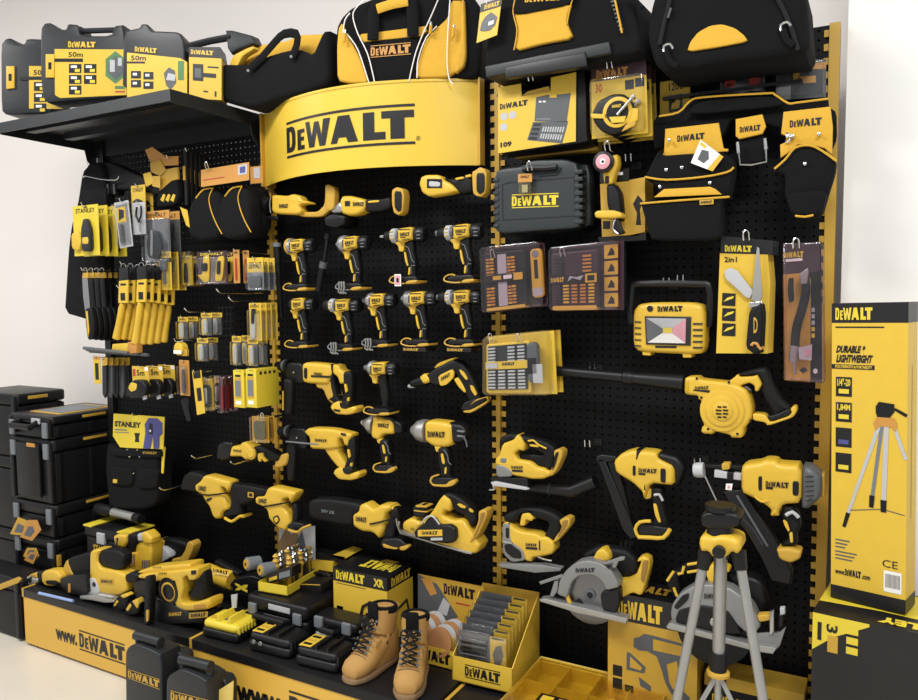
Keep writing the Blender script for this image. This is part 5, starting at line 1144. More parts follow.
# ---- nailers
z = Z(580, 430, 3.531)
def nail_mag(L1, off): return ('p', 'magazine', K, L1, off, .035, .005)
tool('nailer', 'cordless nailer with black rear cap and long black magazine at its left', 'nailer', (650, 480), .17, [
 ('p', 'housing', Y, z([(122, 108), (150, 80), (195, 68), (275, 76), (280, 100), (335, 125), (338, 195), (250, 185), (230, 245), (222, 215), (190, 185), (130, 148)]), 0, .09, .018, lg(.1715, *z([(208, 134), (272, 138), (272, 153), (206, 149)]))),
 ('p', 'label_line', KC, z([(206, 151), (230, 153), (230, 160), (206, 158)]), .0015, .002, 0, None, 0),
 ('p', 'body_band', K, z([(200, 68), (215, 70), (205, 108), (195, 105)]), .002, .085, .01, None, 0),
 ('p', 'side_vent', K, z([(186, 125), (196, 127), (196, 162), (186, 160)]), .002, .01, .001), ('p', 'side_vent', K, z([(284, 135), (303, 138), (302, 188), (284, 184)]), .002, .01, .001),
 ('p', 'rear_cap', K, z([(272, 95), (285, 76), (345, 92), (370, 125), (368, 150), (350, 200), (338, 195), (335, 130)]), -.005, .08, .02),
 ('p', 'trigger_guard', Y, z([(222, 210), (252, 205), (252, 240), (230, 245)]), -.02, .03, .004),
 ('p', 'grip', KR, z([(255, 200), (290, 205), (295, 250), (300, 290), (318, 345), (240, 345), (262, 320), (268, 280), (252, 235)]), -.012, .045, .016),
 ('p', 'grip_inlay', Y, z([(258, 260), (270, 262), (280, 305), (286, 325), (278, 328), (265, 300)]), -.008, .01, .001),
 ('t', 'trigger', LG, z([(262, 230), (280, 228), (292, 250)]), -.01, .004),
 ('p', 'foot', K, z([(195, 350), (210, 322), (250, 335), (320, 345), (310, 375), (200, 375)]), .004, .075, .01),
 ('t', 'foot_rim', Y, z([(205, 375), (195, 350), (212, 325), (250, 322)]), .008, .005, 1),
 ('t', 'foot_rim', Y, z([(205, 378), (250, 380), (295, 380), (318, 350)]), .008, .006, 1),
 ('p', 'nose', K, z([(55, 95), (75, 85), (130, 92), (130, 110), (60, 118)]), -.02, .04, .008),
 ('p', 'magazine', K, z([(60, 100), (85, 100), (205, 375), (180, 388), (150, 350)]), -.02, .035, .006, None, 0),
 ('p', 'magazine_rail', KR, z([(95, 110), (130, 110), (185, 330), (170, 330)]), -.025, .025, .005, None, 0)])
z = Z(640, 450, 4.59)
tool('nailer', 'cordless framing nailer with grey ribbed end cap at the right edge of the display', 'nailer', (770, 480), .19, [
 ('p', 'housing', Y, z([(468, 75), (490, 62), (550, 55), (580, 42), (625, 45), (640, 62), (745, 68), (742, 240), (660, 245), (640, 280), (640, 300), (600, 300), (605, 270), (560, 235), (520, 215), (468, 190)]), 0, .11, .02, lg(.1915, *z([(577, 142), (684, 150), (684, 176), (577, 166)]))),
 ('p', 'label_line', KC, z([(577, 168), (610, 171), (610, 182), (577, 179)]), .0015, .002, 0, None, 0),
 ('p', 'side_vent', K, z([(543, 122), (560, 120), (560, 188), (543, 186)]), .002, .01, .002), ('p', 'side_vent', K, z([(700, 142), (730, 145), (728, 212), (700, 208)]), .002, .01, .002),
 ('p', 'end_cap', SM, z([(745, 68), (790, 75), (835, 115), (838, 170), (830, 220), (770, 268), (740, 262)]), -.002, .11, .035, lambda b: [b.patch(Q(.189, *z([(758, 120+k*22), (800, 118+k*22), (800, 123+k*22), (758, 126+k*22)])), 0, 0, 1, 1, DG, .002) for k in range(6)]),
 ('p', 'cap_bumper', YW, z([(832, 110), (848, 115), (848, 215), (832, 220)]), -.03, .05, .006),
 ('p', 'top_rail', K, z([(300, 65), (465, 72), (465, 90), (300, 82)]), -.03, .03, .004, None, 0), ('p', 'rail_clip', YW, z([(375, 60), (412, 60), (412, 90), (375, 92)]), -.02, .03, .004),
 ('p', 'lower_rail', LG, z([(342, 92), (466, 110), (466, 140), (340, 125)]), -.02, .03, .004, None, 0), ('p', 'rail_joint', K, z([(400, 100), (430, 102), (428, 140), (398, 138)]), -.017, .03, .004, None, 0),
 ('l', 'nose_roller', LG, (694, 470), (704, 470), -.03, [(0, .018), (.3, .021), (1, .021)]),
 ('p', 'trigger_guard', Y, z([(520, 205), (560, 235), (600, 232), (560, 245), (530, 225)]), .004, .02, .003),
 ('p', 'grip', KR, z([(655, 250), (700, 255), (730, 290), (740, 350), (720, 390), (725, 435), (640, 440), (680, 410), (675, 360), (650, 300)]), -.012, .05, .018),
 ('p', 'grip_inlay', Y, z([(655, 320), (675, 330), (688, 370), (680, 375), (665, 350)]), -.006, .01, .001), ('p', 'grip_inlay', Y, z([(685, 380), (700, 378), (702, 425), (690, 425)]), -.006, .01, .001),
 ('t', 'trigger', LG, z([(670, 300), (700, 285), (728, 310)]), -.006, .005),
 ('p', 'foot', YW, z([(625, 452), (690, 450), (742, 465), (735, 500), (690, 520), (640, 500)]), 0, .07, .01),
 ('p', 'magazine', K, z([(380, 190), (470, 180), (640, 440), (700, 560), (690, 620), (600, 600), (560, 500)]), -.03, .04, .008, None, 0),
 ('p', 'magazine_slot', SM, z([(440, 210), (450, 208), (590, 440), (582, 445)]), -.026, .01, .001, None, 0),
 ('t', 'driver_rod', SV, z([(298, 118), (358, 245)]), -.02, .0025, 0)])
t = [o_ for o_ in COL.objects if o_.name == 'nailer.001'][0]
b = B(); b.m(WH).px(z([(395, 155), (425, 155), (420, 185), (392, 182)]), .2, .002, 0, 0, 0); b.patch(Q(.201, *z([(400, 160), (418, 160), (416, 180), (398, 178)])), .2, .2, .8, .8, PK, .001); b.build('warning_tag', t)
hook(697, 462, .1, 'chrome double hook above the nose of the right nailer')
# ---- circular saws
z = Z(530, 530, 6.557); C0 = z([(390, 430)])[0]
tool('circular_saw', 'silver guarded circular saw with shiny blade and yellow grip', 'circular saw', (600, 590), .2, [
 ('p', 'motor_handle', KR, z([(340, 160), (440, 105), (520, 110), (640, 130), (700, 185), (720, 240), (700, 300), (580, 320), (560, 250), (500, 200), (400, 190)]), -.05, .05, .02),
 ('p', 'rear_housing', Y, z([(570, 318), (640, 320), (700, 290), (735, 200), (705, 205), (715, 180), (750, 168), (785, 185), (792, 230), (770, 320), (745, 410), (725, 425), (680, 405), (600, 445), (580, 400)]), -.03, .06, .01),
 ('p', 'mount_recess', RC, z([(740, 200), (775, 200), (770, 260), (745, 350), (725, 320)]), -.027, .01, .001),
 ('p', 'handle_yoke', Y, z([(410, 190), (440, 135), (480, 122), (520, 160), (525, 200), (450, 215)]), -.02, .05, .01),
 ('c', 'blade', BD, C0, -.012, .088, .002), ('c', 'arbor_washer', SM, C0, -.006, .018, .01), ('c', 'arbor_bolt', K, C0, -.002, .009, .01),
 ('p', 'upper_guard', GD, z([(185, 390), (195, 330), (240, 260), (310, 210), (380, 198), (460, 215), (530, 260), (575, 330), (585, 375), (500, 395), (480, 340), (430, 300), (380, 290), (320, 300), (275, 340), (255, 400), (245, 440), (200, 430), (180, 415)]), .012, .05, .006, lg(.213, *z([(300, 250), (425, 248), (425, 274), (300, 278)]))),
 ('p', 'lower_guard', K, z([(460, 420), (500, 395), (585, 378), (590, 470), (560, 540), (500, 560), (470, 500)]), .004, .04, .008),
 ('p', 'guard_arm', Y, z([(230, 405), (245, 410), (252, 440), (280, 500), (270, 505), (240, 465)]), .006, .01, .002),
 ('p', 'depth_lever', GD, z([(480, 215), (600, 175), (622, 180), (615, 198), (580, 205), (560, 250), (540, 245), (545, 215), (480, 228)]), .01, .01, .002, None, 0),
 ('p', 'lever_window', K, z([(500, 232), (530, 228), (525, 250), (505, 245)]), .016, .006, .001),
 ('p', 'rip_arm', GD, z([(60, 340), (210, 290), (215, 310), (70, 358)]), .01, .008, .002, None, 0),
 ('p', 'front_bracket', GD, z([(160, 335), (185, 335), (180, 400), (150, 440), (130, 430)]), .008, .02, .003, None, 0),
 ('p', 'base_plate', SB, z([(62, 455), (100, 450), (640, 580), (630, 612), (400, 560), (320, 545), (70, 468)]), .02, .035, .002, None, 0),
 ('p', 'blade_decal', K, z([(285, 470), (320, 450), (355, 490), (320, 515)]), -.0095, .002, 0, None, 0)])
z = Z(660, 550, 5.836)
tool('circular_saw', 'grey circular saw with black and yellow frame handle behind the silver tripod', 'circular saw', (715, 620), .22, [
 ('p', 'frame_handle', KR, z([(35, 170), (75, 115), (110, 120), (150, 80), (220, 70), (230, 110), (150, 125), (110, 150), (120, 250), (90, 275), (55, 220)]), -.03, .04, .012),
 ('t', 'handle_trim', Y, z([(100, 270), (80, 220)]), -.02, .004, 0), ('t', 'handle_trim', Y, z([(42, 180), (80, 125)]), -.02, .004, 0), ('t', 'handle_trim', Y, z([(160, 85), (225, 75)]), -.02, .004, 0), ('t', 'handle_trim', Y, z([(160, 130), (225, 120)]), -.02, .004, 0), ('t', 'handle_trim', Y, z([(105, 140), (130, 135), (140, 95)]), -.02, .004, 0),
 ('p', 'handle_yoke', Y, z([(265, 130), (300, 85), (330, 85), (400, 110), (405, 130), (350, 130), (310, 195), (285, 190)]), -.02, .05, .008),
 ('p', 'motor', K, z([(380, 130), (540, 150), (600, 180), (640, 300), (600, 380), (540, 390), (480, 300)]), -.06, .08, .03),
 ('p', 'upper_guard', GD, z([(62, 370), (70, 320), (110, 260), (190, 210), (280, 198), (400, 215), (480, 270), (545, 340), (590, 440), (560, 480), (500, 480), (440, 430), (400, 400), (250, 380), (150, 400), (110, 440), (70, 420)]), 0, .07, .01, lg(.222, *z([(258, 254), (360, 252), (360, 280), (258, 284)]))),
 ('p', 'blade_window', K, z([(80, 330), (130, 265), (170, 252), (165, 290), (100, 350)]), .003, .01, .001),
 ('p', 'lower_guard', K, z([(90, 400), (110, 350), (230, 320), (390, 350), (440, 420), (480, 500), (100, 440)]), .006, .03, .006),
 ('c', 'arbor_bolt', SV, z([(315, 425)])[0], .01, .012, .01),
 ('p', 'base_plate', SB, z([(38, 445), (60, 425), (400, 515), (520, 550), (680, 570), (660, 605), (560, 590), (200, 495), (45, 458)]), .02, .035, .002, None, 0),
 ('p', 'rear_plate', GD, z([(560, 490), (700, 480), (735, 450), (700, 560), (660, 600), (560, 580)]), -.0, .01, .002, None, 0),
 ('p', 'depth_bracket', SV, z([(640, 360), (665, 352), (665, 480), (640, 500)]), .01, .02, .003, None, 0), ('p', 'depth_bracket', LG, z([(700, 340), (728, 340), (730, 375), (700, 380)]), .0, .02, .003, None, 0),
 ('p', 'knob', K, z([(690, 375), (725, 380), (720, 450), (690, 455)]), .0, .03, .006),
 ('p', 'bevel_pad', YW, z([(565, 380), (645, 378), (645, 410), (580, 420)]), -.0, .03, .004),
 ('c', 'blade', K, z([(310, 470)])[0], -.02, .1, .002)])
# ================================================================ left bay: carded goods and small tools
def RQ(off, x0, y0, x1, y1):
    """axis-true rectangle from the photo's top-left and bottom-right corners"""
    a, c = W(x0, y0, off), W(x1, y1, off)
    def fn(u, v, d=0.0): return Vector((a.x+(c.x-a.x)*u, -off-d, c.z+(a.z-c.z)*v))
    return fn
def pack(label, box, off, n=1, step=.03, body=YC, head=None, hf=.22, txt=None, tm=KC, items=(), clear=None, decals=(), name='carded_tool', cat='carded tool', grp='carded goods in the left bay', dx=0, notch=True):
    q = RQ(off, *box); c0 = q(.5, 0)
    t = T(name, label, cat, c0, grp)
    b = B(); b.m(body).qbox(q, 0, 0, 1, 1, -.002, 0)
    if head: b.patch(q, 0, 1-hf, 1, 1, head, .0004)
    if notch: b.patch(q, .42, .95, .58, .975, K, .0008)
    if txt: b.text(sub(q, .12, 1-hf*.75, .88, 1-hf*.3), txt, tm, .001)
    for u0, v0, u1, v1, m_ in decals: b.patch(q, u0, v0, u1, v1, m_, .0008)
    b.build('backing_card', t)
    for nm, m_, pts, d in items:
        b = B(); b.m(m_); p = chaikin([Vector((w_.x, w_.z)) for w_ in (q(u, v) for u, v in pts)], 1); b.prism(p, q(0, 0).y-d, q(0, 0).y-.0006, min(.004, d*.4), 2); b.build(nm, t)
    if clear:
        u0, v0, u1, v1, d, m_ = clear; b = B(); b.m(m_).qbox(q, u0, v0, u1, v1, .001, d, .004, .004); b.build('blister', t)
    if n > 1 or '{}' in label: stackpacks(t, n, step, label, dx)
    packhook(q(.5, .955), 'chrome rod hook carrying the '+' '.join(label.split(',')[0].split()[:10]))
    return t
def packhook(p, label):
    b = B(); b.m(CR); b.tube([(p.x, -.003, p.z-.004), (p.x, p.y-.008, p.z-.002), (p.x, p.y-.014, p.z+.01)], .0018, 5)
    return one(b, 'pegboard_hook', label, 'hook', (p.x, -.003, p.z), 'chrome rod hooks carrying packs')
blob = [(.3, .1), (.7, .1), (.8, .4), (.7, .7), (.3, .7), (.2, .4)]
tall = [(.38, .08), (.62, .08), (.62, .5), (.56, .75), (.44, .75), (.38, .5)]
# fabric trousers at far left
t = T('work_trousers', 'black work trousers hanging at the far left end of the display', 'trousers', W(85, 175, .25))
P(t, 'legs', KF, [(79, 205), (84, 172), (92, 163), (104, 164), (108, 200), (106, 300), (104, 318), (90, 320), (66, 313), (68, 280), (70, 250), (73, 225)], .22, .05, .015, 1, .2)
P(t, 'pocket_flap', KF, [(84, 190), (106, 188), (106, 214), (82, 214)], .228, .01, .003, 0, .1)
# black tool holder rack with loops
t = T('tool_holster', 'black leather holster with metal loops hanging high at the left end', 'holster', W(110, 180, .18))
P(t, 'holster_body', KR, [(90, 166), (94, 163), (112, 162), (130, 170), (152, 180), (166, 186), (162, 196), (140, 190), (118, 190), (118, 196), (94, 196), (89, 182)], .2, .05, .012, 1, .3)
for x in (101, 107.5, 114): b = B(); b.m(SM); b.ptube([(x, 184), (x+.5, 194)], .205, .004, 0, 6); b.build('loop', t)
b = B(); b.m(CR); b.ptube([(83, 178), (86, 176), (100, 179), (116, 180), (119, 176)], .22, .003, 1, 6); b.build('snap_hook', t)
P(t, 'strap', KR, [(96, 163), (100, 163), (104, 192), (99, 194)], .21, .01, .002, 0, .1)
# gloves and folded header cards
def glove(x, y, off, label):
    t = T('work_glove', label, 'gloves', W(x, y, off), 'work gloves in the left bay')
    S = lambda L: [(x+a, y+c) for a, c in L]
    P(t, 'header_card', OR, S([(-9, -46), (9, -47), (9, -38), (-9, -37)]), off+.002, .003, 0, 0, 0)
    P(t, 'cuff', YW, S([(-9, -33), (8, -36), (9, -24), (2, -22), (-6, -15), (-10, -12)]), off+.002, .012, .004, 0, 0)
    P(t, 'palm', KF, S([(-9, -14), (-5, -20), (2, -24), (9, -24), (11, -8), (8, 2), (-8, 5), (-12, 1)]), off, .03, .01, 1, .2)
    for k in range(3): P(t, 'finger_trim', YC, S([(-9+k*5, -3), (-6+k*5, -9), (-4+k*5, -8), (-6+k*5, -1)]), off+.004, .008, .002, 0, 0)
    return t
glove(169, 203, .2, 'black and yellow work glove under an orange header, left of the strap packs')
pack('yellow carded sleeve hanging left of the black and yellow glove', (131, 185, 146, 207), .22, 2, .03, YC, YC, .3, 'STANLEY', KC, [('sleeve', K, [(.15, 0), (.85, 0), (.85, .5), (.5, .6), (.15, .5)], .01)]) if 0 else None
pack('yellow card with dark tool left of the glove, {} of two', (131, 186, 146, 214), .22, 2, .035, YC, YC, .3, 'STANLEY', KC, [('tool', K, [(.15, .02), (.85, .02), (.85, .45), (.5, .55), (.15, .45)], .01)])
t = T('folded_leaflets', 'crumpled yellow leaflet tags bunched on a hook high in the left bay', 'tag', W(155, 165, .2))
for k, L in enumerate(([(145, 150), (152, 147), (165, 156), (162, 163), (150, 162)], [(150, 163), (160, 160), (166, 170), (160, 176), (151, 172)], [(143, 174), (150, 172), (155, 182), (146, 187)], [(153, 176), (160, 176), (160, 188), (152, 186)])):
    P(t, 'leaflet', (OR, YW, YC, YW)[k], L, .2+.006*k, .002, 0, 0, 0)
# black strap packs
for k in range(5):
    x = 179+k*4.6
    t = T('strap_pack', ORD[k]+' thin black strap pack from the left, between glove and knee pads', 'pack', W(x, 205, .16), 'thin black strap packs in the left bay')
    b = B(); b.m(K).box(W(x, 0, .19-.02*k).x-.008, W(x, 0, .19-.02*k).x+.008, -.19+.02*k, -.17+.02*k, W(x, 207, .17).z, W(x, 152, .17).z, .004); b.build('strap', t)
    b = B(); b.m(YW if k % 2 == 0 else OR).box(W(x, 0, .19-.02*k).x-.0085, W(x, 0, .19-.02*k).x+.004, -.193+.02*k, -.172+.02*k, W(x, 182+k, .17).z, W(x, 168+k, .17).z, .001); b.build('label', t)
P_ = T('yellow_tag', 'small creased yellow tag hanging under the strap packs', 'tag', W(184, 218, .18)); P(P_, 'card', YC, [(180, 207), (187, 210), (190, 228), (186, 225)], .2, .002, 0, 0, 0)
# knee pads
def kneepads(off, label, behind=False):
    t = T('knee_pads', label, 'knee pads', W(225, 240, off), 'knee pads in the left bay')
    q = Q(off+.02, (201, 170), (249, 162), (249, 180), (201, 187)); b = B(); b.m(OR).qbox(q, 0, 0, 1, 1, -.002, 0); b.patch(q, .78, .35, .97, .92, LG, .001); b.patch(q, .82, .45, .93, .8, BL, .0014); b.patch(q, .05, .35, .5, .4, RD, .001); b.build('header_card', t)
    for dx, nm in ((0, 'left'), (29, 'right')):
        S = lambda L: [(x+dx, y-dx*.06) for x, y in L]
        b = B(); b.m(KF).px(S([(191, 212), (196, 198), (205, 189), (214, 187), (222, 190), (225, 205), (225, 232), (221, 239), (205, 242), (193, 238), (190, 228)]), off, .07, .028, 1, .3)
        b.build('pad', t)
        b = B(); b.m(YF).ptube(S([(196, 198), (203, 190), (213, 188)]), off+.001, .003, 2, 6); b.ptube(S([(213, 188), (209, 198), (211, 210), (216, 223), (222, 234)]), off+.003, .0022, 2, 6); b.build('piping', t)
    return t
kneepads(.2, 'pair of black knee pads under an orange header card, front pair on its hook')
q = RQ(.14, 250, 167, 263, 190); t = T('knee_pads', 'orange header card of a second knee pad pair, behind the front one', 'knee pads', q(.5, 0), 'knee pads in the left bay')
b = B(); b.m(OR).qbox(q, 0, .3, 1, 1, -.002, 0); b.patch(q, .3, .5, .8, .95, LG, .001); b.build('header_card', t); P(t, 'pad', KF, [(246, 190), (258, 187), (266, 192), (268, 225), (262, 238), (248, 238)], .13, .06, .02)
loophook(206, 163, .24, 'looped chrome hook holding the knee pads')
# second row
pack('bright yellow card with black rotary cutter, {} on the leftmost hook', (72.5, 206.5, 100, 255), .30, 4, .042, YS, YS, .2, 'STANLEY', KC,
     [('cutter', DG, [(.45, .08), (.8, .08), (.8, .5), (.68, .72), (.56, .72), (.45, .5)], .02), ('yellow_disc', YC, [(.02, .15), (.3, .1), (.42, .3), (.3, .5), (.02, .45)], .015), ('cutter_label', YC, [(.5, .22), (.75, .22), (.75, .36), (.5, .36)], .022)], grp='carded rotary cutters')
t = T('blister_tool', 'grey blister with small yellow label tilted left, right of the carded rotary cutters', 'carded tool', W(124, 245, .28)); q = Q(.28, (114, 203), (128, 200), (133, 246), (120, 248.5))
b = B(); b.m(LG).qbox(q, 0, 0, 1, 1, -.002, 0); b.patch(q, .1, .55, .75, .88, YC, .001); b.poly(q, [(.2, .6), (.6, .65), (.65, .8), (.3, .85)], K, .0015); b.build('backing_card', t); b = B(); b.m(CL).qbox(q, .05, .03, .95, .95, 0, .02, .003); b.m(SM).qbox(q, .3, .1, .5, .5, 0, .015, .003); b.build('blister', t)
t = T('scissors_pack', 'white backed pack of dark handled snips left of the clear bags', 'carded tool', W(139, 235, .26)); q = RQ(.26, 132, 203, 146, 234)
b = B(); b.m(LG).qbox(q, 0, 0, 1, 1, -.002, 0); b.build('backing_card', t); b = B(); b.m(K); b.ptube([(137, 207), (136, 216), (140, 222)], .27, .004, 1, 6); b.ptube([(141, 206), (141, 216), (138, 222)], .27, .004, 1, 6); b.m(SV).ptube([(139, 220), (140, 232)], .27, .003, 0, 6); b.build('snips', t)
pack('clear bag of small parts with orange header, {} on its hook', (143.5, 212, 171, 262), .24, 2, .05, SM, OR, .16, 'DEWALT', KC, [('parts', DG, [(.2, .1), (.6, .05), (.75, .3), (.6, .6), (.25, .65), (.15, .35)], .012), ('strip', SV, [(.3, .15), (.4, .1), (.45, .6), (.35, .65)], .015)], (.02, .02, .98, .84, .022, CL), name='parts_bag', cat='bag')
# knives / pliers row: black yellow handles
for k in range(6):
    x = 82+k*5.6; dyy = k*1.6; off = .32-.03*k
    t = T('putty_knife', ORD[k]+' black and yellow handled knife from the left, below the carded rotary cutters', 'knife', W(x+6, 270, off), 'hanging knives with black and yellow handles')
    P(t, 'blade', SV if k == 0 else K, [(x, 276), (x+5, 275), (x+7, 298+dyy), (x+8, 310), (x+3, 311), (x+1, 296)], off, .006, .001, 0, 0)
    P(t, 'label_band', YW, [(x+.5, 273), (x+6, 272.5), (x+6, 278), (x+.5, 278)], off+.003, .008, .001, 0, 0)
    P(t, 'handle', KR, [(x+3, 309), (x+9, 307), (x+12, 325), (x+11, 339+k*.4), (x+6, 340+k*.4), (x+4, 325)], off+.008, .024, .008, 1, .1)
    P(t, 'handle_inlay', Y, [(x+3.4, 311), (x+5.2, 311), (x+7, 330), (x+6, 337)], off+.01, .02, .002, 0, .0)
    b = B(); b.m(CR); b.ptube([(x+1, 270), (x+3, 268), (x+5, 269), (x+5, 274)], off, .002, 1, 5); b.build('hang_loop', t)
# yellow handled chisels
for k, (x, y0, yb) in enumerate(((119, 266, 339), (126, 266, 339), (133, 267, 340), (137, 265, 344), (144, 265, 344), (151, 266, 344), (158, 267, 343), (165, 268, 342))):
    off = .3-.025*(k % 3) if k < 3 else .3-.025*(k-3)
    t = T('wood_chisel', ORD[k]+' yellow handled chisel from the left in its black and yellow sleeve', 'chisel', W(x, y0, off), 'yellow handled chisels')
    P(t, 'sleeve', KC, [(x, y0+2), (x+9, y0+1), (x+9, y0+14), (x, y0+15)], off, .006, .001, 0, 0)
    b = B(); b.m(YC).px([(x, y0+15), (x+9, y0+14), (x+8.4, y0+37), (x-.8, y0+37)], off+.002, .006, 0, 0, 0); b.patch(RQ(off+.002, x+1.4, y0+27, x+6.4, y0+34.5), 0, 0, 1, 1, KC); b.patch(RQ(off+.002, x+1.4, y0+17.5, x+7, y0+19.5), 0, 0, 1, 1, KC); b.build('label', t)
    b = B(); A = W(x+4, y0+37, off-.01); C_ = W(x-2.5 if k < 3 else x-1.5, yb, off-.01); L = (C_-A).length
    b.m(Y).lathe(A, C_-A, [(0, .011), (L*.15, .014), (L*.55, .0135), (L*.9, .0165), (L*.97, .017), (L, .013)], 14); b.build('handle', t)
    b = B(); b.m(CR); b.ptube([(x+2, y0+1), (x+3, y0-2), (x+6, y0-2), (x+7, y0+1)], off, .002, 1, 5); b.build('hang_loop', t)
# blister groups in the middle
def blk(label, box, off, n, step, kind, **k):
    kk = dict(body=YC, head=KC, hf=.16, txt='DEWALT', tm=YS, items=[('tool', K, tall, .012)], clear=(.04, .03, .96, .82, .018, CL)); kk.update(k)
    return pack(label, box, off, n, step, **kk)
blk('yellow blister with wide brush like tool, {} on its hook', (158.5, 252, 172, 290), .24, 3, .035, 0, head=YC, tm=KC, items=[('head', SM, [(.25, .5), (.75, .5), (.75, .75), (.25, .75)], .012), ('shank', SM, [(.42, .15), (.58, .15), (.58, .5), (.42, .5)], .01)])
blk('yellow blister of drill accessories in a clear shell, {} on its hook', (181, 256, 193, 285), .18, 2, .05, 0, head=YC, tm=KC, clear=(-.1, -.05, 1.2, 1.15, .02, CL))
t_ = blk('clear shell with two angled yellow inserts, {} of two', (197, 252, 228, 284), .2, 2, .05, 0, body=PU, head=PU, items=[('left_insert', YC, [(.02, .3), (.2, .3), (.25, .85), (.45, .9), (.42, .1), (.25, .05)], .008), ('right_insert', YC, [(.6, .08), (.85, .1), (.95, .85), (.72, .82)], .008), ('socket', K, [(.2, .4), (.4, .4), (.4, .65), (.2, .65)], .014), ('bit', K, [(.7, .3), (.82, .3), (.84, .7), (.74, .7)], .014)])
blk('narrow orange carded blade pack, {} of two', (233, 250, 240, 283), .2, 2, .05, 0, body=OR, head=OR, tm=KC, items=[('blades', RD, tall, .006)], clear=None)
blk('clear blister with yellow label at its top by the yellow upright, {} on its hook', (247, 258, 264, 290), .2, 3, .03, 0, body=MG, head=YC, hf=.45, tm=KC, items=[('parts', SM, [(.1, .08), (.9, .08), (.9, .45), (.1, .45)], .008)])
blk('yellow card with long silver blade below the yellow labelled blister, {} on its hook', (249, 303, 262, 341), .2, 4, .028, 0, body=YC, head=YC, tm=KC, items=[('blade', LG, [(.15, .08), (.55, .05), (.6, .8), (.3, .85)], .01), ('handle', K, [(.3, .45), (.55, .45), (.6, .85), (.35, .85)], .014)])
for i, (bx, l) in enumerate((((178, 317, 189, 340), 'small yellow labelled blister, upper left of the four small ones'), ((201, 313, 213, 336), 'small yellow labelled blister with pale bit, right of the upper left one'), ((197, 338, 209, 362), 'small yellow labelled blister hanging lowest above the tape packs'), ((232, 336, 242, 366), 'narrow yellow blister left of its twin by the yellow upright'), ((247.5, 338, 259, 367), 'narrow yellow blister right of its twin, beside the yellow upright'))):
    blk(l+', {} pack', bx, .2, 2, .05, 0, body=DG, head=YC, hf=.2, tm=KC, items=[('label', YC, [(.04, .05), (.55, .05), (.55, .75), (.04, .75)], .003), ('bit', LG, [(.3, .1), (.62, .1), (.62, .7), (.3, .7)], .012)])
# wire rack
for x, y, l, o_ in ((184, 371, 'second carded tape measure', .3), (84, 268, 'leftmost putty knives', .33)): pass
t = T('wire_rack', 'small empty black wire rack in the left bay beside the small blisters', 'rack', W(226, 322, .1))
for k in range(4): b = B(); b.m(DG); b.ptube([(219+k*4, 306), (219+k*4, 340)], .1, .002, 0, 5); b.build('wire', t)
for k in range(5): b = B(); b.m(DG); b.ptube([(218, 308+k*7), (233, 307+k*7)], .1, .002, 0, 5); b.build('wire', t)
def lhook(a, c, o0, label):
    b = B(); b.m(CR); A = W(*a, o0); b.tube([(A.x, -.004, A.z-.006), (A.x, -o0+.012, A.z-.004), (A.x, -o0, A.z+.004), (A.x-.004, -o0-.004, A.z+.012)], .003, 6)
    return one(b, 'pegboard_hook', label, 'hook', (A.x, -.004, A.z), 'long empty chrome pegboard hooks')
for a, l in (((186, 311), 'long empty hook above the small blisters'), ((118, 288), 'long hook at the left among the chisels'), ((193, 458), 'long hook below and left of the right angle saw'), ((232, 464), 'long hook under the right angle saw'), ((161, 490), 'long hook left of the leftmost reciprocating saw'), ((218, 292), 'long empty hook under the angled inserts'), ((230, 300), 'long empty hook left of the silver blade cards')): lhook(a, None, .26, l)
# tape measure hanging alone
t = T('tape_measure', 'small round yellow tape measure hanging above the tape measure cards', 'tape measure', W(177, 355, .2))
b = B(); b.m(YC); b.lathe(W(177.5, 349, .23), (0, 1, 0), [(0, .02), (.004, .026), (.03, .026)], 20); b.patch(RQ(.231, 173.5, 350, 181.5, 354), 0, 0, 1, 1, WH); b.build('case', t); P(t, 'clip', YW, [(182, 350), (188, 349), (188, 356), (182, 356)], .22, .012, .002, 0)
# spirit level lying across hooks and rods
t = T('spirit_level', 'short yellow level resting across the hooks under the chisels', 'level', W(128, 350, .28))
P(t, 'body', YC, [(113, 344), (128, 343), (128, 352), (112, 351)], .3, .03, .003, 0, .1); P(t, 'end_block', OR, [(128, 342), (137, 343), (137, 353), (128, 354)], .3, .03, .003, 0, .1)
t = T('metal_rods', 'bundle of grey metal rods resting on the hooks at the left end', 'rods', W(100, 353, .3))
for k in range(3): b = B(); b.m(SM); b.ptube([(84+k*3, 348+k*1.6), (128+k*10, 353+k)], .31-.02*k, .007, 0, 8); b.build('rod', t)
# long tools on cards
pack('narrow yellow and black card, leftmost in the row under the metal rods', (93, 356, 101, 384), .3, 1, .03, YC, OR, .12, None, KC, decals=[(.25, .15, .75, .75, KC)])
for k in range(5):
    x = 102+k*5.6; off = .3-.02*k
    t = T('hand_file', ORD[k]+' dark long handled tool from the left, under the metal rods', 'hand tool', W(x+3, 358, off), 'long dark hand tools on a hook')
    P(t, 'shaft', SM if k % 2 else DG, [(x, 360), (x+4, 359), (x+4.5, 392), (x+2.5, 398), (x+.5, 394)], off, .012, .004, 0, .1); P(t, 'card', YW, [(x, 358), (x+5, 357.5), (x+5, 365), (x, 366)], off+.003, .003, 0, 0, 0)
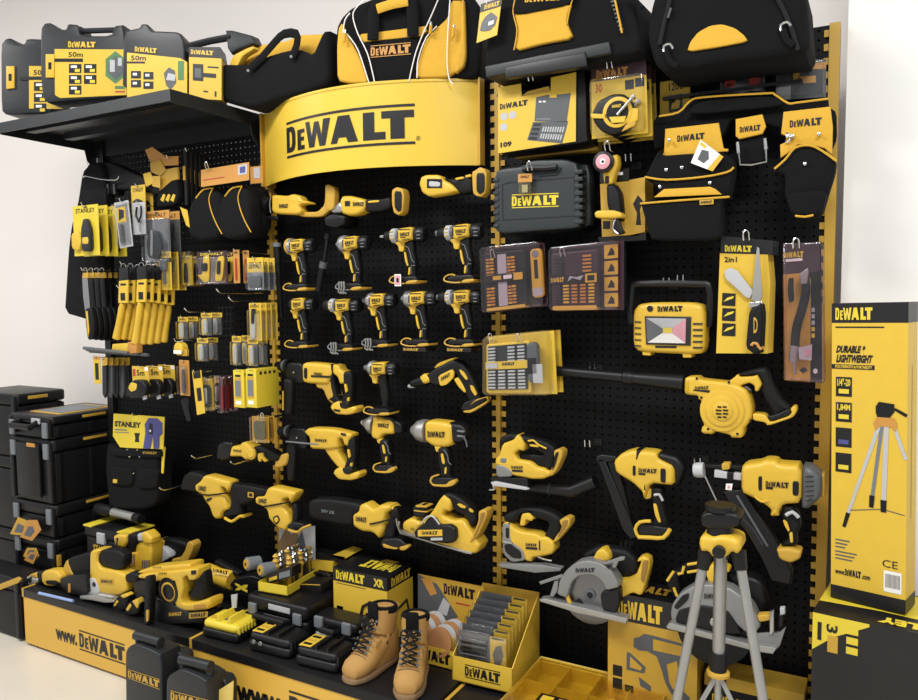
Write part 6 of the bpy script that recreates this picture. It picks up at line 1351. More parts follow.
# tape measure cards
def tapecard(x, y, off, label):
    t = T('tape_measure', label, 'tape measure', W(x+8, y+30, off), 'carded tape measures')
    q = RQ(off, x, y, x+17.5, y+30); b = B(); b.m(YC).qbox(q, 0, 0, 1, 1, -.002, 0); b.patch(q, .78, .86, .98, .99, WH, .001); b.patch(q, .05, .65, .2, .9, RD, .001); b.text(sub(q, .28, .68, .75, .88), '5m', KC, .001); b.patch(q, .78, .1, .95, .25, KC); b.build('backing_card', t)
    b = B(); b.m(K); b.px([(x-5, y+28), (x-5, y+20), (x+1, y+14), (x+10, y+14), (x+14, y+20), (x+14, y+28), (x+8, y+32), (x-2, y+32)], off+.03, .03, .008, 1, .1); b.build('case', t)
    b = B(); b.m(YC).px([(x-4, y+22), (x-1, y+16), (x+5, y+18), (x+4, y+24), (x-1, y+26)], off+.031, .006, .001, 1, 0); b.build('case_label', t)
    b = B(); b.m(LG).px([(x+10, y+29), (x+13, y+27), (x+14, y+33), (x+11, y+34)], off+.02, .006, 0, 0, 0); b.build('blade_hook', t)
tapecard(132, 366, .3, 'carded black tape measure, leftmost and front of three')
tapecard(146, 365.5, .25, 'carded black tape measure, middle of three')
tapecard(158, 364.5, .2, 'carded black tape measure, rightmost of three')
pack('tall orange and clear blister right of the carded tapes', (179, 360, 190, 396), .22, 1, .03, OR, OR, .15, None, KC, [('tool', SM, tall, .012)], (.05, .04, .95, .85, .02, CL))
t = T('strap_clamp', 'dark strap dangling below the tall orange blister', 'strap', W(186, 398, .22)); P(t, 'strap', K, [(181, 398), (190, 398), (189, 408), (192, 420), (188, 422), (184, 410)], .22, .01, .003)
t = T('carded_tool', 'yellow and black pack leaning left of the patterned black blister', 'carded tool', W(199, 412, .25), 'carded goods in the left bay'); q = Q(.25, (192, 371), (201, 370), (205, 413), (197, 415))
b = B(); b.m(YC).qbox(q, 0, 0, 1, 1, -.002, 0); b.patch(q, .3, .3, .8, .6, KC, .001); b.patch(q, .1, .82, .9, 1, KC); b.build('backing_card', t)
pack('yellow edged black blister of bits, {} of two', (202, 378, 214, 410), .22, 2, .06, YC, YC, .12, None, KC, [('bit_rail', DG, [(.15, .08), (.85, .08), (.85, .8), (.15, .8)], .01), ('bits', LG, [(.25, .2), (.6, .2), (.6, .7), (.25, .7)], .014)], (-.05, -.02, 1.2, 1.05, .025, CL))
pack('plum coloured blister of bits, {} from the front', (219, 376, 227, 413), .2, 3, .03, PU, PU, .12, None, KC, [('bits', RD, tall, .01)], (0, 0, 1, 1, .018, CP))
def ybox(box, off, dep, label):
    t = T('yellow_box', label, 'box', RQ(off, *box)(.5, 0), 'small yellow boxes in the left bay'); q = RQ(off, *box)
    b = B(); b.m(YS).qbox(q, 0, 0, 1, 1, -dep, 0, .001); b.patch(q, .15, .25, .75, .8, YW, .001); b.patch(q, .18, .3, .7, .72, MG, .0014); b.patch(q, .18, .82, .7, .88, KC); b.patch(q, .18, .08, .7, .18, WH)
    fr = lambda u, v, d=0: Vector((q(1, 0).x+d, q(0, 0).y+dep*u, q(0, v).z))
    for k in range(4): b.patch(fr, .15+.2*k, .85, .25+.2*k, .93, KC)
    b.build('carton', t)
ybox((233, 370, 244.5, 408), .24, .03, 'small yellow box with grey label, left of two side by side')
ybox((245.5, 369, 257, 408), .24, .12, 'deeper small yellow box with grey label, right of two side by side')
pack('yellow rimmed clear pack alone below the two yellow boxes', (252, 416, 269, 443), .22, 2, .03, LG, YW, .1, None, KC, [('inner', SM, [(.15, .1), (.85, .1), (.85, .85), (.15, .85)], .008)], (0, 0, 1, 1, .018, CY)) if 0 else pack('yellow rimmed clear pack alone below the two yellow boxes, {} of two', (252, 416, 269, 443), .22, 2, .03, YW, YW, .1, None, KC, [('inner', SM, [(.15, .1), (.85, .1), (.85, .85), (.15, .85)], .008)], (0, 0, 1, 1, .018, CY))
loophook(262, 414, .24, 'looped chrome hook of the yellow rimmed clear pack')
# STANLEY trousers card
t = T('work_trousers', 'folded black work trousers on a bright yellow card above the small toolbox', 'trousers', W(135, 505, .16))
z = Z(100, 400, 5); o = .17
b = B(); b.m(YS).px(z([(68, 68), (322, 85), (316, 246), (150, 240), (100, 236), (64, 180)]), o, .003, 0, 0, 0)
b.text(Q(o, *z([(74, 104), (205, 112), (205, 140), (74, 132)])), 'STANLEY', KC, .001, .03); b.patch(Q(o, *z([(74, 144), (135, 148), (135, 154), (74, 150)])), 0, 0, 1, 1, MG); b.patch(Q(o, *z([(74, 158), (145, 162), (145, 166), (74, 162)])), 0, 0, 1, 1, MG)
b.poly(Q(o, *z([(172, 165), (200, 165), (200, 210), (172, 210)])), [(.1, 0), (.9, 0), (.8, .5), (1, 1), (0, 1), (.2, .5)], KC, .001)
b.poly(Q(o, *z([(220, 90), (316, 92), (312, 244), (216, 242)])), [(0, 0), (.1, .5), (.05, .8), (.25, 1), (.7, 1), (.98, .85), (1, .5), (.85, .4), (.85, 0), (.55, 0), (.5, .4), (.4, 0)], BL, .001); b.poly(Q(o, *z([(220, 90), (316, 92), (312, 244), (216, 242)])), [(.28, .5), (.5, .45), (.48, .8), (.3, .85)], KC, .0014); b.patch(Q(o, *z([(220, 90), (316, 92), (312, 244), (216, 242)])), .32, .55, .4, .62, WH, .002)
b.m(YS).px(z([(310, 235), (326, 235), (316, 368), (306, 365)]), o-.01, .003, 0, 0, 0); b.build('backing_card', t)
P(t, 'folded_legs', KF, z([(50, 215), (64, 230), (100, 245), (300, 250), (305, 290), (308, 470), (296, 515), (240, 545), (60, 540), (50, 450), (40, 350), (45, 250)]), .165, .08, .02, 1, .2)
P(t, 'waistband', KF, z([(58, 245), (300, 255), (302, 290), (60, 280)]), .175, .03, .006, 1, .0, lambda b: b.text(Q(.175, *z([(215, 257), (286, 259), (286, 271), (215, 269)])), 'STANLEY', YW, .002))
P(t, 'pocket', KF, z([(55, 330), (175, 340), (170, 430), (60, 420)]), .175, .02, .006); P(t, 'pocket', KF, z([(190, 340), (300, 345), (295, 440), (195, 440)]), .175, .02, .006)
b = B(); b.m(YC).px(z([(65, 396), (84, 398), (83, 416), (64, 414)]), .18, .004, 0, 0, 0); b.build('pocket_tag', t)
for x, y in ((135, 248), (185, 250), (145, 285), (196, 285), (166, 368)): b = B(); b.m(CR).lathe(W(*z([(x, y)])[0], .25), (0, 1, 0), [(0, .003), (.006, .003)], 8); b.build('rivet', t)
# right angle cut tool
tool('oscillating_saw', 'cordless tool with black motor end and curved yellow rear hook, above the left reciprocating saw', 'power tool', (235, 452), .17, [
 ('p', 'motor', K, recA([(240, 160), (250, 90), (290, 70), (345, 78), (335, 150), (325, 180), (280, 190), (245, 185)]), -.004, .07, .02),
 ('p', 'housing', Y, recA([(328, 150), (340, 100), (392, 98), (400, 80), (425, 72), (450, 95), (480, 105), (470, 150), (460, 180), (430, 190), (400, 165), (330, 168)]), 0, .075, .014, lg(.172, *recA([(340, 122), (392, 128), (392, 142), (338, 136)]))),
 ('c', 'dial', Y, recA([(446, 150)])[0], .008, .024, .01), ('c', 'dial_centre', YC, recA([(446, 150)])[0], .012, .017, .008),
 ('p', 'grip', KR, recA([(470, 105), (520, 100), (590, 130), (640, 165), (640, 190), (605, 200), (560, 195), (500, 180), (465, 180)]), -.006, .06, .02),
 ('p', 'switch', Y, recA([(495, 150), (525, 145), (530, 170), (555, 195), (540, 205), (520, 180), (510, 205), (497, 190)]), .002, .02, .002),
 ('p', 'battery_mount', YW, recA([(645, 155), (680, 148), (688, 165), (680, 215), (650, 235), (610, 240), (602, 222), (630, 190)]), .0, .05, .008)])
P(stand, 'black_box_shelf', K, recA([(80, 190), (590, 220), (600, 330), (100, 270)]), .01, .01, 0, 0, 0) if 0 else None
# photo panel under the second saw
t = T('photo_card', 'printed photo card of a bearded worker in brown tones under the left upright saw', 'card', W(295, 575, .1)) if 0 else T('photo_card', 'printed photo card in brown and grey tones standing behind the drill bit carton', 'card', W(295, 560, .08))
q = Q(.08, (279, 528), (315, 526), (315, 560), (279, 562)); b = B(); b.m(LG).qbox(q, 0, 0, 1, 1, -.003, 0); b.poly(q, [(0, 0), (0, .6), (.2, 1), (.35, .8), (.55, .9), (.5, .3), (.3, 0)], SL, .001); b.poly(q, [(.5, 0), (.5, .6), (.65, .9), (.75, .4), (.7, 0)], SM, .001); b.build('card', t)

for (x, y, off, l) in ((141, 367.5, .31, 'chrome rod hook carrying the leftmost carded tape measure'), (155, 367, .26, 'chrome rod hook carrying the middle carded tape measure'), (167, 366, .21, 'chrome rod hook carrying the rightmost carded tape measure'), (84, 270, .33, 'chrome rod hook carrying the black and yellow knives'), (123, 264, .31, 'chrome rod hook carrying the left yellow handled chisels'), (149, 264, .31, 'chrome rod hook carrying the right yellow handled chisels'), (104, 359, .31, 'chrome rod hook carrying the dark long hand tools'), (122, 201, .29, 'chrome rod hook carrying the grey blister'), (139, 204, .27, 'chrome rod hook carrying the snips pack'), (177, 341, .24, 'chrome rod hook carrying the round yellow tape measure'), (169, 158, .21, 'chrome rod hook carrying the work glove'), (188, 151, .2, 'chrome rod hook carrying the strap packs'), (239, 371, .25, 'chrome rod hook carrying the left small yellow box'), (251, 370, .25, 'chrome rod hook carrying the right small yellow box'), (135, 415, .19, 'chrome rod hook carrying the folded trousers'), (196, 372, .26, 'chrome rod hook carrying the leaning yellow and black pack'), (90, 165, .26, 'chrome rod hook carrying the long black trousers'), (84, 205, .31, 'chrome rod hook carrying the carded rotary cutters')):
    packhook(W(x, y, off), l)
# ================================================================ cases, plinth goods, cartons
def case_box(name, label, x0, x1, y0, y1, z0, z1, grp=None, r=.014):
    t = T(name, label, 'tool box', ((x0+x1)/2, (y0+y1)/2, z0), grp)
    h = z1-z0; zl = z1-min(.055, h*.35)
    b = B(); b.m(K); b.prism(rrect(x0+.008, y0+.008, x1-.008, y1-.008, .02), z0, zl-.004, .01, 3, 'xy'); b.build('body', t)
    b = B(); b.m(K); b.prism(rrect(x0, y0, x1, y1, .024), zl, z1, .012, 3, 'xy'); b.build('lid', t)
    for fx in (.0, .33, .66, 1):
        X = x0+.02+(x1-x0-.04)*fx
        if fx in (0, 1): b = B(); b.m(K); b.box(X-.014, X+.014, y0-.004, y0+.02, z0+.01, z1-.012, .004); b.build('corner_rib', t)
    for fy in (.1, .5, .9):
        Yy = y0+(y1-y0)*fy; b = B(); b.m(K); b.box(x1-.012, x1+.001, Yy-.012, Yy+.012, z0+.01, zl-.008, .003); b.build('side_rib', t)
    return t
SXR, SXL, SY0, SY1 = -1.075, -1.395, -.275, .12
# back stack at far left
for z0, z1, l in ((0, .36, 'bottom case of the rear tool box stack at the far left'), (.36, .72, 'middle case of the rear tool box stack at the far left'), (.72, 1.03, 'top case of the rear tool box stack, yellow latch on its side')):
    t = case_box('tool_box', l, -1.86, -1.47, -.19, .07, z0+.002, z1, 'stacked black tool boxes')
    if z1 > 1: b = B(); b.m(YW); b.box(-1.472, -1.466, -.13, -.03, z1-.03, z1-.014, .002); b.build('latch', t); b = B(); b.m(YW).box(-1.78, -1.6, -.193, -.188, z1-.04, z1-.025, .002); b.build('latch', t)
    for yy in (-.12, .0): b = B(); b.m(K); b.box(-1.8+yy, -1.78+yy, -.195, -.19, z0+.1, z0+.2); b.build('rib', t)
tops = ((0, .20, 'bottom case of the front tool box stack beside the plinth'), (.20, .405, 'case with bunched yellow leaflets low in the front tool box stack'), (.405, .56, 'shallow case under the large one in the front tool box stack'), (.56, .855, 'large case with white hang tag in the front tool box stack'), (.855, .96, 'shallow top organizer case with front handle on the front tool box stack'))
for z0, z1, l in tops:
    t = case_box('tool_box', l, SXL, SXR, SY0, SY1, z0+.002, z1, 'stacked black tool boxes')
    for X in (SXL+.045, SXR-.03):
        b = B(); b.m(MG); zz = z1-.05 if z1-z0 > .12 else z0+.045
        b.box(X-.017, X+.017, SY0-.014, SY0-.002, zz-.035, zz+.035, .004); b.build('latch', t)
    if z0 > .3:
        b = B(); b.m(YW); b.box(SXR-.002, SXR+.004, -.12, .0, z1-.022, z1-.01, .001); b.build('side_latch', t)
    elif z0: b = B(); b.m(YW); b.box(SXR-.012, SXR+.004, SY0+.002, SY0+.02, z1-.12, z1-.07, .001); b.build('side_latch', t)
    if z1 > .9:
        b = B(); b.m(K); b.tube([(SXL+.09, SY0-.004, .93), (SXL+.09, SY0-.04, .915), (SXR-.09, SY0-.04, .915), (SXR-.09, SY0-.004, .93)], .014, 8); b.build('handle', t)
        b = B(); b.m(YW); b.box(SXL+.06, SXR-.04, SY0+.07, SY1-.05, .959, .963, .001); b.m(MG).box(SXL+.08, SXR-.06, SY0+.09, SY1-.08, .963, .965); b.build('lid_label', t)
        b = B(); b.m(LG); b.box(SXR-.13, SXR-.07, SY0-.008, SY0+.0, .925, .95, .002); b.build('front_label', t)
    if z0 == .56:
        b = B(); b.m(K); b.box(SXL+.07, SXR-.08, SY0-.012, SY0+.002, z0+.03, z1-.02, .004); b.build('front_panel', t)
        b = B(); b.m(OR); b.box(SXR-.16, SXR-.1, SY0-.016, SY0-.012, z1-.035, z1-.018); b.build('label', t)
t = T('product_tag', 'white printed hang tag on the large case of the front stack', 'tag', W(31, 465, .27)); q = Q(.27, (24, 455), (31, 452), (36, 478), (28, 482))
b = B(); b.m(WH).qbox(q, 0, 0, 1, 1, -.001, 0); b.poly(q, [(.1, .5), (.8, .6), (.9, .8), (.3, .9)], SM); b.poly(q, [(.1, .1), (.6, .15), (.7, .3), (.2, .35)], PU); b.m(YW).qbox(Q(.268, (30, 453), (33, 455), (39, 476), (36, 478)), 0, 0, 1, 1, -.001, 0); b.build('card', t)
for pts, l in (([[(10, 534), (18, 517), (30, 522), (26, 536)], [(20, 537), (28, 520), (37, 520), (41, 530), (32, 541)]], 'opened yellow brown leaflets tied to the front stack of tool boxes'), ([[(23, 556), (27, 548), (36, 548), (39, 556), (34, 563)], [(24, 560), (30, 552), (38, 553), (33, 564)]], 'small crumpled yellow leaflet low on the front stack of tool boxes')):
    t = T('folded_leaflet', l, 'leaflet', W(*pts[0][0], .30))
    for k, L in enumerate(pts): P(t, 'page', (YW, OR)[k], L, .3+.012*k, .002, 0, 0, 0); P(t, 'print', SM, [((x-L[0][0])*.5+L[0][0]+4, (y-L[0][1])*.5+L[0][1]-2) for x, y in L], .301+.012*k, .001, 0, 0, 0)
# low chest
t = case_box('tool_chest', 'large low black chest with yellow latch on the floor at the left edge', -1.62, -1.092, -.44, -.305, .002, .272)
b = B(); b.m(YW); b.px([(-6, 588), (0, 584), (18, 577), (21, 579), (18, 583), (0, 590), (-6, 593)], .447, .006, .001, 0, 0); b.build('latch', t)
# small stanley box
SX0, SX1, SYA, SYB = -.92, -.64, -.235, -.105
t = T('tool_box', 'small black toolbox with yellow corners on the left plinth', 'tool box', ((SX0+SX1)/2, SYA, .25))
b = B(); b.m(K); b.box(SX0, SX1, SYA, SYB, .251, .44, .01); b.build('body', t)
b = B(); b.m(K); b.box(SX0-.004, SX1+.004, SYA-.006, SYB+.004, .44, .488, .01); b.build('lid', t)
for xa, xb in ((SX0-.006, SX0+.05), (SX1-.06, SX1+.006)): b = B(); b.m(YS); b.box(xa, xb, SYA-.008, SYB+.006, .484, .492, .002); b.build('yellow_corner', t)
f = lambda u, v, d=0: Vector((SX0+.05+.13*u, SYA-.001-d, .375+.035*v)); b = B(); b.text(f, 'STANLEY', YW, .001, .03); b.build('lettering', t)
b = B(); b.m(LG); b.box(SX0+.09, SX0+.14, SYA-.014, SYA, .42, .47, .004); b.build('latch', t)
t = T('flashlight', 'black and silver flashlight lying on the small black toolbox', 'flashlight', W(120, 512, .1))
A = W(97, 508, .16); C_ = W(141, 519, .18); L = (C_-A).length;  b = B(); b.m(KR); b.lathe(A, C_-A, [(0, .02), (.01, .025), (L*.3, .025), (L*.34, .018), (L*.9, .018), (L*.92, .021), (L, .02)], 20); b.build('barrel', t)
b = B(); b.m(SB); b.lathe(A+(C_-A)*.38, C_-A, [(0, .0185), (L*.48, .0185)], 20); b.build('sleeve', t)
# tools lying on the left plinth
def plinth_tool(name, label, cat, anchor, off, parts): return tool(name, label, cat, anchor, off, parts, 'power tools lying on the left plinth')
z = Z(10, 530, 7.78)
plinth_tool('right_angle_drill', 'small tool with grey metal nose and black battery at the left plinth corner', 'power tool', (60, 590), .40, [
 ('p', 'nose', SB, z([(120, 375), (150, 355), (180, 370), (232, 375), (232, 410), (180, 425), (150, 430), (122, 400)]), 0, .05, .012), ('c', 'nose_socket', K, z([(150, 392)])[0], .003, .012, .01),
 ('p', 'neck', YW, z([(150, 350), (210, 325), (225, 350), (225, 375), (180, 368)]), -.01, .04, .012), ('p', 'collar', K, z([(215, 320), (262, 320), (262, 410), (235, 400)]), .0, .06, .018),
 ('p', 'housing', Y, z([(258, 335), (280, 312), (330, 305), (375, 315), (410, 360), (400, 415), (370, 420), (345, 435), (285, 430), (262, 395)]), .004, .07, .018), ('p', 'grip_pad', KR, z([(280, 395), (300, 388), (370, 390), (382, 412), (370, 430), (290, 420)]), .006, .02, .005),
 ('p', 'battery', K, z([(400, 375), (440, 360), (540, 345), (600, 350), (610, 480), (570, 510), (455, 495), (400, 430)]), .01, .09, .008, None, 0), ('p', 'battery_stripe', OR, z([(452, 418), (468, 418), (468, 485), (452, 485)]), .013, .004, 0, None, 0)])
b = B(); b.m(mat('pale_blue', '8fa6d8', .4)); b.tube([G(39, 593, .256), G(73, 601, .256)], .006, 8); one(b, 'marker_pen', 'pale blue pen lying along the front edge of the left plinth', 'pen')
plinth_tool('jigsaw', 'large jigsaw with black rear sleeve and silver shoe standing on the left plinth', 'jigsaw', (105, 600), .39, [
 ('p', 'rear_sleeve', KR, z([(430, 260), (470, 215), (560, 185), (640, 170), (640, 370), (600, 360), (520, 360), (440, 340)]), -.02, .07, .02),
 ('p', 'sleeve_tip', YW, z([(425, 290), (445, 240), (462, 225), (475, 270), (500, 330), (528, 355), (430, 360), (422, 330)]), -.015, .07, .015),
 ('p', 'housing', Y, z([(640, 165), (670, 145), (725, 148), (700, 190), (695, 240), (720, 290), (760, 300), (840, 312), (890, 330), (915, 350), (930, 400), (930, 470), (880, 500), (790, 500), (690, 480), (640, 430)]), 0, .08, .014, lambda b: (b.patch(Q(.391, *z([(703, 375), (805, 385), (805, 425), (703, 415)])), 0, 0, 1, 1, YW, .001), b.logo(Q(.391, *z([(710, 385), (798, 393), (798, 415), (710, 407)])), KC, False, .0016))),
 ('p', 'top_grip', KR, z([(700, 165), (740, 148), (800, 150), (860, 160), (900, 200), (890, 290), (840, 320), (780, 290), (720, 275), (690, 240)]), -.01, .05, .018),
 ('p', 'blade_housing', LG, z([(605, 375), (660, 372), (690, 440), (700, 490), (640, 520), (600, 505), (590, 450)]), .004, .05, .005), ('c', 'roller', K, z([(650, 425)])[0], .007, .01, .01),
 ('p', 'shoe', SB, z([(548, 512), (600, 510), (690, 500), (820, 545), (810, 562), (740, 565), (640, 545), (550, 535)]), .03, .07, .004, None, 0),
 ('p', 'shoe_rib', LG, z([(690, 500), (800, 520), (790, 530), (690, 512)]), .032, .01, .002, None, 0)])
z = Z(100, 520, 6.367)
plinth_tool('band_saw', 'upright yellow tool with black neck and silver lever on the left plinth', 'power tool', (135, 590), .28, [
 ('p', 'front_tower', Y, z([(135, 240), (160, 215), (225, 205), (235, 280), (232, 360), (150, 380), (138, 330)]), .01, .07, .012, lambda b: (b.patch(Q(.291, *z([(165, 220), (228, 212), (226, 290), (168, 300)])), 0, 0, 1, 1, YW, .001), [b.patch(Q(.291, *z([(172+k*14, 225), (180+k*14, 224), (180+k*14, 285), (174+k*14, 287)])), 0, 0, 1, 1, SM, .0015) for k in range(4)])),
 ('p', 'rear_tower', Y, z([(228, 160), (250, 140), (330, 130), (335, 200), (325, 320), (240, 340), (232, 250)]), -.01, .08, .012, lambda b: [b.patch(Q(.271, *z([(268+k*14, 255), (276+k*14, 254), (276+k*14, 305), (268+k*14, 307)])), 0, 0, 1, 1, SM, .0015) for k in range(4)]),
 ('p', 'head', Y, z([(95, 100), (120, 88), (175, 95), (178, 140), (160, 175), (130, 165), (105, 150)]), .012, .06, .012), ('p', 'head_cap', Y, z([(270, 90), (280, 75), (300, 68), (340, 110), (338, 150), (290, 150)]), .0, .07, .014),
 ('p', 'neck', KR, z([(172, 95), (200, 85), (250, 85), (255, 130), (235, 160), (225, 205), (175, 210), (165, 170)]), .0, .06, .018), ('p', 'collar', LG, z([(245, 85), (275, 78), (278, 135), (250, 135)]), .002, .065, .018),
 ('t', 'lever', SV, z([(110, 120), (104, 150), (108, 235)]), .03, .006), ('p', 'base', K, z([(130, 380), (235, 340), (330, 325), (335, 430), (250, 480), (150, 450)]), -.01, .09, .015)])
plinth_tool('circular_saw', 'small circular saw with silver guard and yellow mount behind the left plinth tools', 'circular saw', (170, 568), .10, [
 ('p', 'guard', LG, z([(325, 260), (340, 190), (370, 165), (410, 175), (440, 210), (445, 240), (400, 270), (340, 275)]), .02, .05, .006), ('c', 'arbor', SM, z([(365, 235)])[0], .025, .016, .006),
 ('p', 'grip', KR, z([(355, 130), (400, 115), (480, 120), (550, 140), (560, 170), (520, 235), (480, 230), (490, 180), (430, 165), (400, 175), (360, 150)]), 0, .05, .018),
 ('p', 'yoke', YW, z([(345, 145), (370, 120), (412, 130), (410, 160), (380, 165)]), .004, .05, .006),
 ('p', 'battery_mount', YW, z([(560, 140), (580, 135), (598, 160), (590, 200), (560, 265), (520, 262), (470, 280), (455, 250), (520, 235), (545, 190)]), .01, .06, .006), ('p', 'base', K, z([(330, 270), (450, 240), (520, 260), (480, 300), (350, 320)]), -.0, .07, .008)])
plinth_tool('rotary_hammer', 'large rotary hammer with round side ring lying at the front of the left plinth', 'rotary hammer', (165, 625), .40, [
 ('p', 'chuck', KR, z([(165, 350), (200, 330), (250, 345), (250, 390), (180, 400)]), 0, .06, .018), ('p', 'gearbox', K, z([(230, 360), (335, 370), (360, 420), (330, 560), (240, 500), (225, 420)]), -.01, .08, .015),
 ('p', 'upper_housing', Y, z([(245, 325), (330, 300), (440, 290), (580, 275), (584, 310), (520, 318), (460, 325), (250, 345)]), -.02, .09, .01, lambda b: [b.patch(Q(.381, *z([(340+k*11, 297), (345+k*11, 296), (345+k*11, 305), (340+k*11, 306)])), 0, 0, 1, 1, K, .001) for k in range(5)]),
 ('p', 'housing', Y, z([(250, 345), (460, 325), (625, 305), (630, 350), (610, 380), (570, 385), (560, 350), (530, 370), (535, 440), (520, 500), (530, 530), (600, 530), (700, 500), (708, 530), (695, 570), (560, 580), (500, 560), (480, 530), (490, 420), (480, 385), (340, 390), (330, 375), (248, 370)]), .0, .09, .01, lambda b: (b.patch(Q(.401, *z([(580, 322), (615, 318), (612, 345), (582, 348)])), 0, 0, 1, 1, K, .001), [b.patch(Q(.401, *z([(375+k*11, 332), (380+k*11, 331), (380+k*11, 345), (375+k*11, 346)])), 0, 0, 1, 1, K, .001) for k in range(5)], b.patch(Q(.401, *z([(598, 540), (670, 535), (670, 558), (598, 563)])), 0, 0, 1, 1, OR, .001))),
 ('c', 'mode_ring', K, z([(430, 455)])[0], .004, .052, .05), ('c', 'mode_ring_trim', YW, z([(430, 460)])[0], .008, .037, .01), ('c', 'mode_dial', K, z([(430, 460)])[0], .012, .029, .01),
 ('p', 'lower_body', K, z([(340, 480), (400, 510), (480, 540), (560, 585), (690, 580), (700, 630), (690, 655), (560, 660), (380, 665), (340, 640), (330, 560)]), .004, .1, .012, lambda b: (b.logo(Q(.405, *z([(440, 590), (522, 584), (522, 606), (440, 612)])), YW, False, .001), b.patch(Q(.405, *z([(568, 592), (688, 582), (686, 618), (568, 628)])), 0, 0, 1, 1, YW, .001), b.logo(Q(.405, *z([(580, 596), (676, 588), (675, 612), (580, 620)])), KC, False, .0016))),
 ('p', 'side_handle', KR, z([(285, 360), (325, 355), (328, 470), (320, 620), (312, 665), (285, 660), (288, 500)]), .05, .035, .014), ('p', 'handle_stripe', YW, z([(292, 575), (308, 572), (306, 645), (294, 648)]), .053, .006, .001),
 ('p', 'rear_grip', KR, z([(575, 345), (640, 310), (670, 330), (680, 420), (680, 500), (600, 510), (560, 460), (610, 420), (600, 380)]), -.02, .05, .018)])
plinth_tool('foot_pads', 'pair of rounded black and yellow tool ends in front of the upright band saw', 'tool part', (125, 612), .41, [
 ('p', 'left_end', KR, z([(85, 540), (110, 490), (160, 465), (190, 490), (180, 560), (140, 590), (100, 580)]), 0, .06, .02), ('p', 'right_end', KR, z([(165, 560), (190, 520), (240, 500), (270, 530), (250, 600), (190, 610), (168, 590)]), .015, .06, .02),
 ('p', 'yellow_cap', Y, z([(128, 480), (165, 466), (182, 485), (150, 500)]), .004, .03, .004), ('p', 'yellow_cap', Y, z([(85, 545), (105, 510), (118, 520), (98, 552)]), .004, .03, .004), ('p', 'yellow_cap', Y, z([(205, 515), (235, 500), (248, 530), (240, 565), (225, 545)]), .019, .03, .004), ('p', 'yellow_cap', Y, z([(165, 570), (190, 530), (200, 548), (180, 582)]), .019, .03, .004)])
z = Z(200, 540, 6.557)
tool('grease_gun', 'yellow cylindrical tool with black battery end marked X lying over the plinth joint', 'power tool', (235, 600), .2, [
 ('l', 'barrel', Y, z([(40, 215)])[0], z([(215, 265)])[0], -.03, [(0, .034), (.03, .04), (.5, .036), (.94, .04), (1, .036)]),
 ('p', 'trigger_lever', KR, z([(95, 140), (110, 130), (260, 215), (255, 240), (150, 190)]), -.03, .03, .008),
 ('p', 'battery', K, z([(195, 290), (230, 250), (340, 230), (400, 250), (410, 310), (330, 350), (240, 340)]), .0, .08, .01, lambda b: (b.poly(Q(.2, *z([(228, 280), (315, 292), (312, 345), (232, 330)])), [(0, 1), (.3, .9), (.5, .7), (.7, .9), (1, 1), (.95, .6), (.8, .5), (1, .3), (1, 0), (.65, .15), (.5, .3), (.3, .1), (0, 0), (.1, .3), (.3, .5), (.05, .7)], YS, .001)))], 'power tools lying on the left plinth')
t_ = [o_ for o_ in COL.objects if o_.name == 'grease_gun'][0]; b = B(); b.logo(Q(.211, *z([(85, 185), (185, 205), (185, 228), (85, 210)])), KC, False, .001); b.build('logo', t_)
# pedestal cases on the middle plinth
def hardcase(x0, x1, y0, y1, z0, z1, label, hy=1):
    t = T('storage_case', label, 'tool case', ((x0+x1)/2, (y0+y1)/2, z0), 'black storage cases on the middle plinth')
    b = B(); b.m(K); b.prism(rrect(x0, y0, x1, y1, .02), z0, z0+(z1-z0)*.55, .012, 3, 'xy'); b.build('body', t)
    b = B(); b.m(K); b.prism(rrect(x0-.003, y0-.003, x1+.003, y1+.003, .022), z0+(z1-z0)*.57, z1, .014, 3, 'xy'); b.build('lid', t)
    if hy:
        b = B(); b.m(KR); b.tube([(x0+.07, y0, z0+.06), (x0+.07, y0-.035, z0+.07), (x1-.07, y0-.035, z0+.07), (x1-.07, y0, z0+.06)], .011, 8); b.build('handle', t)
        for X in (x0+.035, x1-.035): b = B(); b.m(MG); b.box(X-.018, X+.018, y0-.012, y0, z0+.06, z0+.1, .003); b.build('latch', t)
    return t
t = hardcase(.12, .40, -.32, -.11, .274, .40, 'black storage case with silver strip under the drill bit tray')
b = B(); b.m(LG); b.box(.23, .33, -.325, -.318, .365, .385, .001); b.build('label_plate', t); b = B(); b.m(YW); b.box(.25, .33, -.326, -.318, .315, .325, .001); b.build('label_plate', t)
t = hardcase(.41, .60, -.30, -.205, .274, .37, 'low black case with grey label right of the silver striped case')
b = B(); b.m(LG); b.box(.43, .49, -.305, -.297, .3, .315, .001); b.build('label_plate', t)
t = T('small_case', 'small square black box standing on the low black case', 'tool case', (.37, -.2, .371)); b = B(); b.m(KR); b.px([(290, 585), (293, 583), (321, 584), (323, 588), (320, 608), (289, 606)], .2, .09, .006, 1, .1); b.build('body', t)
b = B(); b.m(YW); b.ptube([(292, 584), (320, 585)], .2, .002, 0, 5); b.build('edge_trim', t)
t = T('carry_case', 'black case with moulded top handle between the bit tray and the black topped yellow carton', 'tool case', W(310, 608, .06)); b = B(); b.m(K); b.px([(296, 580), (300, 573), (325, 572), (332, 576), (333, 612), (296, 610)], .1, .08, .008, 1, .1); b.build('body', t)
b = B(); b.m(KR); b.ptube([(303, 577), (305, 573), (322, 573), (325, 577)], .105, .005, 1, 6); b.build('handle', t)
